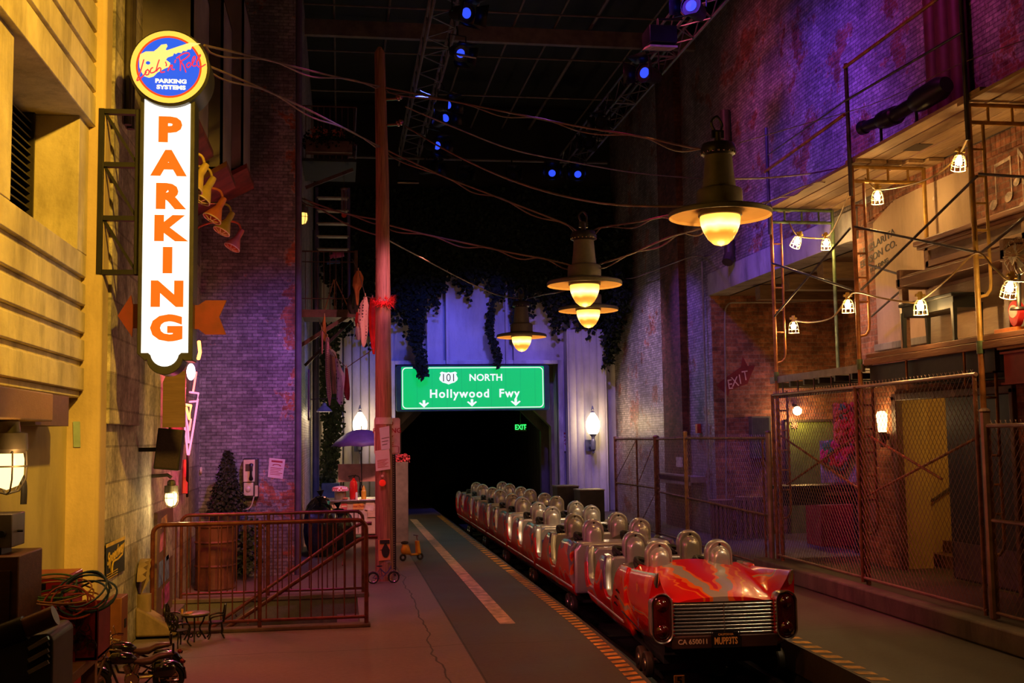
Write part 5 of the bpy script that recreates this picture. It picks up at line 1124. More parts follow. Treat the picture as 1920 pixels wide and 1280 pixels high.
def cloth(name, label, pts, Y, m, thick=.03, cat='clothing', grp='washing on the clothes lines', wave=.04):
    """pts: list of (left px, right px, row px) down the garment"""
    c = P((pts[0][0]+pts[0][1])/2, pts[0][2], Y=Y); t = thing(name, label, cat, tuple(c), 0, grp); mb = MB(); rings = []
    sm = []
    for i in range(len(pts)-1):
        for j in range(4): f = j/4; sm.append(tuple(pts[i][k]*(1-f)+pts[i+1][k]*f for k in range(3)))
    sm.append(pts[-1])
    for i, (a, b, y_) in enumerate(sm):
        p0, p1 = P(a, y_, Y=Y)-c, P(b, y_, Y=Y)-c; w_ = (p1-p0); ring = []
        for k in range(14):
            q = 2*pi*k/14; f = .5+.5*cos(q); pt = p0+w_*f; ring.append(Vector((pt.x, thick*sin(q)*.5+wave*sin(f*9+i*.25)*min(1, w_.length/.12)*.5, pt.z)))
        rings.append(ring)
    mb.loft(rings, closed=True, cap0=True, cap1=True); mb.build('fabric', m, t, smooth=60)
    mb = MB(); mb.box(-.008,.008,-.03,.03,-.03,.05); mb.build('clothes_peg', mat('peg_wood', (.55,.36,.22), .6), t, bevel=.003); return t
cloth('ruffled_collar', 'orange ruffled garment pegged at the balcony corner', [(668,676,508),(662,682,520),(661,680,535),(664,674,545),(668,672,572)], 17.9, mat('cloth_orange', (.60,.20,.06), .8), .08)
cloth('jacket', 'dark jacket hanging from the fire-escape corner under the orange garment', [(660,672,545),(652,674,560),(650,672,575),(656,670,588)], 18.2, mat('cloth_black', (.03,.02,.02), .8), .10)
cloth('red_shirt', 'small red shirt behind the spotted tie', [(668,676,585),(665,680,600),(668,682,618),(670,676,630)], 17.4, mat('cloth_red_dark', (.45,.02,.02), .8), .05)
cloth('spotted_tie', 'wide pale tie with dark spots hanging left of the utility pole', [(682,688,556),(674,691,572),(671,690,600),(674,690,620),(677,687,642),(680,684,650)], 16.6, pmat('cloth_spots', (.78,.50,.46), (.06,.02,.03), 22), .05)
cloth('red_scarf', 'long bright red scarf hanging beside the utility pole', [(694,703,560),(691,704,590),(692,704,620),(696,704,650),(699,703,664)], 15.6, mat('cloth_red', (.75,.015,.01), .8), .05)
cloth('grey_rag', 'small grey-mauve rag low behind the spotted tie', [(667,674,612),(666,677,624),(669,675,637)], 17.2, mat('cloth_mauve', (.40,.30,.36), .8), .04)
cloth('orange_sock', 'orange hood-shaped garment hanging in front of the diagonal brace', [(607,610,593),(603,611,608),(602,612,622),(604,613,634),(608,611,640)], 18.3, mat('cloth_orange', (.60,.20,.06), .8), .08)
cloth('thin_tie', 'thin pink tie hanging farthest left on the lower line', [(601,606,618),(602,606,640),(603,605,664)], 18.0, mat('cloth_pink', (.60,.22,.32), .8), .02)
cloth('gingham_tie', 'long pink and white checked tie on the lower clothes line', [(611,617,632),(610,618,650),(610,619,700),(613,622,740),(617,619,760)], 17.6, pmat('cloth_gingham', (.62,.16,.42), (.75,.50,.62), 60, 'check'), .03)
cloth('stocking', 'dusty pink stocking between the checked tie and the lavender shirt', [(619,627,660),(619,630,680),(621,630,700),(622,630,725),(623,631,738)], 17.4, mat('cloth_dusty', (.42,.18,.20), .8), .06)
cloth('bow', 'small pale lavender bow on the lower clothes line', [(616,624,655),(617,631,661),(624,630,668)], 17.3, mat('cloth_pale', (.60,.50,.66), .8), .06)
cloth('printed_sock', 'large lavender sock with dark print on the lower clothes line', [(628,634,672),(630,640,690),(631,648,705),(631,645,730),(631,644,750),(636,643,758)], 17.1, pmat('cloth_print', (.42,.38,.62), (.10,.08,.16), 16), .08)
cloth('maroon_sock', 'dark red sock at the right end of the lower clothes line', [(647,652,690),(647,654,705),(645,656,728),(646,656,742),(650,655,750)], 16.8, mat('cloth_maroon', (.20,.008,.02), .8), .07)

# ---- overhead cables
CAB = mat('cable_sheath', (.20,.13,.11), .45)
def cable(pts, label, r=.012, twin=True):
    pp_ = [P(a, b, Y=y_) for a, b, y_ in pts]; mb = MB(); c1 = curve(pp_, 8); mb.tube(c1, r, 6)
    if twin:
        n = len(c1); mb.tube([v+Vector((0, .015*sin(i*.9), -.03-.035*sin(i*.55))) if 0 < i < n-1 else v for i, v in enumerate(c1)], r*.8, 6)
    tag(mb.build('overhead_cable', CAB, smooth=60), label, 'cable', 'overhead cables')
cable([(383,85,9.6),(500,112,11.2),(600,137,12.8),(712,162,15.0)], 'upper slack cable from the round logo to the top of the utility pole')
cable([(718,163,15.1),(850,190,14.2),(960,212,13.4),(1080,236,12.6),(1200,256,11.8),(1300,277,10.8),(1342,280,10.4)], 'high cable from the utility pole to the top of the nearest hanging lamp')
cable([(387,122,9.6),(500,170,11.2),(600,217,12.8),(712,275,15.0)], 'lower slack cable from the round logo to the utility pole')
cable([(722,280,15.1),(830,330,14.9),(900,357,14.8),(985,390,14.6),(1060,420,14.5),(1092,440,14.4)], 'cable from the utility pole down to the top of the largest middle lamp')
cable([(760,200,15.1),(850,238,15.6),(960,280,16.4),(1080,305,17.4),(1200,325,18.6),(1330,336,19.5)], 'violet-lit cable running across the roof to the right brick wall', twin=False)
cable([(760,236,15.1),(830,278,13.9),(920,322,12.9),(1010,355,12.1),(1110,378,11.4),(1200,386,10.9),(1310,387,10.4)], 'blue-lit cable sagging from the pole insulator to the nearest lamp body', twin=False)
cable([(556,368,16.3),(640,398,15.8),(712,412,15.2)], 'short cable from the brick building corner to the utility pole')
cable([(722,420,15.1),(800,440,14.8),(880,457,14.7),(960,474,14.5),(1020,485,14.4),(1078,499,14.37)], 'long cable from the utility pole to the waist of the largest middle lamp')
cable([(570,372,16.3),(650,420,15.8),(712,442,15.2)], 'lower short cable behind the upper cable at the building corner', twin=False)
cable([(722,447,15.1),(790,483,17.0),(860,520,19.0),(930,552,20.8),(975,560,21.9)], 'thin cable from the utility pole to the farthest small lamp', twin=False)
cable([(1112,432,14.4),(1130,426,14.0),(1200,415,13.0),(1262,402,11.8),(1310,392,10.6)], 'cable joining the largest middle lamp to the nearest lamp')
cable([(1118,497,14.4),(1180,477,13.2),(1250,447,11.8),(1300,432,10.8),(1330,425,10.4)], 'amber-lit twin cable under the nearest lamp shade')
cable([(988,560,21.9),(1020,552,20),(1045,548,18.2),(1090,536,18)], 'short blue-lit cable joining the two farthest lamps', twin=False)
cable([(1385,392,10.5),(1450,374,12.0),(1500,352,12.5),(1550,336,12.8)], 'dark cable from the nearest lamp to the scaffold planks', r=.010)
cable([(1372,335,10.4),(1440,333,11.5),(1520,325,12.8),(1570,315,13.4)], 'straight dark cable from the nearest lamp neck to the scaffold', twin=False, r=.010)
cable([(1385,268,10.4),(1500,235,10.8),(1650,190,10.4),(1800,120,9.6),(1935,70,9.0)], 'thin pale wire rising to the upper right past the scaffold', twin=False, r=.004)
cable([(1385,440,14),(1330,480,19.6),(1300,480,20.5),(1250,498,22),(1190,520,24.5),(1150,524,26.5)], 'loose dark wire looped along the brick wall below the nearest lamp', twin=False, r=.012)

# ---- hanging street lamps
def street_lamp(loc, label, tex):
    t = thing('hanging_street_lamp', label, 'street lamp', loc, 0, None)
    PM = mat('lamp_olive', (.17,.16,.11), .55, .15, var=.2)
    mb = MB(); mb.lathe([(.0,.66),(.155,.66),(.165,.64),(.175,.60),(.17,.56),(.14,.54)], n=36); mb.build('collar', mat('lamp_collar', (.05,.045,.04), .35, .5), t)
    mb = MB()
    for k in range(20): a = 2*pi*k/20; mb.ball((.168*cos(a), .168*sin(a), .565), .012, 8, 5)
    mb.build('beading', mat('bead_chrome', (.6,.55,.45), .2, 1, bmp=0), t)
    mb = MB(); mb.lathe([(.135,.54),(.145,.40),(.165,.22),(.215,.20),(.225,.18),(.225,.05),(.24,.03)], n=40); mb.build('body', PM, t)
    mb = MB(); mb.lathe([(0,.036),(.24,.035),(.42,.005),(.495,-.015),(.505,-.03),(.505,-.068),(.498,-.070)], n=56); del mb.f[-1]; mb.build('shade_disc', PM, t)
    mb = MB(); mb.lathe([(.498,-.070),(.488,-.045),(.40,-.018),(.24,-.004),(.0,-.002)], n=56); del mb.f[-1]; mb.build('reflector', mat('lamp_underside_glow', (.80,.50,.18), .5, var=.08, bmp=0), t)  # warm glow of the globe put into the underside colour
    mb = MB(); mb.lathe([(.205,0),(.215,-.01),(.215,-.06),(.20,-.065)], n=36); mb.build('glass_ring', mat('lamp_collar', (.05,.045,.04), .35, .5), t)
    mb = MB(); mb.lathe([(.195,-.04),(.198,-.09),(.19,-.15),(.165,-.22),(.125,-.29),(.07,-.34),(0,-.36)], n=36); mb.build('glass_globe', GLOBE, t, smooth=80)
    mb = MB(); mb.tube([(0,0,.66),(0,0,.78)], .035, 10); mb.box(-.06,.06,-.02,.02,.72,.80); mb.tube(curve([(-.02,0,.78),(-.06,0,.88),(.0,0,.94),(.05,0,.86),(.03,0,.78)],5), .014, 8); mb.build('hanger', mat('lamp_collar', (.05,.045,.04), .35, .5), t)
    return t
m_, nt_, b_ = base('lamp_globe_glass'); GLOBE = m_
lw = N(nt_, 'ShaderNodeSeparateXYZ'); nt_.links.new(objc(nt_), lw.inputs[0])
zt_ = mathn(nt_, 'ADD', mathn(nt_, 'MULTIPLY', lw.outputs[2], 2.9), mathn(nt_, 'ADD', mathn(nt_, 'MULTIPLY', noise(nt_, objc(nt_), 9, 2), .12), 1.02))
nt_.links.new(ramp(nt_, zt_, [(0, (1.0,.30,.02)), (.38, (1.0,.34,.03)), (.60, (1.0,.66,.22)), (.80, (1.0,.46,.07)), (1, (1.0,.40,.05))]), b_.inputs['Emission Color'])
nt_.links.new(ramp(nt_, zt_, [(0, (.15,)*3), (.34, (.20,)*3), (.60, (1.0,)*3), (.78, (.55,)*3), (1, (.5,)*3)]), b_.inputs['Emission Strength'])
mm_ = N(nt_, 'ShaderNodeMath', operation='MULTIPLY'); src = b_.inputs['Emission Strength'].links[0].from_socket; nt_.links.new(src, mm_.inputs[0]); mm_.inputs[1].default_value = 4.2; nt_.links.new(mm_.outputs[0], b_.inputs['Emission Strength'])
b_.inputs['Base Color'].default_value = (.8,.5,.2,1); b_.inputs['Roughness'].default_value = .2
for (px, py, wpx, lab) in ((1350,402,187,'largest and nearest hanging street lamp, olive shade at the upper right'), (1096,532,134,'second hanging street lamp, just above a smaller one in the middle of the street'), (1103,580,107,'hanging street lamp tucked directly below the second lamp'), (978,630,88,'smallest and farthest hanging street lamp, left of the others above the freeway sign')):
    yy = 2070/wpx*.93; p = P(px, py, Y=yy); street_lamp((p.x, p.y, p.z+.045), lab, None)
    point('street_lamp_glow', (p.x, p.y, p.z-.44), WARM, 15, .10)

# ---- acorn globe lamps on the facade
def acorn(loc, label):
    t = thing('acorn_lamp', label, 'lamp', loc, 0, 'acorn globe lamps on the pilasters')
    BLM = mat('lamp_blue_iron', (.12,.13,.24), .4, .4)
    mb = MB(); mb.box(-.14,.05,.20,.30,-.42,-.14); mb.tube([(-.03,.25,-.3),(0,0,-.3)], .05, 8); mb.lathe([(.0,-.48),(.03,-.46),(.025,-.42),(.06,-.38),(.065,-.18),(.04,-.12),(.05,-.06),(.10,0),(.0,0)], n=20); mb.build('bracket', BLM, t, smooth=30)
    mb = MB(); mb.lathe([(.10,0),(.14,.05),(.175,.18),(.17,.30),(.12,.42),(.06,.50),(.05,.53),(0,.53)], n=32); mb.build('globe', emit('acorn_glass', (1.0,.76,.40), 7), t, smooth=80)
    mb = MB(); mb.lathe([(.055,.53),(.05,.55),(.02,.57),(.035,.61),(.01,.70),(0,.70)], n=16); mb.build('finial', BLM, t)
q = P(1112, 812, Y=YF-.72); acorn((q.x, YF-.72, q.z-.02), 'glowing acorn globe lamp on the right pilaster beside the tunnel')
q = P(675, 812, Y=YF-.55); acorn((q.x, YF-.55, q.z-.02), 'glowing acorn globe lamp above the umbrella, left of the tunnel')
q = P(1112, 812, Y=YF-.72); point('acorn_glow', (q.x, YF-1.1, q.z+.25), (1,.66,.28), 30, .15); q = P(675, 812, Y=YF-.55); point('acorn_glow_2', (q.x+.1, YF-.95, q.z+.25), (1,.66,.28), 30, .15)

# ---- freeway sign
fy = YF-.42
fs = thing('freeway_sign', 'big lit green freeway sign reading 101 NORTH over the tunnel mouth', 'sign', (3.3, fy, 2.7))
q0, q1 = P(752, 686, Y=fy), P(1028, 768, Y=fy); sh = fs.location
gx0, gx1, gz0, gz1 = P(738,700,Y=fy).x, P(1030,700,Y=fy).x, P(890,770,Y=fy).z, P(890,684,Y=fy).z
mb = MB(); mb.prism(rrect(gx0+.06, gx1, gz0, gz1, .06), fy, fy+.30); mb.build('sign_box', mat('sign_box_teal', (.02,.07,.10), .4, .2), fs, bevel=.01, shift=sh)
x0, x1 = P(753,700,Y=fy).x, P(1019,700,Y=fy).x; z0, z1 = P(890,765.5,Y=fy).z, P(890,687.5,Y=fy).z
m_, nt_, b_ = base('sign_green'); sp_ = N(nt_, 'ShaderNodeSeparateXYZ'); nt_.links.new(pos(nt_), sp_.inputs[0]); ln_ = mathn(nt_, 'LESS_THAN', mathn(nt_, 'PINGPONG', mathn(nt_, 'SUBTRACT', sp_.outputs[0], x0+.01), .3665/2*1.0), .004)
nt_.links.new(mix(nt_, mathn(nt_, 'MULTIPLY', ln_, .5), (.0,.62,.145), (0,.25,.07)), b_.inputs['Emission Color']); b_.inputs['Emission Strength'].default_value = .82; b_.inputs['Base Color'].default_value = (0,.2,.06,1)
mb = MB(); mb.prism(rrect(x0-.01, x1+.01, z0-.01, z1+.01, .03), fy-.008, fy-.001); mb.build('green_face', m_, fs, smooth=0, shift=sh)
WS = emit('sign_white_lit', (.92,1.0,.96), .95)
o_, i_ = rrect(x0+.01, x1-.01, z0+.01, z1-.01, .10), rrect(x0+.032, x1-.032, z0+.032, z1-.032, .085); n_ = len(o_)
mb = MB(); mb.add([(a, fy-.011, b) for a, b in o_]+[(a, fy-.011, b) for a, b in i_], [(k, (k+1) % n_, n_+(k+1) % n_, n_+k) for k in range(n_)]); mb.build('white_border', WS, fs, smooth=0, shift=sh)
def fpos(px, py): return P(px, py, Y=fy-.013)
mb = MB(); c_ = fpos(841, 708.5); s_ = .235
shd = [(-.62,-.62),(-.30,-.72),(0,-.88),(.30,-.72),(.62,-.62),(.92,-.30),(.98,0),(.86,.30),(.80,.52),(.92,.68),(.70,.88),(.45,.80),(.18,.74),(0,.84),(-.18,.74),(-.45,.80),(-.70,.88),(-.92,.68),(-.80,.52),(-.86,.30),(-.98,0),(-.92,-.30)]
mb.add([(c_.x+a*s_, c_.y, c_.z+b*.18) for a, b in shd], [tuple(range(len(shd)))]); mb.build('route_shield', WS, fs, smooth=0, shift=sh)
mb = MB(); mb.text('101', .27, T(c_.x, c_.y-.004, c_.z) @ FS, off=-.004, sx=.92); mb.build('route_number', emit('sign_dark', (.02,.02,.05), .3, (.01,.01,.02)), fs, smooth=0, shift=sh)
for tx, (px, py), sz, off, sp2 in (('NORTH', (911, 708), .235, .022, 1.02), ('Hollywood  Fwy', (890, 738), .285, .026, 1.18)):
    c_ = fpos(px, py); mb = MB(); mb.text(tx, sz, TV(c_) @ FS, off=off, space=sp2, sx=1.0); mb.build('lettering', WS, fs, smooth=0, shift=sh)
for px, py in ((795, 757), (885, 755), (967, 754)):
    c_ = fpos(px, py); mb = MB(); mb.add([(c_.x+a*.115, c_.y, c_.z+b*.09) for a, b in ((0,-1),(1.1,.25),(.80,.45),(.28,-.02),(.28,1),(-.28,1),(-.28,-.02),(-.80,.45),(-1.1,.25))], [(0,1,2,3,4,5,6,7,8)]); mb.build('arrow', WS, fs, smooth=0, shift=sh)
# exit sign inside the tunnel
ey = YF+1.9
xs = thing('exit_sign', 'small glowing green EXIT sign inside the dark tunnel', 'sign', tuple(P(976, 801, Y=ey)))
mb = MB(); mb.box(-.16,.16,0,.04,-.10,.10); mb.build('housing', mat('exit_box', (.02,.03,.02), .5), xs, smooth=0)
mb = MB(); mb.text('EXIT', .19, T(0,-.004,0) @ FS, off=.02, sx=.8); mb.add([(.155,-.004,.0),(.135,-.004,.018),(.135,-.004,-.018)], [(0,1,2)]); mb.build('letters', emit('exit_green', (.03,1.0,.16), 1.6), xs, smooth=0)
mb = MB(); mb.tube([(0,.02,.1),(0,.02,1.0)], .01, 6); mb.build('rod', IRON, xs)
point('exit_glow', tuple(P(976, 801, Y=ey-.12)+Vector((.2,0,.2))), (.1,1,.1), 2.0, .05)
spot('portal_green', (3.4, YF+.2, 2.6), (5.0, YF+.6, 2.6), (.35,1.0,.05), 8, 60)
# stage staff only sign
sg = thing('stage_sign', 'white notice with a red top reading STAGE STAFF ONLY, right of the tunnel', 'sign', tuple(P(1059, 828, Y=YF-.04)))
sw, sh2 = .145, .235
mb = MB(); mb.box(-sw,sw,-.01,.02,-sh2,sh2); mb.build('plate', mat('notice_white', (.70,.64,.68), .5), sg, smooth=0)
mb = MB(); mb.box(-sw,sw,-.014,-.009,sh2-.05,sh2); mb.build('red_header', mat('sign_red', (.42,.02,.03), .5), sg, smooth=0)
mb = MB()
for i, tx in enumerate(('STAGE', 'STAFF', 'ONLY')): mb.text(tx, .085, T(0,-.013,.12-.085*i) @ FS, off=.015)
mb.build('lettering', mat('sign_red', (.42,.02,.03), .5), sg, smooth=0)
# pedestals
for a, b, tp, lab, yb in ((1046,1086,911,'dark square pedestal next to the tunnel, left of its twin',23.6), (1088,1134,918,'dark square pedestal with a lighter top, right of its twin',22.6)):
    xa, xb = P(a, 960, Y=yb).x, P(b, 960, Y=yb).x; zt_ = P(a, tp, Y=yb).z
    t = thing('pedestal', lab, 'pedestal', ((xa+xb)/2, yb+.3, 0)); mb = MB(); w_ = (xb-xa)/2; mb.box(-w_,w_,-.3,.3,0,zt_-.03); mb.build('body', mat('pedestal_dark', (.055,.05,.055), .6), t, bevel=.01)
    mb = MB(); mb.box(-w_-.01,w_+.01,-.31,.31,zt_-.03,zt_); mb.build('top', mat('pedestal_top', (.22,.18,.20), .5), t, bevel=.005)

# ---- ivy over the facade: countless leaves, one mass
EDGE = [(560,420),(640,600),(690,640),(735,605),(760,590),(800,575),(830,545),(850,530),(900,535),(935,545),(960,570),(1000,575),(1040,600),(1080,625),(1120,620),(1140,640),(1165,660),(1185,640),(1200,540),(1215,420)]
def edge(px):
    for (a, b), (c, d) in zip(EDGE, EDGE[1:]):
        if a <= px <= c: return b+(d-b)*(px-a)/(c-a)
    return 420
def ivy_fn(r):
    px = r.uniform(600, 1205); e_ = edge(px)+18*sin(px*.11)+12*sin(px*.31)+r.uniform(-28, 16); lo = 360
    py = e_-(e_-lo)*(r.random()**.9); p = P(px, py, Y=YF-.12); p.x = max(-.5, min(p.x, XR-.25))
    return p+Vector((0, -r.uniform(.03,.40), 0)), Vector((r.uniform(-.5,.5), -1, r.uniform(-.2,.5)))
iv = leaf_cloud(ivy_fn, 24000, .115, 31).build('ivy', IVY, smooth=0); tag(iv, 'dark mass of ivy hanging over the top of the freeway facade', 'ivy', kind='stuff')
def ivw(r):
    y_ = r.uniform(25.2, 27.1); z_ = r.uniform(3.2+1.2*(27.4-y_)*.7, 6.8); return Vector((XR-r.uniform(.18,.40), y_, z_)), Vector((-1, r.uniform(-.5,.5), .3))
iv = leaf_cloud(ivw, 2600, .13, 33).build('ivy', IVY, smooth=0); tag(iv, 'dark ivy spilling down the right brick wall beside the facade', 'ivy', kind='stuff')
for px, a, b, n, lab, w_ in ((787, 545, 708, 620, 'long ivy strand hanging over the left part of the green freeway sign', .13), (925, 520, 686, 420, 'thin ivy strand hanging just above the top of the green freeway sign', .08), (772, 560, 640, 200, 'short ivy strand beside the long left strand', .07), (966, 560, 612, 150, 'short ivy strand behind the smallest hanging lamp', .08)):
    yv = YF-.62; zb_, zt_ = P(px, b, Y=yv).z, P(px, a, Y=yv).z; vine('hanging_vine', lab, P(px, (a+b)/2, Y=yv).x, yv, zb_, zt_, w_, n, px, .11, None, .10 if px == 925 else .04)

# ---- lighting trusses and stage lights
AL = mat('truss_alloy', (.20,.18,.18), .45, .4, bmp=0)
def truss(x, y0, y1, z, label):
    t = thing('lighting_truss', label, 'truss', (x, y0, z)); L = y1-y0; w_ = .22
    for sx in (-w_, w_):
        for sz in (0, .35): mb = MB(); mb.tube([(sx,0,sz),(sx,L,sz)], .025, 6); mb.build('chord', AL, t)
    mb = MB(); n = int(L/.45)
    for k in range(n):
        a, b = L*k/n, L*(k+1)/n; s_ = 1 if k % 2 else -1
        mb.tube([(-w_*s_,a,0),(w_*s_,b,0)], .012, 4)
        for sx in (-w_, w_): mb.tube([(sx,a,.35 if k % 2 else 0),(sx,b,0 if k % 2 else .35)], .012, 4)
        if k % 6 == 0: mb.tube([(-w_,a,0),(w_,a,0)], .02, 5)
    mb.build('lacing', AL, t)
truss(1.64, 10, 26.5, 8.5, 'lighting truss running over the left half of the street'); truss(5.65, 10, 26.5, 8.5, 'lighting truss running over the right half of the street')
cr_ = MB(); cr_.tube([(0.2, 25.6, 8.45), (6.4, 25.6, 8.45)], .03, 8); tag(cr_.build('lighting_bar', AL), 'cross bar carrying stage lights at the far end of the roof', 'bar')
BLG = emit('gel_blue', (.03,.08,1.0), 1.1, (.02,.03,.2)); SLB = mat('lantern_black', (.016,.016,.022), .4, .3)
def stage_light(px, py, Y, yaw, tilt, label, lens, s=1.0, frost=None):
    p = P(px, py, Y=25.55) if Y > 25 else P(px, py, Z=8.05); top = 8.5-p.z; tx = (0 if Y > 25 else (1.86 if p.x < 3.5 else 5.43)-p.x); ty = 25.6-p.y if Y > 25 else 0; t = thing('stage_light', label, 'stage light', tuple(p)); t.rotation_euler = (0, 0, radians(yaw))
    A = RX(tilt) @ S(s,s,s)
    mb = MB(A); mb.lathe([(0,-.20),(.07,-.20),(.10,-.12),(.11,.08),(.13,.10),(.13,.14),(.12,.14),(.12,.115),(0,.11)], n=18); mb.build('can', SLB, t)
    mb = MB(A); mb.lathe([(0,.122),(.07,.124),(.07,.118)], n=18); mb.build('lens', lens, t)
    mb = MB(A)
    for k in range(4): mb.add([(-.11,.13,.14),(.11,.13,.14),(.15,.20,.32),(-.15,.20,.32)], [(0,1,2,3)], RZ(90*k))
    mb.build('barn_doors', SLB, t, solid=.004)
    mb = MB(S(s,s,s)); mb.tube([(-.15,0,0),(-.15,0,.28),(.15,0,.28),(.15,0,0)], .012, 6); mb.build('yoke', SLB, t)
    mb = MB(RZ(-yaw)); mb.tube([(0,0,.28*s),(0,0,top*.8),(tx,ty,top)], .016, 6); mb.build('hanging_pipe', SLB, t)
    if frost: mb = MB(A); mb.box(-.14,.14,-.02,.0,.16,.42, None); mb.build('frost_flag', frost, t, smooth=0)
    return t
DKL = mat('dark_lens', (.02,.025,.06), .2, bmp=0); CRM = mat('flag_cream', (.60,.50,.30), .7); GRY = mat('flag_grey', (.42,.46,.44), .7)
LN = [(865,25,15.0,30,140,'topmost blue-edged stage light on the left truss',1.1,None),(858,98,16.5,20,150,'stage light with a pale grey flap on the left truss',1.0,GRY),(832,198,19.5,40,130,'blue stage light in the middle of the left truss',1.0,None),
      (828,225,20.2,30,120,'blue stage light just below the middle one on the left truss',1.1,None),(812,272,23.4,35,140,'low blue stage light near the end of the left truss',1.2,None),(803,318,25.4,60,120,'blue-edged stage light at the far left end of the cross bar',1.1,None),
      (1218,140,17.8,-50,125,'brightest blue stage light on the right truss',1.3,None),(1132,232,21.8,-40,130,'small blue stage light near the end of the right truss',1.0,None),(1108,272,24.2,-30,120,'dark stage light at the far end of the right truss',1.1,None),
      (1035,328,25.5,-10,120,'blue stage light right of centre on the far cross bar',1.2,None),(1085,330,25.5,-20,120,'blue stage light at the right end of the far cross bar',1.2,None),(960,332,25.5,0,120,'dark stage light in the centre of the far cross bar',1.0,None),
      (868,332,25.5,10,120,'dark stage light left of centre on the far cross bar',1.0,None),(1303,18,14.0,-40,120,'blue stage light at the very top of the right truss',1.2,None)]
for px, py, Y, yaw, tilt, lab, s_, fr_ in LN: stage_light(px, py, Y, yaw, tilt-34, lab, DKL if 'dark stage' in lab or 'small blue' in lab else BLG, s_, fr_)
for px, py, Y, lab, m_ in ((1238, 90, 16.2, 'large square floodlight with a pale flat face on the right truss', mat('flood_face', (.62,.42,.32), .6)), (765, 343, 25.4, 'flat cream-bottomed floodlight at the left end of the cross bar', CRM)):
    p = P(px, py, Z=7.9) if px > 1000 else P(px, py, Y=25.3); t = thing('floodlight', lab, 'floodlight', tuple(p)); w_ = .22 if px > 1000 else .24
    mb = MB(RX(0)); mb.box(-w_,w_,-.2,.25,.03,.3); mb.build('box', SLB, t, bevel=.01)
    mb = MB(RX(12) if px > 1000 else RX(14)); mb.box(-w_,w_,-.2,.25,-.01,.02); mb.build('face', m_, t, smooth=0)
    if px > 1000: mb = MB(RX(12)); mb.box(-w_*.6,w_*.6,-.12,.17,-.016,-.01); mb.build('inner_face', mat('flood_inner', (.45,.28,.20), .6), t, smooth=0)
    mb = MB(); mb.tube([(0,.1,.3),(0,.1,.5),((5.43-p.x) if px > 1000 else 0,.3,(8.5 if px > 1000 else 8.43)-p.z)], .02, 6); mb.build('clamp', SLB, t)

# ================================================================ THE COASTER TRAIN
def flame(name, rear):
    m, nt, b = base(name); o = objc(nt); s = N(nt, 'ShaderNodeSeparateXYZ'); nt.links.new(o, s.inputs[0])
    v = scalev(nt, o, (1.0, 1.0, 1.25)); n = noise(nt, v, 1.25 if rear else 1.7, 0.0, .4, 1.1)
    RD, OR, TP = (.72,.008,.006), (.90,.15,.010), (.40,.31,.25)
    fl_ = ramp(nt, n, [(.0, RD), (.438, RD), (.446, OR), (.472, OR), (.478, TP), (.530, TP), (.536, OR), (.566, OR), (.573, RD)])
    PU, SV = (.11,.06,.17), (.28,.25,.26)
    zz = mathn(nt, 'ADD', s.outputs[2], mathn(nt, 'MULTIPLY', mathn(nt, 'SUBTRACT', noise(nt, o, 3.0, 1, .4, .8), .5), .9))
    hi = ramp(nt, zz, [(.34 if rear else .42, (0,0,0)), (.35 if rear else .43, (1,1,1))])
    if rear: hi = mathn(nt, 'MULTIPLY', hi, mathn(nt, 'GREATER_THAN', mathn(nt, 'ADD', s.outputs[1], mathn(nt, 'MULTIPLY', s.outputs[2], -.5)), 1.45))
    pc = mix(nt, ramp(nt, noise(nt, o, 2.0, 2), [(.45, (0,0,0)), (.6, (1,1,1))]), PU, SV)
    nt.links.new(mix(nt, hi, fl_, pc), b.inputs['Base Color'])
    b.inputs['Roughness'].default_value = .28; b.inputs['Coat Weight'].default_value = .25; b.inputs['Coat Roughness'].default_value = .12
    return m
FLR, FLM = flame('rear_car_paint', True), flame('car_paint', False)
SIL = mat('silver_fibreglass', (.60,.58,.57), .30, .5, var=.06, bmp=0, coat=.5)
CHM = mat('chrome', (.70,.65,.58), .24, .9, bmp=0, var=.05); RDP = mat('deep_red_lens', (.07,.002,.002), .15, coat=.8, bmp=0)
def sidex(z): return .555+.09*math.sin(min(1, max(0, (z+.06)/.34))*pi/2) - (.05*((z-.42)/.2)**2 if z > .42 else 0)
def htop(y, rear):
    K = [(.0,.50),(.75,.60),(1.1,.615),(1.38,.60),(1.50,.50),(1.62,.30),(1.74,.22),(2.02,.21),(2.10,.26),(2.14,.50),(2.20,.59),(2.42,.59),(2.55,.50),(2.68,.32),(2.80,.20),(3.12,.19),(3.20,.25),(3.25,.50),(3.30,.585),(3.38,.59)]
    for (a, b), (c, d) in zip(K, K[1:]):
        if a <= y <= c: return b+(d-b)*(y-a)/(c-a)
    return .59
def arch(w_, h, zb, y, n=12):
    return [Vector((-w_, y, zb)), Vector((-w_, y, (zb+h-w_)/2))]+[Vector((w_*cos(a), y, h-w_+w_*sin(a))) for a in [pi-pi*i/n for i in range(n+1)]]+[Vector((w_, y, (zb+h-w_)/2)), Vector((w_, y, zb))]
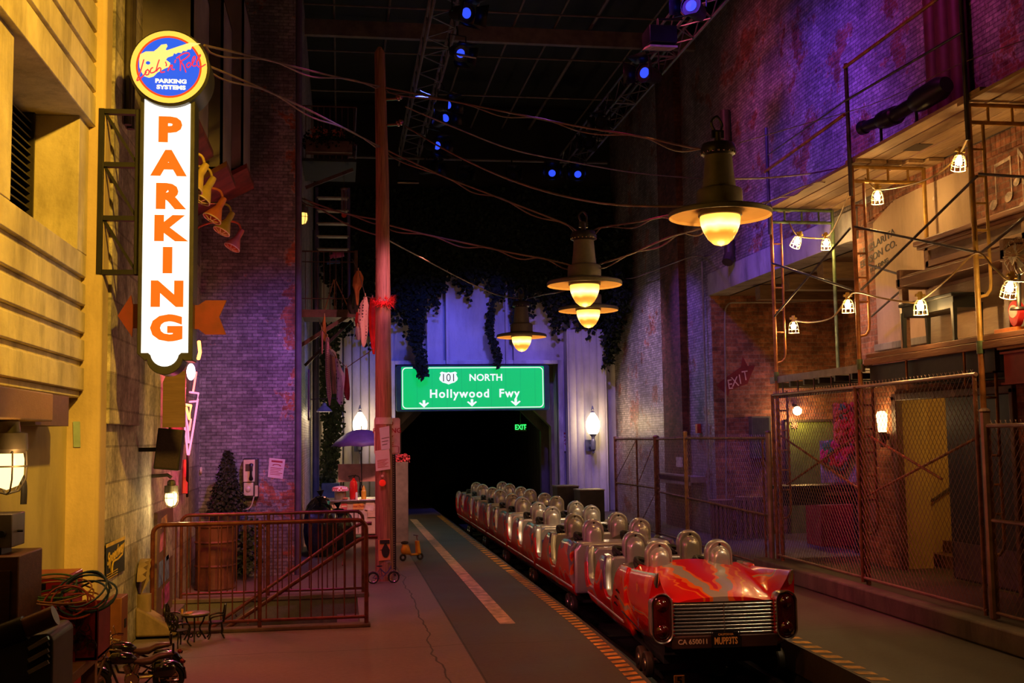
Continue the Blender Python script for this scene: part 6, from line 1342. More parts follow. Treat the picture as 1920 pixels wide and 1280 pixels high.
def coaster_car(name, label, rear):
    t = thing(name, label, 'roller coaster car', (0,0,0), 0, None if rear else 'coaster cars ahead of the rear car')
    y0 = 1.02 if rear else .80
    for s_ in (-1, 1):                                             # painted side panels with the two entry cut-outs
        ys_ = [y0+(3.38-y0)*i/70 for i in range(71)]; rings = []
        for y in ys_:
            h = htop(y, rear); zb = -.02; rings.append([Vector((s_*sidex(zb+(h-zb)*k/10), y, zb+(h-zb)*k/10)) for k in range(11)])
        mb = MB(); mb.loft(rings); mb.build('side_panel', FLR if rear else FLM, t, solid=.05, smooth=50)
        rings = [[Vector((s_*(sidex(h)+.004), y, h+.018)), Vector((s_*(sidex(h)-.045), y, h+.022)), Vector((s_*(sidex(h)-.06), y, h-.01)), Vector((s_*(sidex(h)-.035), y, h-.03)), Vector((s_*(sidex(h)-.005), y, h-.012))] for y, h in [(y, htop(y, rear)) for y in ys_ if y > 1.3]]
        mb = MB(); mb.loft(rings, closed=True, cap0=True, cap1=True); mb.build('panel_edge', SIL, t, smooth=60)
        mb = MB(); mb.tube([(s_*(sidex(.07)+.02), 1.28 if rear else .84, .07), (s_*(sidex(.07)+.02), 3.36, .07)], .017, 8); mb.build('chrome_strip', mat('bright_trim', (.75,.70,.66), .35, .35, var=.05, bmp=0), t)
    mb = MB(); mb.box(-.56,.56, y0, 3.36, .04, .09); mb.build('cabin_floor', mat('cabin_grey', (.20,.19,.19), .5), t, smooth=0)
    for y_ in (1.10, 2.22):                                        # the two seat rows
        mb = MB(); mb.prism([(-.60,.08)]+[(-.60,.52)]+[(-.55,.60)]+[(.55,.60),(.60,.52),(.60,.08)], y_-.03 if rear or y_ > 2 else y_-.30, y_+.10); mb.build('seat_back', SIL, t, bevel=.03, segs=3)
        mb = MB(); mb.box(-.56,.56, y_+.1, y_+.55, .09, .24); mb.build('seat_base', SIL, t, bevel=.04, segs=3)
        for x in (-.30, .30):
            M_ = T(x, y_-.02, 0)
            mb = MB(M_); rings = [arch(w_, h, zb, y) for w_, h, zb, y in ((.118,.84,.52,.14),(.126,.855,.52,.12),(.130,.86,.52,.07),(.126,.852,.52,.0),(.118,.842,.52,-.012),(.108,.83,.52,-.012),(.104,.824,.52,-.004),(.098,.80,.52,-.004),(.094,.79,.52,-.018),(.088,.775,.53,-.05),(.078,.755,.54,-.075),(.058,.72,.55,-.088),(.03,.66,.56,-.092),(.004,.60,.58,-.092))]
            mb.loft(rings, cap0=True, cap1=True); hd = mb.build('headrest', SIL, t, smooth=55)
            mb = MB(M_); mb.lathe([(.011,0),(.011,.006),(0,.008)], M=T(0,-.008,.815) @ RX(90), n=12); mb.build('bolt', IRON, hd)
            mb = MB(M_); rings = [[Vector((w_*cos(a), .14+d*.0+.01, .50+(.30*h)*(.5+.5*sin(a)) )) for a in [2*pi*k/14 for k in range(14)]] for w_, h, d in ((.10,1,0),(.09,.95,1))]; mb.loft(rings, closed=True, cap0=True, cap1=True); mb.build('head_pad', mat('pad_black', (.015,.015,.016), .6), hd)
            mb = MB(M_); mb.tube(curve([(-.15,.06,.60),(-.20,.14,.655),(-.16,.26,.665),(.0,.34,.62),(.14,.30,.60)],5), .028, 8); mb.tube([(-.22,.02,.60),(-.21,.16,.645)], .022, 8); mb.build('lap_bar', mat('pad_black', (.015,.015,.016), .6), t)
    mb = MB(); mb.prism([(-.60,.0),(-.60,.50),(-.52,.585),(.52,.585),(.60,.50),(.60,.0)], 3.28, 3.40); mb.build('front_wall', SIL, t, bevel=.025, segs=3)
    if not rear:
        mb = MB(); mb.prism([(-.615,.0),(-.615,.52),(-.54,.61),(.54,.61),(.615,.52),(.615,.0)], .74, .86); mb.build('back_wall', SIL, t, bevel=.035, segs=3)
        mb = MB(); mb.box(-.55,-.40, 3.262, 3.282, .20, .42); mb.build('blue_side_pad', mat('pad_blue', (.02,.06,.55), .5), t, bevel=.005)
    for y_ in ((.35, .62) if rear else (.95, 1.2)):
        for s_ in (-1, 1):
            mb = MB(); mb.lathe([(.04,-.03),(.105,-.035),(.115,-.02),(.115,.02),(.105,.035),(.04,.03)], M=T(s_*.60, y_, -.16) @ RY(90), n=24); w_ = mb.build('wheel', mat('wheel_rubber', (.05,.045,.03), .5), t)
            mb = MB(); mb.lathe([(0,.045),(.05,.04),(.055,.03)], M=T(s_*.60, y_, -.16) @ RY(90*s_), n=14); mb.build('hub', CHM, w_)
    mb = MB(); mb.box(-.5,.5, .15 if rear else .85, 3.3, -.12, .04); mb.box(-.1,.1, .3 if rear else .9, 3.5, -.26, -.1); mb.tube([(-.62,.48 if rear else 1.08,-.16),(.62,.48 if rear else 1.08,-.16)], .03, 8); mb.build('chassis', mat('matt_black', (.012,.012,.013), .7, bmp=0), t, smooth=30)
    if rear: rear_body(t)
    return t
def rear_body(t):
    # tail: one skin from left sill over fin, deck and fin to right sill
    rings = []; NY = 22
    m, nt, b = base('tail_paint'); o = objc(nt); s = N(nt, 'ShaderNodeSeparateXYZ'); nt.links.new(o, s.inputs[0])
    RD, OR, TP = (.72,.008,.006), (.90,.16,.010), (.40,.34,.27)
    ax = mathn(nt, 'ABSOLUTE', s.outputs[0])
    # deck: grey blades fanning out from the middle of the grille, edged in orange
    yy = mathn(nt, 'ADD', s.outputs[1], .02)
    cv = mathn(nt, 'SUBTRACT', ax, mathn(nt, 'MULTIPLY', mathn(nt, 'POWER', mathn(nt, 'MAXIMUM', yy, .0), .62), .24))
    cv = mathn(nt, 'ADD', cv, mathn(nt, 'MULTIPLY', mathn(nt, 'SUBTRACT', noise(nt, o, 4.2, 0, .4, 1.0), .5), .16))
    deck = ramp(nt, mathn(nt, 'ADD', cv, .5), [(.0, RD), (.405, RD), (.41, OR), (.44, OR), (.445, TP), (.545, TP), (.55, OR), (.59, OR), (.595, RD), (.645, RD), (.65, OR), (.665, OR), (.67, RD)])
    n2 = noise(nt, scalev(nt, o, (1,1,1.2)), 1.35, 0.0, .4, 1.2)
    side = ramp(nt, n2, [(.0, RD), (.468, RD), (.474, OR), (.500, OR), (.506, TP), (.540, TP), (.546, OR), (.575, OR), (.582, RD)])
    nt.links.new(mix(nt, mathn(nt, 'LESS_THAN', ax, .47), side, deck), b.inputs['Base Color'])
    b.inputs['Roughness'].default_value = .25; b.inputs['Coat Weight'].default_value = .5; b.inputs['Coat Roughness'].default_value = .08
    for i in range(NY+1):
        f = i/NY; y = 1.14*f
        zf = .70-.095*min(1, f/.95)**.8; zt = .425+.205*(f**.75)
        zb = .05-.07*f
        half = [(.50, zb), (.585, zb+.06), (.635, .22), (.648, .36), (.645, .46), (.630, zf-.05), (.612, zf-.008), (.597, zf), (.583, zf-.012), (.56, zf-.07*(1-f)-.02), (.52, zt+(zf-zt)*.35), (.475, zt+.004), (.43, zt-.006), (.32, zt+.022), (.20, zt+.036), (.08, zt+.043)]
        ring = []
        for x, z in half:
            dy = (1-f)**2*(-.10*max(0, z-.48)/.22 + (.05 if .40 < z <= .52 and x > .5 else 0)); ring.append(Vector((-x, y+dy, z)))
        ring.append(Vector((0, y, zt+.045)))
        ring += [Vector((-v.x, v.y, v.z)) for v in ring[-2::-1]]
        rings.append(ring)
    mb = MB(); mb.loft(rings, cap0=True); mb.build('tail_body', m, t, smooth=42)
    mb = MB(); mb.box(-.52,.52,.02,1.0,-.02,.07); mb.build('under_pan', mat('matt_black', (.012,.012,.013), .7, bmp=0), t, smooth=0)
    for s_ in (-1, 1):
        mb = MB(); mb.tube(curve([(s_*.597,-.125,.702),(s_*.600,-.085,.655),(s_*.60,-.04,.58),(s_*.585,-.02,.53),(s_*.56,-.025,.505)],4), [.006,.010,.014,.018,.022,.024,.026,.026,.026,.026,.026,.026,.026,.024,.022,.02,.02][:17], 8); mb.build('fin_trim', CHM, t)
        xc = s_*.555
        pod = lambda w_, h, y: [Vector((xc+a, y, .305+b_)) for a, b_ in rrect(-w_, w_, -h, h, w_*.98, 7)]
        mb = MB(); mb.loft([pod(.088,.205,.10), pod(.098,.215,.03), pod(.100,.217,-.05), pod(.094,.211,-.072), pod(.084,.201,-.066), pod(.080,.197,-.03)], closed=True); mb.build('light_bezel', CHM, t, smooth=50)
        mb = MB(); mb.loft([pod(.081,.198,-.045), pod(.070,.187,-.058), pod(.04,.15,-.064)], closed=True, cap1=True); ln_ = mb.build('tail_light', RDP, t, smooth=50)
        for dz in (-.11, .11): mb = MB(); mb.lathe([(.062,0),(.055,.012),(.03,.03),(0,.045)], M=T(xc,-.055,.305+dz) @ RX(90), n=24); mb.build('round_lens', RDP, ln_, smooth=60)
        mb = MB(); mb.prism([(s_*.47-.02,.10),(s_*.47+.02,.10),(s_*.47+.02,.47),(s_*.47-.02,.44)] if True else [], -.04, .1); mb.build('grille_cheek', mat('tail_red', (.50,.006,.005), .25, coat=.8, bmp=0), t, bevel=.008)
        mb = MB()
        for k in range(9): mb.box(xc-s_*.10-.012, xc-s_*.10+.012, -.052, -.03, .15+.035*k, .162+.035*k)
        mb.build('cheek_ribs', mat('tail_red', (.50,.006,.005), .25, coat=.8, bmp=0), t, smooth=0)
    mb = MB(); mb.box(-.45,.45,-.015,.02,.14,.43); mb.build('grille_panel', mat('grille_dark', (.02,.018,.016), .4, .5), t, smooth=0)
    for k in range(9):
        z = .165+.0305*k; mb = MB(); mb.tube([(-.45,-.022,z),(-.2,-.034,z),(.2,-.034,z),(.45,-.022,z)], .0105, 8, M=None); mb.build('grille_bar', CHM, t, smooth=50)
    mb = MB(); mb.box(-.004,.004,-.046,-.03,.16,.42); mb.build('grille_split', CHM, t, smooth=0)
    mb = MB(); mb.prism([(-.47,.035),(.47,.035),(.48,.15),(-.48,.15)], -.055, .0); mb.build('bumper', mat('bumper_brown', (.07,.035,.022), .35, .3), t, bevel=.012)
    mb = MB(); mb.text('CA 650011', .058, T(-.285,-.057,.098) @ FS, off=.02, ext=.002); mb.build('fleet_number', mat('number_cream', (.62,.45,.26), .5), t, smooth=0)
    pl_ = MB(); pl_.prism(rrect(-.115,.115,.055,.18,.012), -.075, -.066); p_ = pl_.build('number_plate', mat('plate_black', (.012,.012,.014), .35), t, smooth=0)
    mb = MB(); mb.text('MUPP3TS', .082, T(0,-.077,.102) @ FS, off=.028, ext=.001, sx=.62); mb.text('CALIFORNIA', .024, T(0,-.077,.158) @ FS, off=.01, ext=.001); mb.build('plate_lettering', mat('plate_yellow', (.80,.42,.10), .5), p_, smooth=0)
    mb = MB(); mb.tube([(a, -.072, b) for a, b in rrect(-.125,.125,.050,.192,.014)], .005, 6, closed=True); mb.build('plate_frame', mat('plate_frame', (.03,.03,.03), .3, .6), p_)
    # painted stars, notes and vents along the left flank
    mb = MB()
    def star(c, r_): 
        pts = [(r_*(1 if k % 2 == 0 else .42)*sin(k*pi/5), r_*(1 if k % 2 == 0 else .42)*1.5*cos(k*pi/5)) for k in range(10)]
        x = -(sidex(c[1])+.030); mb.add([(x-.001, c[0]-a, c[1]+b_) for a, b_ in pts]+[(x-.001, c[0], c[1])], [(10, k, (k+1) % 10) for k in range(10)])
    star((1.18,.50), .045); star((.45,.52), .045); star((2.48,.36), .035)
    mb.build('painted_star', mat('star_orange', (.85,.26,.02), .35), t, smooth=0)
    mb = MB()
    for yc_, zc_ in ((1.30,.36),(1.36,.29),(1.42,.22)):
        mb.tube([(-(sidex(zc_)+.03), yc_-.06, zc_-.012), (-(sidex(zc_)+.036), yc_+.05, zc_+.006)], [.004,.012], 6)
    mb.build('side_vents', mat('vent_dark', (.05,.03,.03), .3, .6), t)
    mb = MB(); mb.tube([(-.665,.15,.13),(-.672,1.15,.19)], .006, 6); mb.build('side_crease', mat('vent_dark', (.05,.03,.03), .3, .6), t)
    mb = MB()
    for yc_, zc_, h_ in ((.55,.30,.05),(.40,.20,.08),(2.22,.30,.10),(2.30,.28,.10)):
        x = -(sidex(zc_)+.031); mb.add([(x, yc_+.020*sin(a), zc_+h_*.5*cos(a)*(1 if cos(a) < 0 else 1.3)) for a in [2*pi*k/12 for k in range(12)]], [tuple(range(12))])
    mb.build('painted_drops', mat('note_blue', (.12,.13,.34), .35), t, smooth=0)
XC = 3.40
rc_ = coaster_car('coaster_car', 'rear car of the parked coaster train, red with tail fins, chrome grille and number plate', True)
rc_.location = (3.31, 9.45, 0); rc_.rotation_euler = (0, 0, radians(-3.2))
mc = coaster_car('coaster_car', 'second car from the rear of the coaster train, directly ahead of the finned car', False)
STARTS = [12.42, 15.12, 17.82, 20.52, 23.22]
mc.location = (XC, STARTS[0], 0)
for st_, lab in zip(STARTS[1:], ('third car from the rear of the coaster train', 'fourth car from the rear of the coaster train', 'fifth car from the rear, second from the far end of the coaster train', 'farthest car of the coaster train, entering the tunnel mouth')):
    copy_tree(mc, (XC, st_, 0), 0, lab)
# track under the train
for s_, lab in ((-1, 'left steel running rail in the pit under the train'), (1, 'right steel running rail in the pit under the train')):
    mb = MB(); mb.tube(curve([(XC-.22+s_*.52, 5, -.36), (XC-.08+s_*.52, 9, -.36), (XC+s_*.52, 12.4, -.36), (XC+s_*.52, 27, -.36), (XC+s_*.52, 45, -.36)], 8), .06, 10); tag(mb.build('track_rail', mat('rail_steel', (.06,.05,.045), .35, .7)), lab, 'rail', 'coaster rails')
mb = MB(); mb.box(XC-.25, XC+.15, 5, 30, -.72, -.45)
for k in range(24): mb.box(XC-.75, XC+.6, 6+.95*k, 6.12+.95*k, -.50, -.42)
tag(mb.build('track_spine', mat('rail_dark', (.02,.018,.016), .6), smooth=0), 'dark track spine and cross ties at the bottom of the pit', 'track')
t = thing('number_marker', 'small yellow marker with a black 5 in the pit in front of the train', 'marker', tuple(P(1274, 1275, Y=8.2)))
mb = MB(); mb.box(-.04,.04,0,.01,-.04,.035); mb.build('plate', mat('marker_yellow', (.75,.50,.08), .5), t, smooth=0); mb = MB(); mb.text('5', .075, T(0,-.003,-.004) @ FS, off=.03, sx=1.2); mb.build('digit', mat('ink_black', (.02,.015,.015), .6), t, smooth=0)
mb = MB(); mb.tube([(0,.01,-.03),(0,.01,-.8)], .01, 6); mb.build('stake', IRON, t)

# ================================================================ RIGHT SIDE THINGS
SO = mat('scaffold_rust', (.36,.13,.04), .5, .3, var=.55, scale=7); SG = mat('scaffold_green', (.12,.17,.08), .5, .3, var=.5, scale=7); SYW = mat('scaffold_yellow', (.50,.29,.06), .5, .3, var=.4, scale=7); SD = mat('scaffold_dark', (.10,.085,.09), .45, .5, var=.4)
AX, IX = 5.90, 6.80
def sframe(Y, label, mleg, mhead, top, zl, mlow):
    t = thing('scaffold_section', label, 'scaffold', (AX, Y, .17)); sh = t.location
    def tb(name, pts, r, m, n=10): mb = MB(); mb.tube(pts, r, n); return mb.build(name, m, t, shift=sh, smooth=50)
    tb('outer_leg', [(AX,Y,.17),(AX,Y,2.72)], .027, mlow); tb('outer_leg', [(AX,Y,2.72),(AX,Y,4.98)], .025, mleg); tb('inner_leg', [(IX,Y,2.66 if Y > 13 else 2.78),(IX,Y,4.98)], .025, mhead)
    tb('guard_post', [(AX-.035,Y-.03,4.62),(AX-.035,Y-.03,top)], .024, SD)
    for a, b in ((4.97, .022), (4.80, .022)): tb('header_bar', [(AX,Y,a),(IX,Y,a)], b, mhead if a > 3 else mlow)
    for x in (AX+.2, AX+.45, AX+.7): tb('header_strut', [(x,Y,4.80),(x,Y,4.97)], .014, mhead)
    for zt_, zb_ in ((4.80, zl), (2.46, .75)):
        tb('ladder_rail', [(AX+.14,Y,zt_)]+[(AX+.14,Y,zb_+.12),(AX+.13,Y,zb_+.05),(AX+.09,Y,zb_),(AX+.0,Y,zb_-.02)], .016, mleg if zt_ > 3 else mlow, 8)
        for k in range(1, 6): z = zb_+.1+(zt_-zb_-.1)*k/6; tb('rung', [(AX,Y,z),(AX+.14,Y,z)], .012, mleg if zt_ > 3 else mlow, 6)
    tb('coupler', [(AX,Y,2.60),(AX,Y,2.72)], .034, SG)
    return t
sframe(14.36, 'green-topped scaffold frame farthest along the right wall', SO, SG, P(1434,245,X=AX).z, 2.86, SO)
sframe(11.90, 'orange and yellow scaffold frame in the middle of the scaffold', SO, SYW, P(1583,125,X=AX).z, 3.0, SO)
sframe(9.47, 'mustard-yellow scaffold frame nearest the camera on the right', SYW, SYW, 7.8, 3.15, SO)
def brace(lab, segs, X, m=SD):
    t = thing('cross_brace', lab, 'brace', tuple((P(*segs[0][0], X=X)+P(*segs[0][1], X=X))/2))
    for a, b in segs: mb = MB(); mb.tube([P(*a, X=X), P(*b, X=X)], .014, 8); mb.build('tube', m, t, shift=t.location)
brace('upper crossed brace between the two farther scaffold frames', [((1447,493),(1599,543)), ((1452,593),(1594,428))], AX-.02)
brace('upper crossed brace in front of the upright piano', [((1603,425),(1833,473)), ((1615,543),(1832,330))], AX-.02)
brace('upper brace tubes running off the right edge from the nearest frame', [((1842,472),(1940,392)), ((1836,326),(1940,333))], AX-.02)
brace('inner brace behind the piano bench', [((1627,496),(1712,522)), ((1634,593),(1702,533))], IX-.05)
brace('lower crossed brace behind the far tall fence panel', [((1460,814),(1628,928)), ((1476,908),(1618,810))], AX+.05, SO)
brace('lower crossed brace behind the near tall fence panel', [((1625,814),(1766,898)), ((1625,930),(1838,817))], AX+.05, SO)
for a, b, r_, m_, lab in (((1583,127),(1775,-15), .020, SO, 'rust-red top guard pipe rising to the upper right'), ((1434,322),(1583,215), .022, SO, 'rust-red guard pipe between the far and middle guard posts'), ((1583,190),(1805,60), .014, SD, 'thin grey guard pipe between the middle and near guard posts'), ((1440,290),(1583,190), .010, SD, 'thin grey guard pipe beside the rust-red one')):
    mb = MB(); mb.tube([P(*a, X=AX-.05), P(*b, X=AX-.05)], r_, 8); tag(mb.build('guard_pipe', m_), lab, 'pipe')
# planks overhead: each one a thing
PK = wood('plank_wood', (.52,.36,.19), (.33,.21,.10), (8, 1.0, 8), .7, .4)
names = ['outer edge', 'second from the outer edge', 'middle', 'second from the wall', 'nearest the wall']
for bi, (ya, yb, bn_) in enumerate(((11.75, 14.62, 'far bay'), (9.35, 12.05, 'middle bay'), (5.4, 9.62, 'near bay'))):
    for k in range(5):
        x = 5.90+.21*k; r_ = random.Random(bi*7+k); z = 5.0+(.042 if bi == 1 else 0)+r_.uniform(0,.004); e0, e1 = r_.uniform(-.12,.1), r_.uniform(-.12,.1)
        mb = MB(T(x+.1,(ya+yb)/2,z) @ RZ(r_.uniform(-.35,.35))); L = (yb-ya)/2; mb.box(-.098,.092,-L+e0,L+e1,0,.04)
        tag(mb.build('scaffold_plank', PK, bevel=.004), 'weathered overhead scaffold plank in the %s, %s' % (bn_, names[k]), 'plank', 'overhead scaffold planks')
# decks
t = thing('metal_deck', 'thin pinkish metal walk deck over the far bay of the scaffold', 'deck', (6.4, 13.1, 2.6))
MD = mat('deck_metal', (.30,.24,.22), .5, .4)
mb = MB(); mb.box(AX+.02, XR-.02, 11.85, 14.6, 2.62, 2.65); mb.build('sheet', MD, t, smooth=0, shift=t.location)
mb = MB(); mb.box(AX+.0, AX+.04, 11.85, 14.6, 2.57, 2.66); mb.box(XR-.06, XR-.02, 11.85, 14.6, 2.57, 2.66); mb.build('edge_rail', MD, t, smooth=0, shift=t.location)
mb = MB()
for k in range(6): mb.box(AX, XR-.02, 12.1+.45*k, 12.14+.45*k, 2.50, 2.57)
mb.box(AX, AX+.03, 11.9, 14.5, 2.36, 2.40)
for k in range(5): mb.tube([(AX+.02,12.2+.5*k,2.38),(AX+.02,12.2+.5*k,2.57)], .012, 6)
mb.build('under_bars', mat('scaffold_dark', (.10,.085,.09), .45, .5, var=.4), t, smooth=0, shift=t.location)
wd_ = wood('deck_wood', (.42,.22,.13), (.26,.12,.07), (8, 1.0, 8), .7, .4)
for k, lab in enumerate(('front edge plank of the piano platform', 'second plank of the piano platform', 'third plank of the piano platform', 'fourth plank of the piano platform', 'back plank of the piano platform against the wall')):
    mb = MB(); mb.box(5.93+.2*k, 6.12+.2*k, 6.4, 11.80+.03*(k % 2), 2.72, 2.77); tag(mb.build('platform_plank', wd_, bevel=.004), lab, 'plank', 'piano platform planks')
mb = MB(); mb.box(5.90, 5.94, 6.4, 11.8, 2.64, 2.71); tag(mb.build('platform_edge_board', wd_, bevel=.004), 'reddish edge board along the underside of the piano platform', 'board')
t = thing('platform_girder', 'dark steel girders under the piano platform', 'girder', (6.4, 9.2, 2.5))
for x in (5.97, 6.5, 6.86): mb = MB(); mb.box(x, x+.05, 9.36, 11.8, 2.42, 2.64); mb.box(x-.03, x+.08, 9.36, 11.8, 2.42, 2.435); mb.build('beam', mat('girder_dark', (.04,.03,.028), .5, .4), t, smooth=0, shift=t.location)
for k in range(4): mb = MB(); mb.tube([(5.93,10.9-1.1*k,2.32),(5.93,10.9-1.1*k,2.64)], .015, 6); mb.build('clip', SO, t, shift=t.location)
# red steel beam at the right end
mb = MB(); mb.box(6.02, 6.06, 5.2, 9.3, 2.30, 2.60); mb.box(5.98, 6.10, 5.2, 9.3, 2.30, 2.32); mb.box(5.98, 6.10, 5.2, 9.3, 2.58, 2.60); tag(mb.build('red_beam', mat('beam_red', (.28,.04,.03), .5), smooth=0), 'red painted steel beam at the right edge below the platform', 'beam')

# ---- piano and bench on the platform
PZ = 2.772
pi_ = thing('upright_piano', 'old brown upright piano on the scaffold platform against the plastered wall', 'piano', (6.6, 10.5, PZ))
PWD = wood('piano_wood', (.28,.15,.09), (.17,.085,.05), (9, 1.2, 9), .45); PLT = wood('piano_trim', (.42,.30,.19), (.30,.20,.12), (9, 1.2, 9), .45)
y0, y1 = 9.42, 11.46; pz1 = P(1725,450,X=6.42).z; sh = pi_.location; kz = P(1700,520,X=6.2).z
mb = MB(); mb.box(6.50, 6.90, y0, y1, PZ, pz1-.06); mb.build('case', PWD, pi_, bevel=.01, shift=sh)
mb = MB(); mb.box(6.40, 6.93, y0-.05, y1+.05, pz1-.06, pz1); mb.box(6.43, 6.92, y0-.03, y1+.03, pz1-.10, pz1-.06); mb.build('lid', PWD, pi_, bevel=.012, shift=sh)
mb = MB(T(6.49, (y0+y1)/2, (kz+pz1)/2+.02)); hh_ = (pz1-kz)/2-.10; LL = (y1-y0)/2-.1
for a, b, c, d in ((-LL,LL,hh_-.05,hh_),(-LL,LL,-hh_,-hh_+.07),(-LL,-LL+.07,-hh_,hh_),(LL-.07,LL,-hh_,hh_)): mb.box(-.03,.02,a,b,c,d)
mb.build('panel_frame', PLT, pi_, bevel=.006, shift=sh)
mb = MB(T(6.49, (y0+y1)/2, (kz+pz1)/2+.02)); mb.box(-.005,.02,-LL+.07,LL-.07,-hh_+.07,hh_-.05); mb.build('upper_panel', mat('piano_cloth', (.22,.17,.13), .6, var=.2), pi_, smooth=0, shift=sh)
mb = MB(); mb.prism([(0,0),(.36,0),(.36,.10),(.28,.14),(0,.16)], y0-.02, y1+.02, Matrix(((-1,0,0,6.52),(0,1,0,0),(0,0,1,kz-.10),(0,0,0,1)))); mb.build('keybed', PWD, pi_, bevel=.008, shift=sh)
mb = MB(); mb.box(6.17, 6.19, y0+.08, y1-.08, kz-.005, kz+.015); mb.build('fallboard_edge', PLT, pi_, smooth=0, shift=sh)
for y in (y0, y1-.08):
    mb = MB(); mb.box(6.16, 6.52, y, y+.08, kz-.12, kz+.10); mb.build('key_block', PWD, pi_, bevel=.012, shift=sh)
    mb = MB(); mb.box(6.18, 6.26, y, y+.08, PZ, kz-.10); mb.build('leg', PWD, pi_, bevel=.008, shift=sh)
mb = MB(); mb.box(6.475, 6.50, y0+.1, y1-.1, PZ+.08, kz-.14); mb.build('lower_panel', PLT, pi_, bevel=.006, shift=sh)
mb = MB(); mb.box(6.49, 6.52, y0+.06, y0+.02+.08, PZ+.3, pz1-.1); mb.build('side_trim', mat('mahogany', (.22,.05,.03), .4), pi_, smooth=0, shift=sh)
b0 = P(1700, 652, Z=PZ); b1 = P(1790, 630, Z=PZ)
be = thing('piano_bench', 'black wooden piano bench on the platform in front of the piano', 'bench', (6.10, 10.6, PZ))
BB = mat('bench_black', (.012,.013,.011), .65, bmp=0); yb0, yb1 = P(1792,640,X=6.02).y, P(1690,650,X=6.02).y; bt_ = P(1725,563,X=6.05).z
mb = MB(); mb.box(6.0, 6.36, yb0, yb1, bt_-.04, bt_); mb.build('seat', BB, be, bevel=.012, shift=be.location)
mb = MB(); mb.box(6.03, 6.33, yb0+.03, yb1-.03, bt_-.15, bt_-.04); mb.build('apron', BB, be, smooth=0, shift=be.location)
for x in (6.01, 6.29):
    for y in (yb0+.01, yb1-.07): mb = MB(); mb.tube([(x+.03,y+.03,PZ),(x+.03,y+.03,PZ+.05),(x+.03,y+.03,bt_-.1)], [.03,.022,.034], 4); mb.build('leg', BB, be, smooth=0, shift=be.location)
cl = thing('red_clock', 'small red clock-shaped toy standing at the right end of the platform', 'clock', tuple(P(1907, 612, X=6.15)))
q = cl.location; RD_ = mat('toy_red', (.62,.03,.03), .4)
mb = MB(FW); mb.prism([(.09*sin(a)*(1.0 if cos(a) > 0 else .85), .12*cos(a)+.12) for a in [2*pi*k/20 for k in range(20)]], -.03, .03, RX(90) @ RX(0) if False else RX(-90)); mb.build('case', RD_, cl, bevel=.006)
mb = MB(FW); mb.lathe([(.06,.0),(.06,.036),(0,.037)], M=T(0,.14,0), n=20); mb.build('dial', mat('dial_white', (.75,.65,.55), .5), cl)
mb = MB(T(*P(1897, 622, X=6.1))); mb.box(-.10,.10,-.22,.12,-.04,.03); tag(mb.build('toy_box', mat('toy_orange', (.70,.22,.05), .5), bevel=.004), 'flat orange-yellow box under the small red clock', 'box')
mb = MB(T(*P(1905, 648, X=5.98))); mb.box(-.03,.25,-.5,.25,-.02,.02); tag(mb.build('yellow_board', wood('yellow_board', (.70,.45,.10), (.5,.3,.07)), bevel=.003), 'bright yellow board lying at the right end of the platform', 'board')
fn = thing('caged_fan', 'small wire-caged fan hanging beside the piano at the right edge', 'fan', tuple(P(1908, 480, X=6.0)))
mb = MB(RZ(-60))
for k in range(16): a = 2*pi*k/16; mb.tube(curve([(.02*cos(a),-.07,.02*sin(a)),(.10*cos(a),-.06,.12*sin(a)),(.12*cos(a),0,.17*sin(a)),(.10*cos(a),.05,.12*sin(a))],3), .003, 4)
mb.tube([(.12*cos(k*pi/12),0,.17*sin(k*pi/12)) for k in range(24)], .004, 5, closed=True); mb.build('cage', mat('wire_grey', (.45,.38,.30), .4, .7), fn)
mb = MB(RZ(-60))
for k in range(4): mb.add([(0,0,0),(.08*cos(k*pi/2),-.02,.12*sin(k*pi/2)),(.08*cos(k*pi/2+.7),.02,.12*sin(k*pi/2+.7))], [(0,1,2)])
mb.build('blades', mat('blade_grey', (.25,.2,.16), .5), fn, smooth=0, solid=.003)
mb = MB(); mb.tube([(0,0,-.16),(0,.02,-.45)], .02, 8); mb.lathe([(0,0),(.08,0),(.07,.02),(0,.03)], c=(0,.02,-.48), n=16); mb.build('stand', IRON, fn)

# ---- plaster patch, lettering and painted notes on the wall
PT = plaster('tan_plaster', (.60,.44,.28), (.50,.35,.22), .8, .9, .2, .25)
c = [P(1640,645,X=6.94), P(1640,392,X=6.94)]; c2 = P(1812,305,X=6.94)
mb = MB(); poly = [(11.2,3.0),(13.45,3.0),(13.45,4.62),(12.9,4.80),(11.2,4.86)]; mb.prism(poly, 6.935, 6.96, Matrix(((0,1,0,0),(1,0,0,0),(0,0,1,0),(0,0,0,1)))); struct('trim_16', mb, PT, smooth=0)
mb = MB()
for k in range(52): y = 13.7-.09*k; z = 4.66+.16*min(1, max(0, (13.6-y)/.8)); mb.box(6.925, 6.96, y-.082, y, z, z+.21)
struct('trim_17', mb, DB, bevel=.006)
mb = MB(); mb.box(6.90, 6.96, 11.6, 13.5, 2.93, 3.02); struct('trim_18', mb, plaster('ledge_grey', (.34,.32,.28), (.24,.22,.2), .7), bevel=.01)
t = thing('painted_lettering', 'small black stencilled lettering on the far edge of the tan plaster wall', 'lettering', tuple(P(1645, 470, X=6.93)))
mb = MB(FW @ RZ(8))
for i, tx in enumerate(('LA CLARITA', 'EDISON CO.', 'BUILDING')): mb.text(tx, .13 if i < 2 else .08, T(0,.1-.15*i,0), off=.01, sx=1.4)
mb.build('stencil', mat('stencil_black', (.05,.04,.04), .7), t, smooth=0)
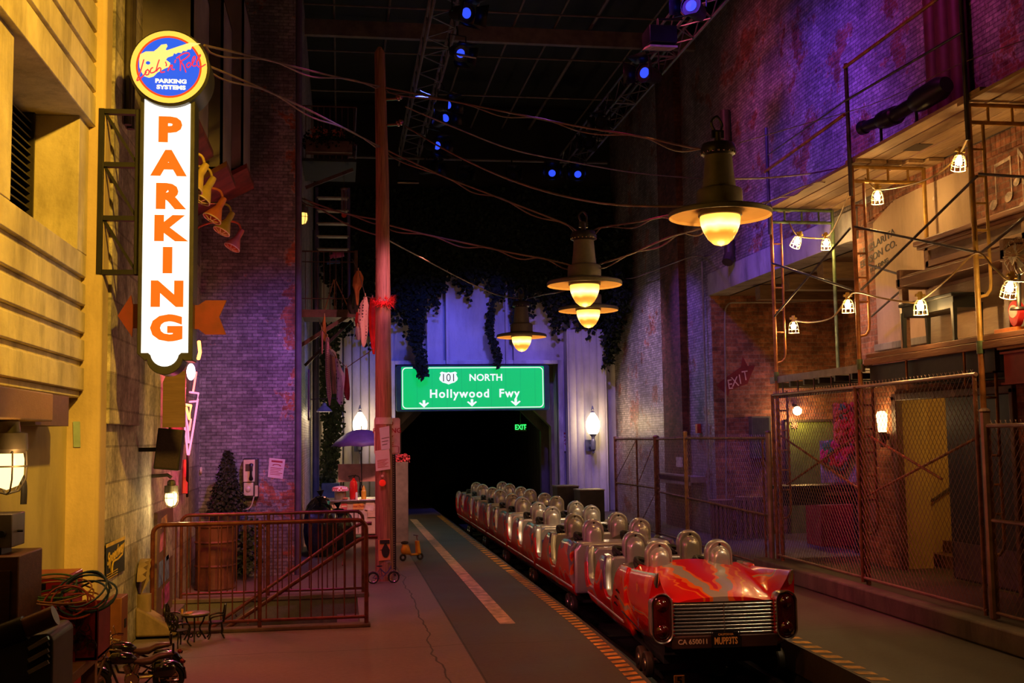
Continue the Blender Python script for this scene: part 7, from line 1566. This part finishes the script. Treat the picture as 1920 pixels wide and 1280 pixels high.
def note(px, py, s_, label, double=False):
    t = thing('painted_note', label, 'painted music note', tuple(P(px, py, X=6.93)), 0, 'white music notes painted on the upper brick wall'); mb = MB(FW @ S(s_,s_,s_))
    for dx in ((0, .22) if double else (0,)):
        mb.lathe([(0,0),(.055,.001)], M=T(dx-.04,-.22+dx*.1,0) @ RZ(20) @ S(1,.75,1), n=14); mb.box(dx+.005,dx+.018,-.22+dx*.1,.12+dx*.1,0,.002)
    if double: mb.add([(.005,.12,.001),(.24,.142,.001),(.24,.112,.001),(.005,.09,.001)], [(0,1,2,3)])
    else: mb.add([(.018,.12,.001),(.10,.02,.001),(.08,-.03,.001),(.018,.06,.001)], [(0,1,2,3)])
    mb.build('chalk_shape', mat('chalk_white', (.62,.50,.40), .8, var=.5, scale=12), t, smooth=0)
note(1865, 335, 1.25, 'joined pair of white music notes painted on the brick between the near scaffold legs', True)
note(1908, 300, 1.0, 'tall single white music note painted at the upper right edge'); note(1917, 352, .8, 'small white music note painted below the tall one'); note(1752, 352, .55, 'small white music note painted left of the near scaffold leg')
for px, r_, lab in ((1748,.10,'leftmost of three thick dark pipes high on the right wall'),(1772,.12,'middle of three thick dark pipes high on the right wall'),(1795,.10,'rightmost of three thick dark pipes high on the right wall')):
    y_ = P(px,100,X=6.8).y; mb = MB(); mb.tube([(6.82,y_,5.2),(6.82,y_,9.7)], r_, 14); tag(mb.build('roof_pipe', mat('duct_red', (.10,.03,.03), .5)), lab, 'pipe')
y_ = P(1362,300,X=6.85).y; mb = MB(); zt_ = P(1362,205,X=6.85).z; zb_ = P(1370,490,X=6.85).z; mb.tube([(6.85,y_,zt_),(6.85,y_,zb_+.15),(6.80,y_-.04,zb_)], .09, 12); mb.tube([(6.85,y_,zb_+.12),(6.78,y_-.08,zb_-.02)], .10, 12); tag(mb.build('downpipe', mat('duct_dark', (.06,.04,.04), .5)), 'dark downpipe with a short elbow on the brick wall behind the nearest hanging lamp', 'pipe')
for X_, px, pa, pb, lab in ((6.9,1316,490,965,'thin conduit running down the brick wall left of the recess'),): 
    q0, q1 = P(px,pa,X=X_), P(px,pb,X=X_); mb = MB(); mb.tube([(X_,q0.y,q0.z),(X_,q0.y,max(0,q1.z))], .018, 8); tag(mb.build('conduit', mat('conduit_grey', (.30,.26,.26), .5)), lab, 'conduit')
q0 = P(1358,590,Y=19.95); mb = MB(); mb.tube(curve([P(1362,960,Y=19.95), P(1360,700,Y=19.95), P(1359,600,Y=19.95), P(1364,572,Y=19.95), P(1385,567,Y=19.95), P(1470,566,Y=19.95), P(1555,562,Y=19.95)],6), .016, 8); tag(mb.build('conduit', mat('conduit_grey', (.30,.26,.26), .5)), 'conduit bending along the top of the recess wall past the EXIT arrow', 'conduit')
mb = MB(TV(P(1310,803,X=6.92))); mb.box(-.05,.03,-.06,.06,-.09,.09); tag(mb.build('fire_alarm', mat('alarm_red', (.5,.04,.03), .5), bevel=.006), 'small red fire alarm on the violet-lit brick wall', 'alarm')
q = P(1274,866,X=6.78); mb = MB(TV(q)); mb.box(-.02,.02,-.16,.16,-.10,.10); tag(mb.build('wall_notice', mat('notice_white', (.70,.64,.68), .5), smooth=0), 'small white notice on the dark pilaster behind the low chain-link fence', 'notice')
mb = MB(); mb.box(6.6,6.95,20.6,22.6,.95,1.07); mb.box(6.6,6.66,20.6,22.6,.9,1.1); tag(mb.build('wall_shelf', mat('shelf_grey', (.30,.24,.24), .5), bevel=.01), 'narrow grey shelf on the right wall behind the low chain-link fence', 'shelf')
# EXIT arrow
zs = lambda x, y: P(1130+x*.297, 480+y*.297, Y=19.97)
pts = [zs(*q) for q in ((716,818),(745,790),(872,700),(884,632),(915,694),(962,690),(930,765),(915,805),(800,848),(792,886),(770,862))]
t = thing('exit_arrow_sign', 'dark red arrow reading EXIT painted on the brick at the back of the recess', 'sign', tuple(zs(830,790)))
mb = MB(); mb.prism([(p.x, p.z) for p in pts], 19.965, 19.995); mb.build('arrow', mat('arrow_maroon', (.20,.015,.02), .6), t, smooth=0, shift=t.location)
mb = MB()
for ch, (x, y) in zip('EXIT', ((803,812),(834,795),(866,780),(899,757))): p = zs(x, y); mb.text(ch, .26, T(p.x, 19.958, p.z) @ FS @ RZ(8), off=-.0, sx=.8)
mb.build('lettering', mat('exit_pink', (.72,.45,.42), .6), t, smooth=0, shift=t.location)
t = thing('louvre_cabinet', 'grey-green louvred cabinet on the recess wall below the EXIT arrow', 'cabinet', tuple(P(1427, 858, Y=19.85)))
a_, b_ = P(1410,858,Y=19.85), P(1443,780,Y=19.85); mb = MB(); mb.box(a_.x,b_.x,19.8,19.965,a_.z,b_.z); mb.build('case', mat('louvre_green', (.16,.17,.12), .6), t, smooth=0, shift=t.location)
mb = MB()
for k in range(14): x = a_.x+.02+(b_.x-a_.x-.04)*k/14; mb.box(x,x+.008,19.79,19.8,a_.z+.03,b_.z-.03)
mb.build('louvres', mat('louvre_dark', (.08,.085,.06), .6), t, smooth=0, shift=t.location)
# slatted bins behind the low fence
for a, b, tp, lab in ((1341,1379,938,'left slatted bin behind the low chain-link fence'),(1391,1440,932,'right slatted bin behind the low chain-link fence')):
    yb_ = 19.3; xa, xb = P(a,970,Y=yb_).x, P(b,970,Y=yb_).x; zt_ = P(a,tp,Y=yb_).z; w_ = (xb-xa)/2
    t = thing('slatted_bin', lab, 'bin', ((xa+xb)/2, yb_+.2, 0)); mb = MB()
    for k in range(16): q = 2*pi*k/16; mb.box(-.02,.02,-.012,.012,0,zt_-.03,T(w_*cos(q), w_*sin(q), 0) @ RZ(math.degrees(q)+90) @ S(w_*4.6,1,1))
    mb.build('slats', wood('bin_wood', (.36,.20,.15), (.22,.11,.08), (6,6,1)), t, smooth=0)
    mb = MB(); mb.lathe([(w_+.02,zt_-.06),(w_+.03,zt_),(w_-.02,zt_),(0,zt_-.01)], n=28); mb.build('rim_and_lid', mat('bin_lid', (.25,.14,.10), .5), t)

# ---- green door, garland, bench, lamps behind the tall fence
d2 = thing('door_2', None, None, (8.9, 19.97, 0)); d2['kind'] = 'structure'
a_, b_ = P(1482,995,Y=19.95), P(1560,790,Y=19.95)
mb = MB(); mb.box(a_.x,b_.x,19.93,19.99,.0,b_.z); mb.build('leaf', mat('door_green', (.15,.21,.04), .6), d2, smooth=0, shift=d2.location)
mb = MB(); mb.box(a_.x-.05,a_.x,19.90,20,0,b_.z+.05); mb.box(a_.x-.05,b_.x+.05,19.90,20,b_.z,b_.z+.05); mb.box(b_.x,b_.x+.05,19.90,20,0,b_.z+.05); mb.build('door_frame', mat('frame_dark', (.06,.05,.03), .5), d2, smooth=0, shift=d2.location)
mb = MB(); q = P(1485,797,Y=19.92)
for k in range(8): mb.tube([q+Vector((.05,-.01,0)), q+Vector((.05+.07*cos(k*pi/4),-.01,.07*sin(k*pi/4)))], .012, 5)
mb.build('star_sticker', mat('sticker_pink', (.70,.35,.22), .5), d2, shift=d2.location)
bul = thing('wall_bulb', 'bare glowing bulb on the recess wall above the green door', 'lamp', tuple(P(1495,770,Y=19.8)))
mb = MB(); mb.ball((0,0,0), .085); mb.build('bulb', emit('bulb_glow', (1.0,.68,.28), 14), bul); mb = MB(); mb.tube([(0,0,.07),(0,.18,.12)], .03, 8); mb.build('socket', IRON, bul)
point('wall_bulb_light', tuple(P(1495,770,Y=19.8)+Vector((0,-.15,-.08))), (1,.55,.16), 26, .08)
gY = 17.6
gd = thing('ruffled_display', 'tall display of red, green and pink ruffles on a pale board beside the green door', 'display', tuple(P(1570, 905, Y=gY)))
a_, b_ = P(1542,905,Y=gY), P(1603,825,Y=gY); mb = MB(); mb.box(a_.x,b_.x,gY,gY+.05,a_.z,b_.z); mb.build('pale_board', brick('white_brick_board', (.45,.40,.42), (.55,.5,.5), (.2,.16,.18), .12, .05, .006), gd, smooth=0, shift=gd.location)
a_, b_ = P(1566,825,Y=gY), P(1603,757,Y=gY); mb = MB(); mb.box(a_.x,b_.x,gY,gY+.05,a_.z,b_.z); mb.build('upright_board', mat('ruffle_backing', (.30,.05,.03), .6), gd, smooth=0, shift=gd.location)
def ruff(name, regions, col, n, seed):
    r = random.Random(seed); mb = MB()
    for x0_, x1_, y0_, y1_ in regions:
        for _ in range(n):
            p = P(r.uniform(x0_,x1_), r.uniform(y0_,y1_), Y=gY-r.uniform(.02,.10)); mb.ball(tuple(p), r.uniform(.030,.045), 6, 4, (1,.7,1))
    mb.build(name, mat('ruffle_'+name, col, .7, var=.3, bmp=0), gd, smooth=0, shift=gd.location)
ruff('red_ruffles', [(1583,1602,757,800),(1576,1602,790,830),(1560,1600,838,850),(1557,1570,850,870),(1590,1600,838,846)], (.80,.03,.02), 46, 1)
ruff('orange_ruffles', [(1566,1576,757,800),(1566,1584,800,832)], (.75,.14,.04), 40, 2)
ruff('green_ruffles', [(1572,1588,760,785),(1548,1560,828,850),(1545,1550,832,845)], (.05,.24,.10), 30, 3)
ruff('pink_ruffles', [(1560,1572,828,842),(1540,1550,845,865),(1562,1585,850,864)], (.80,.03,.16), 34, 4)
mb = MB(); mb.tube(curve([P(x,y,Y=gY-.07) for x,y in ((1550,842),(1554,860),(1566,876),(1578,880),(1586,866),(1594,850),(1603,846))],5), .035, 8); mb.build('green_hem', mat('ruffle_hem', (.10,.16,.08), .7), gd, shift=gd.location)
mb = MB(); mb.tube(curve([P(x,y,Y=gY-.09) for x,y in ((1556,850),(1560,864),(1570,872),(1578,868),(1588,850),(1598,838))],5), .03, 8); mb.build('red_hem', mat('ruffle_red_ruffles', (.80,.03,.02), .7), gd, shift=gd.location)
a_, b_ = P(1540,1003,Y=gY-.1), P(1608,945,Y=gY-.1); mb = MB(); mb.box(a_.x,b_.x,gY-.1,gY+.5,0.0,b_.z); tag(mb.build('red_box', mat('box_red', (.32,.02,.015), .6), bevel=.01), 'red box standing on the floor below the ruffled display', 'box')
t = thing('black_table', 'long black table crossing behind the tall fence', 'table', (7.9, 16.6, 0)); a_, b_ = P(1462,948,Y=16.4), P(1612,908,Y=16.4)
mb = MB(); mb.box(a_.x,b_.x,16.4,16.9,b_.z-.05,b_.z); mb.build('top', mat('table_black', (.015,.014,.014), .4), t, smooth=0, shift=t.location)
mb = MB(); mb.box(a_.x,b_.x,16.42,16.46,a_.z,b_.z-.05); mb.build('skirt', mat('table_black', (.015,.014,.014), .4), t, smooth=0, shift=t.location)
mb = MB(); q = P(1560,925,Y=16.38); mb.box(q.x-.1,q.x+.35,16.37,16.41,q.z-.03,q.z+.02); mb.build('brass_plate', mat('dull_brass', (.30,.22,.08), .3, .8), t, smooth=0, shift=t.location)
for x in (a_.x+.03, b_.x-.08): mb = MB(); mb.box(x,x+.05,16.45,16.5,0,a_.z); mb.build('leg', mat('table_black', (.015,.014,.014), .4), t, smooth=0, shift=t.location)
# doorway: frame, closed leaf, open leaf, sconce
d3 = thing('door_3', None, None, (6.95, 11.8, .17)); d3['kind'] = 'structure'
mb = MB(); mb.box(6.90,6.99,13.00,13.12,.17,2.33); mb.box(6.90,7.36,10.55,10.62,.17,2.33); mb.box(6.90,7.0,10.55,13.12,2.27,2.36); mb.build('door_frame', mat('frame_wood', (.15,.06,.035), .5), d3, bevel=.01, shift=d3.location)
mb = MB(); mb.box(6.98,7.03,10.62,11.98,.19,2.27); lf = mb.build('closed_leaf', mat('door_black', (.025,.014,.018), .4), d3, bevel=.005, shift=d3.location)
mb = MB(); mb.box(6.970,6.981,10.68,11.92,.22,.62); mb.build('kick_plate', mat('kick_plate', (.16,.10,.13), .35, .5), lf, smooth=0, shift=d3.location)
point('lobby_light', (7.9, 12.0, 2.3), (1,.56,.14), 16, .12)
q = P(1654,795,X=6.84); t = thing('wall_sconce', 'glowing glass wall sconce on the brick left of the open doorway', 'lamp', tuple(q)); mb = MB(); mb.lathe([(.05,-.10),(.06,.0),(.07,.12),(.05,.16),(0,.17)], n=20); mb.build('glass', emit('sconce_glass', (1.0,.62,.22), 9), t)
mb = MB(); mb.lathe([(0,-.30),(.04,-.28),(.05,-.12),(.055,-.10),(0,-.10)], n=16); mb.box(0,.09,-.02,.02,-.2,-.12); mb.build('holder', mat('sconce_metal', (.20,.17,.14), .4, .6), t)
point('sconce_light', (q.x-.12, q.y+.1, q.z+.1), (1,.56,.18), 7, .05)
mb = MB(TV(P(1640,960,X=6.93))); mb.box(-.03,0,-.10,.06,-.12,.12); tag(mb.build('mauve_notice', mat('notice_mauve', (.30,.12,.18), .6), smooth=0), 'small mauve notice on the dark brick left of the doorway', 'notice')

# ---- chain-link fences
FM = mat('fence_rust', (.27,.11,.06), .5, .4, var=.45, scale=9); WR = mat('fence_wire', (.30,.19,.15), .45, .6, var=.2, bmp=0); GP = mat('fence_galv', (.36,.22,.18), .4, .5, var=.3)
def link(mb, p0, p1, z0, z1a, z1b, cell=.075, r=.0028):
    p0, p1 = Vector(p0), Vector(p1); L = (p1-p0).length; u_ = (p1-p0)/L; h0 = z0; n = 0
    top = lambda s: z1a+(z1b-z1a)*s/L
    H_ = max(z1a, z1b)-z0; k = -int(H_/cell/1.25)-1
    while k*cell < L+H_/1.25+cell:
        for sg_ in (1, -1):
            s0 = k*cell; pts = []
            # line s = s0 + sg*(z-z0)/1.25, clipped to the panel
            lo, hi = 0.0, H_
            f = lambda h: s0+sg_*h/1.25
            if sg_ > 0: lo = max(lo, (0-s0)*1.25); hi = min(hi, (L-s0)*1.25)
            else: lo = max(lo, (s0-L)*1.25); hi = min(hi, s0*1.25)
            if hi > lo:
                tt = top(f(hi))-z0
                if hi > tt: hi = tt
                if hi-lo > .02: mb.tube([p0+u_*f(lo)+Vector((0,0,z0+lo)), p0+u_*f(hi)+Vector((0,0,z0+hi))], r, 3, cap=False)
        k += 1
def fence(label, pts, zb, tops, posts, X=None, mid=None, braces=(), mpost=FM, mrail=FM, pr=.030, cell=.075, bottom=True):
    """pts: list of (x, y) along the run; tops: top height at each"""
    t = thing('chain_link_fence', label, 'fence', (pts[0][0], pts[0][1], zb)); sh = t.location
    for i in range(len(pts)-1):
        a, b = pts[i], pts[i+1]; mb = MB(); link(mb, (a[0],a[1],0), (b[0],b[1],0), zb+.03, tops[i]+.05, tops[i+1]+.05, cell); mb.build('wire_mesh', WR, t, smooth=0, shift=sh)
        mb = MB(); mb.tube([(a[0],a[1],tops[i]),(b[0],b[1],tops[i+1])], .021, 8); mb.build('top_rail', mrail, t, shift=sh)
        if bottom: mb = MB(); mb.tube([(a[0],a[1],zb+.05),(b[0],b[1],zb+.05)], .016, 8); mb.build('bottom_rail', mrail, t, shift=sh)
        if mid and mid[i]: mb = MB(); mb.tube([(a[0],a[1],mid[i][0]),(b[0],b[1],mid[i][1])], .018, 8); mb.build('middle_rail', mrail, t, shift=sh)
    for (x, y, zt_, r_, m_) in posts: mb = MB(); mb.tube([(x,y,zb),(x,y,zt_)], r_, 10); mb.ball((x,y,zt_), r_*1.15, 10, 6, (1,1,.6)); mb.build('post', m_, t, shift=sh)
    for a, b in braces: mb = MB(); mb.tube([a, b], .007, 5); mb.build('tension_rod', FM, t, shift=sh)
    return t
fence('low rusty chain-link fence along the far side of the track', [(5.9,23.5),(5.9,20.15),(5.9,18.5),(5.9,14.72)], 0, [1.80,1.80,1.82,1.82],
      [(5.9,23.45,1.84,.035,FM),(5.9,21.7,1.80,.02,FM),(5.9,20.3,1.84,.055,FM),(5.9,18.5,1.92,.036,SYW),(5.9,14.74,1.90,.040,GP),(5.9,14.95,1.8,.016,FM)], mid=[(.86,.88),(.82,.80),(.80,.74)], cell=.085,
      braces=[((5.9,23.4,.95),(5.9,21.8,1.75)), ((5.9,21.6,.95),(5.9,20.4,1.75)), ((5.9,21.6,.1),(5.9,20.4,.8))])
za, zb2, zc2 = P(1457,740,X=5.84).z, P(1605,726,X=5.84).z, P(1845,700,X=5.84).z
fence('tall chain-link fence under the scaffold, closing off the recess and doorway', [(5.84,14.36),(5.84,11.90),(5.84,9.47)], .20, [za,zb2,zc2],
      [(5.84,14.38,za,.024,FM),(5.84,14.2,za-.02,.014,FM),(5.84,11.90,zb2,.028,FM),(5.84,9.50,zc2,.02,FM)], mid=[None,None], mrail=GP, cell=.075)
zt3 = P(1855,798,X=5.84).z
fence('lower chain-link fence running off the right edge', [(5.84,9.38),(5.84,7.6)], .2, [zt3, zt3], [(5.84,9.36,P(1858,770,X=5.84).z,.045,GP)], mid=[(P(1860,975,X=5.84).z, P(1860,975,X=5.84).z)], cell=.075, mrail=GP)

# ---- string of caged bulbs
CG = mat('cage_yellow', (.85,.70,.35), .4, .2, bmp=0); SKT = mat('socket_yellow', (.65,.42,.08), .5)
def caged_bulb(p, label, tilt=0, s=1.0, W=21):
    t = thing('caged_bulb', label, 'lamp', tuple(p), 0, 'string of caged bulbs on the scaffold'); A = RY(tilt) @ S(s,s,s)
    mb = MB(A); mb.lathe([(0,.15),(.022,.15),(.026,.12),(.026,.07),(.03,.06),(0,.06)], n=14); mb.box(-.05,.05,-.015,.015,.10,.125); mb.build('socket', SKT, t)
    mb = MB(A); mb.lathe([(.014,.065),(.018,.05),(.033,.015),(.036,-.005),(.028,-.03),(0,-.04)], n=14); mb.build('bulb', emit('bare_bulb', (1.0,.82,.45), 40), t, smooth=80)
    mb = MB(A)
    for k in range(8): a = k*pi/4; mb.tube([(.026*cos(a),.026*sin(a),.07),(.05*cos(a),.05*sin(a),.05),(.066*cos(a),.066*sin(a),0),(.072*cos(a),.072*sin(a),-.085)], .0035, 4)
    for z, r_ in ((.02,.060),(-.035,.069),(-.085,.072)): mb.tube([(r_*cos(k*pi/10),r_*sin(k*pi/10),z) for k in range(20)], .0035, 4, closed=True)
    mb.build('cage', CG, t)
    point('string_bulb', tuple(Vector(p)+Vector((0,0,-.062))), (1.0,.56,.17), W, .025)
BL = [((1494,452),14.3,None,'tilted caged bulb at the left end of the string under the green header',25),((1549,456),14.1,None,'caged bulb hanging beside the tilted one under the green header',0),((1645,368),11.95,None,'caged bulb under the planks left of the near scaffold leg',0),((1798,303),10.0,None,'highest caged bulb, glowing just left of the near scaffold leg',8),
      ((1488,612),14.3,None,'lowest caged bulb in front of the dark recess',0),((1590,572),None,5.86,'caged bulb hanging at the middle scaffold leg',0),((1726,574),None,5.86,'caged bulb in front of the piano bench',0),((1893,540),None,5.86,'caged bulb at the right edge beside the small red clock',14)]
for (px, py), Y_, X_, lab, tl_ in BL:
    p = P(px, py, Y=Y_) if Y_ else P(px, py, X=X_); caged_bulb(p, lab, tl_, 1.0)
CC = mat('string_cord', (.40,.26,.09), .5)
def cord(pts, label):
    mb = MB(); mb.tube(curve([P(a, b, Y=y_) if y_ else P(a, b, X=5.86) for a, b, y_ in pts], 6), .010, 6); tag(mb.build('light_cord', CC), label, 'cord', 'cords of the string lights')
cord([(1478,414,14.36),(1486,430,14.3),(1496,441,14.3),(1520,446,14.2),(1549,444,14.1),(1570,415,13.2),(1598,345,11.9)], 'cord linking the two upper left bulbs to the middle frame')
cord([(1622,333,11.9),(1634,348,11.9),(1646,355,11.9),(1690,350,11.4),(1750,330,10.6),(1800,287,10.0),(1822,230,9.6)], 'cord rising from the middle frame past the highest bulb')
cord([(1486,600,14.3),(1520,604,14.0),(1560,595,13.0),(1588,560,None),(1606,548,None),(1650,558,None),(1700,566,None),(1727,562,None),(1780,520,None),(1830,474,None),(1862,500,None),(1890,524,None),(1930,527,None)], 'long cord joining the lower row of bulbs across the scaffold')

# ---- theatrical spots lying on top of the planks
def profile_spot(a, b, X_, r_, label):
    p0, p1 = P(*a, X=X_), P(*b, X=X_+.15); t = thing('profile_spotlight', label, 'spotlight', tuple((p0+p1)/2)); d = (p1-p0); L = d.length; A = TV(p0-t.location) @ aim(d)
    mb = MB(A); mb.lathe([(r_*.75,0),(r_,.01),(r_,L*.12),(r_*.8,L*.14),(r_*.8,L*.45),(r_*1.15,L*.5),(r_*1.3,L*.6),(r_*1.3,L*.9),(r_*.9,L),(0,L)], n=20); mb.build('barrel', SLB, t)
    mb = MB(A); mb.lathe([(0,-.008),(r_*.7,-.002),(r_*.78,.02)], n=20); mb.build('lens', mat('lens_amber', (.50,.40,.18), .15, .3, bmp=0), t)
    mb = MB(); mb.tube([(0,0,.02),(0,.0,5.05-t.location.z)], .02, 6); mb.box(-.1,.1,-.15,.15,5.04-t.location.z,5.06-t.location.z); mb.build('floor_stand', SLB, t)
profile_spot((1614,241),(1690,212), 6.3, .085, 'smaller black profile spotlight on the planks, pointing left')
profile_spot((1664,224),(1775,158), 6.3, .10, 'larger black profile spotlight on the planks, pointing left')
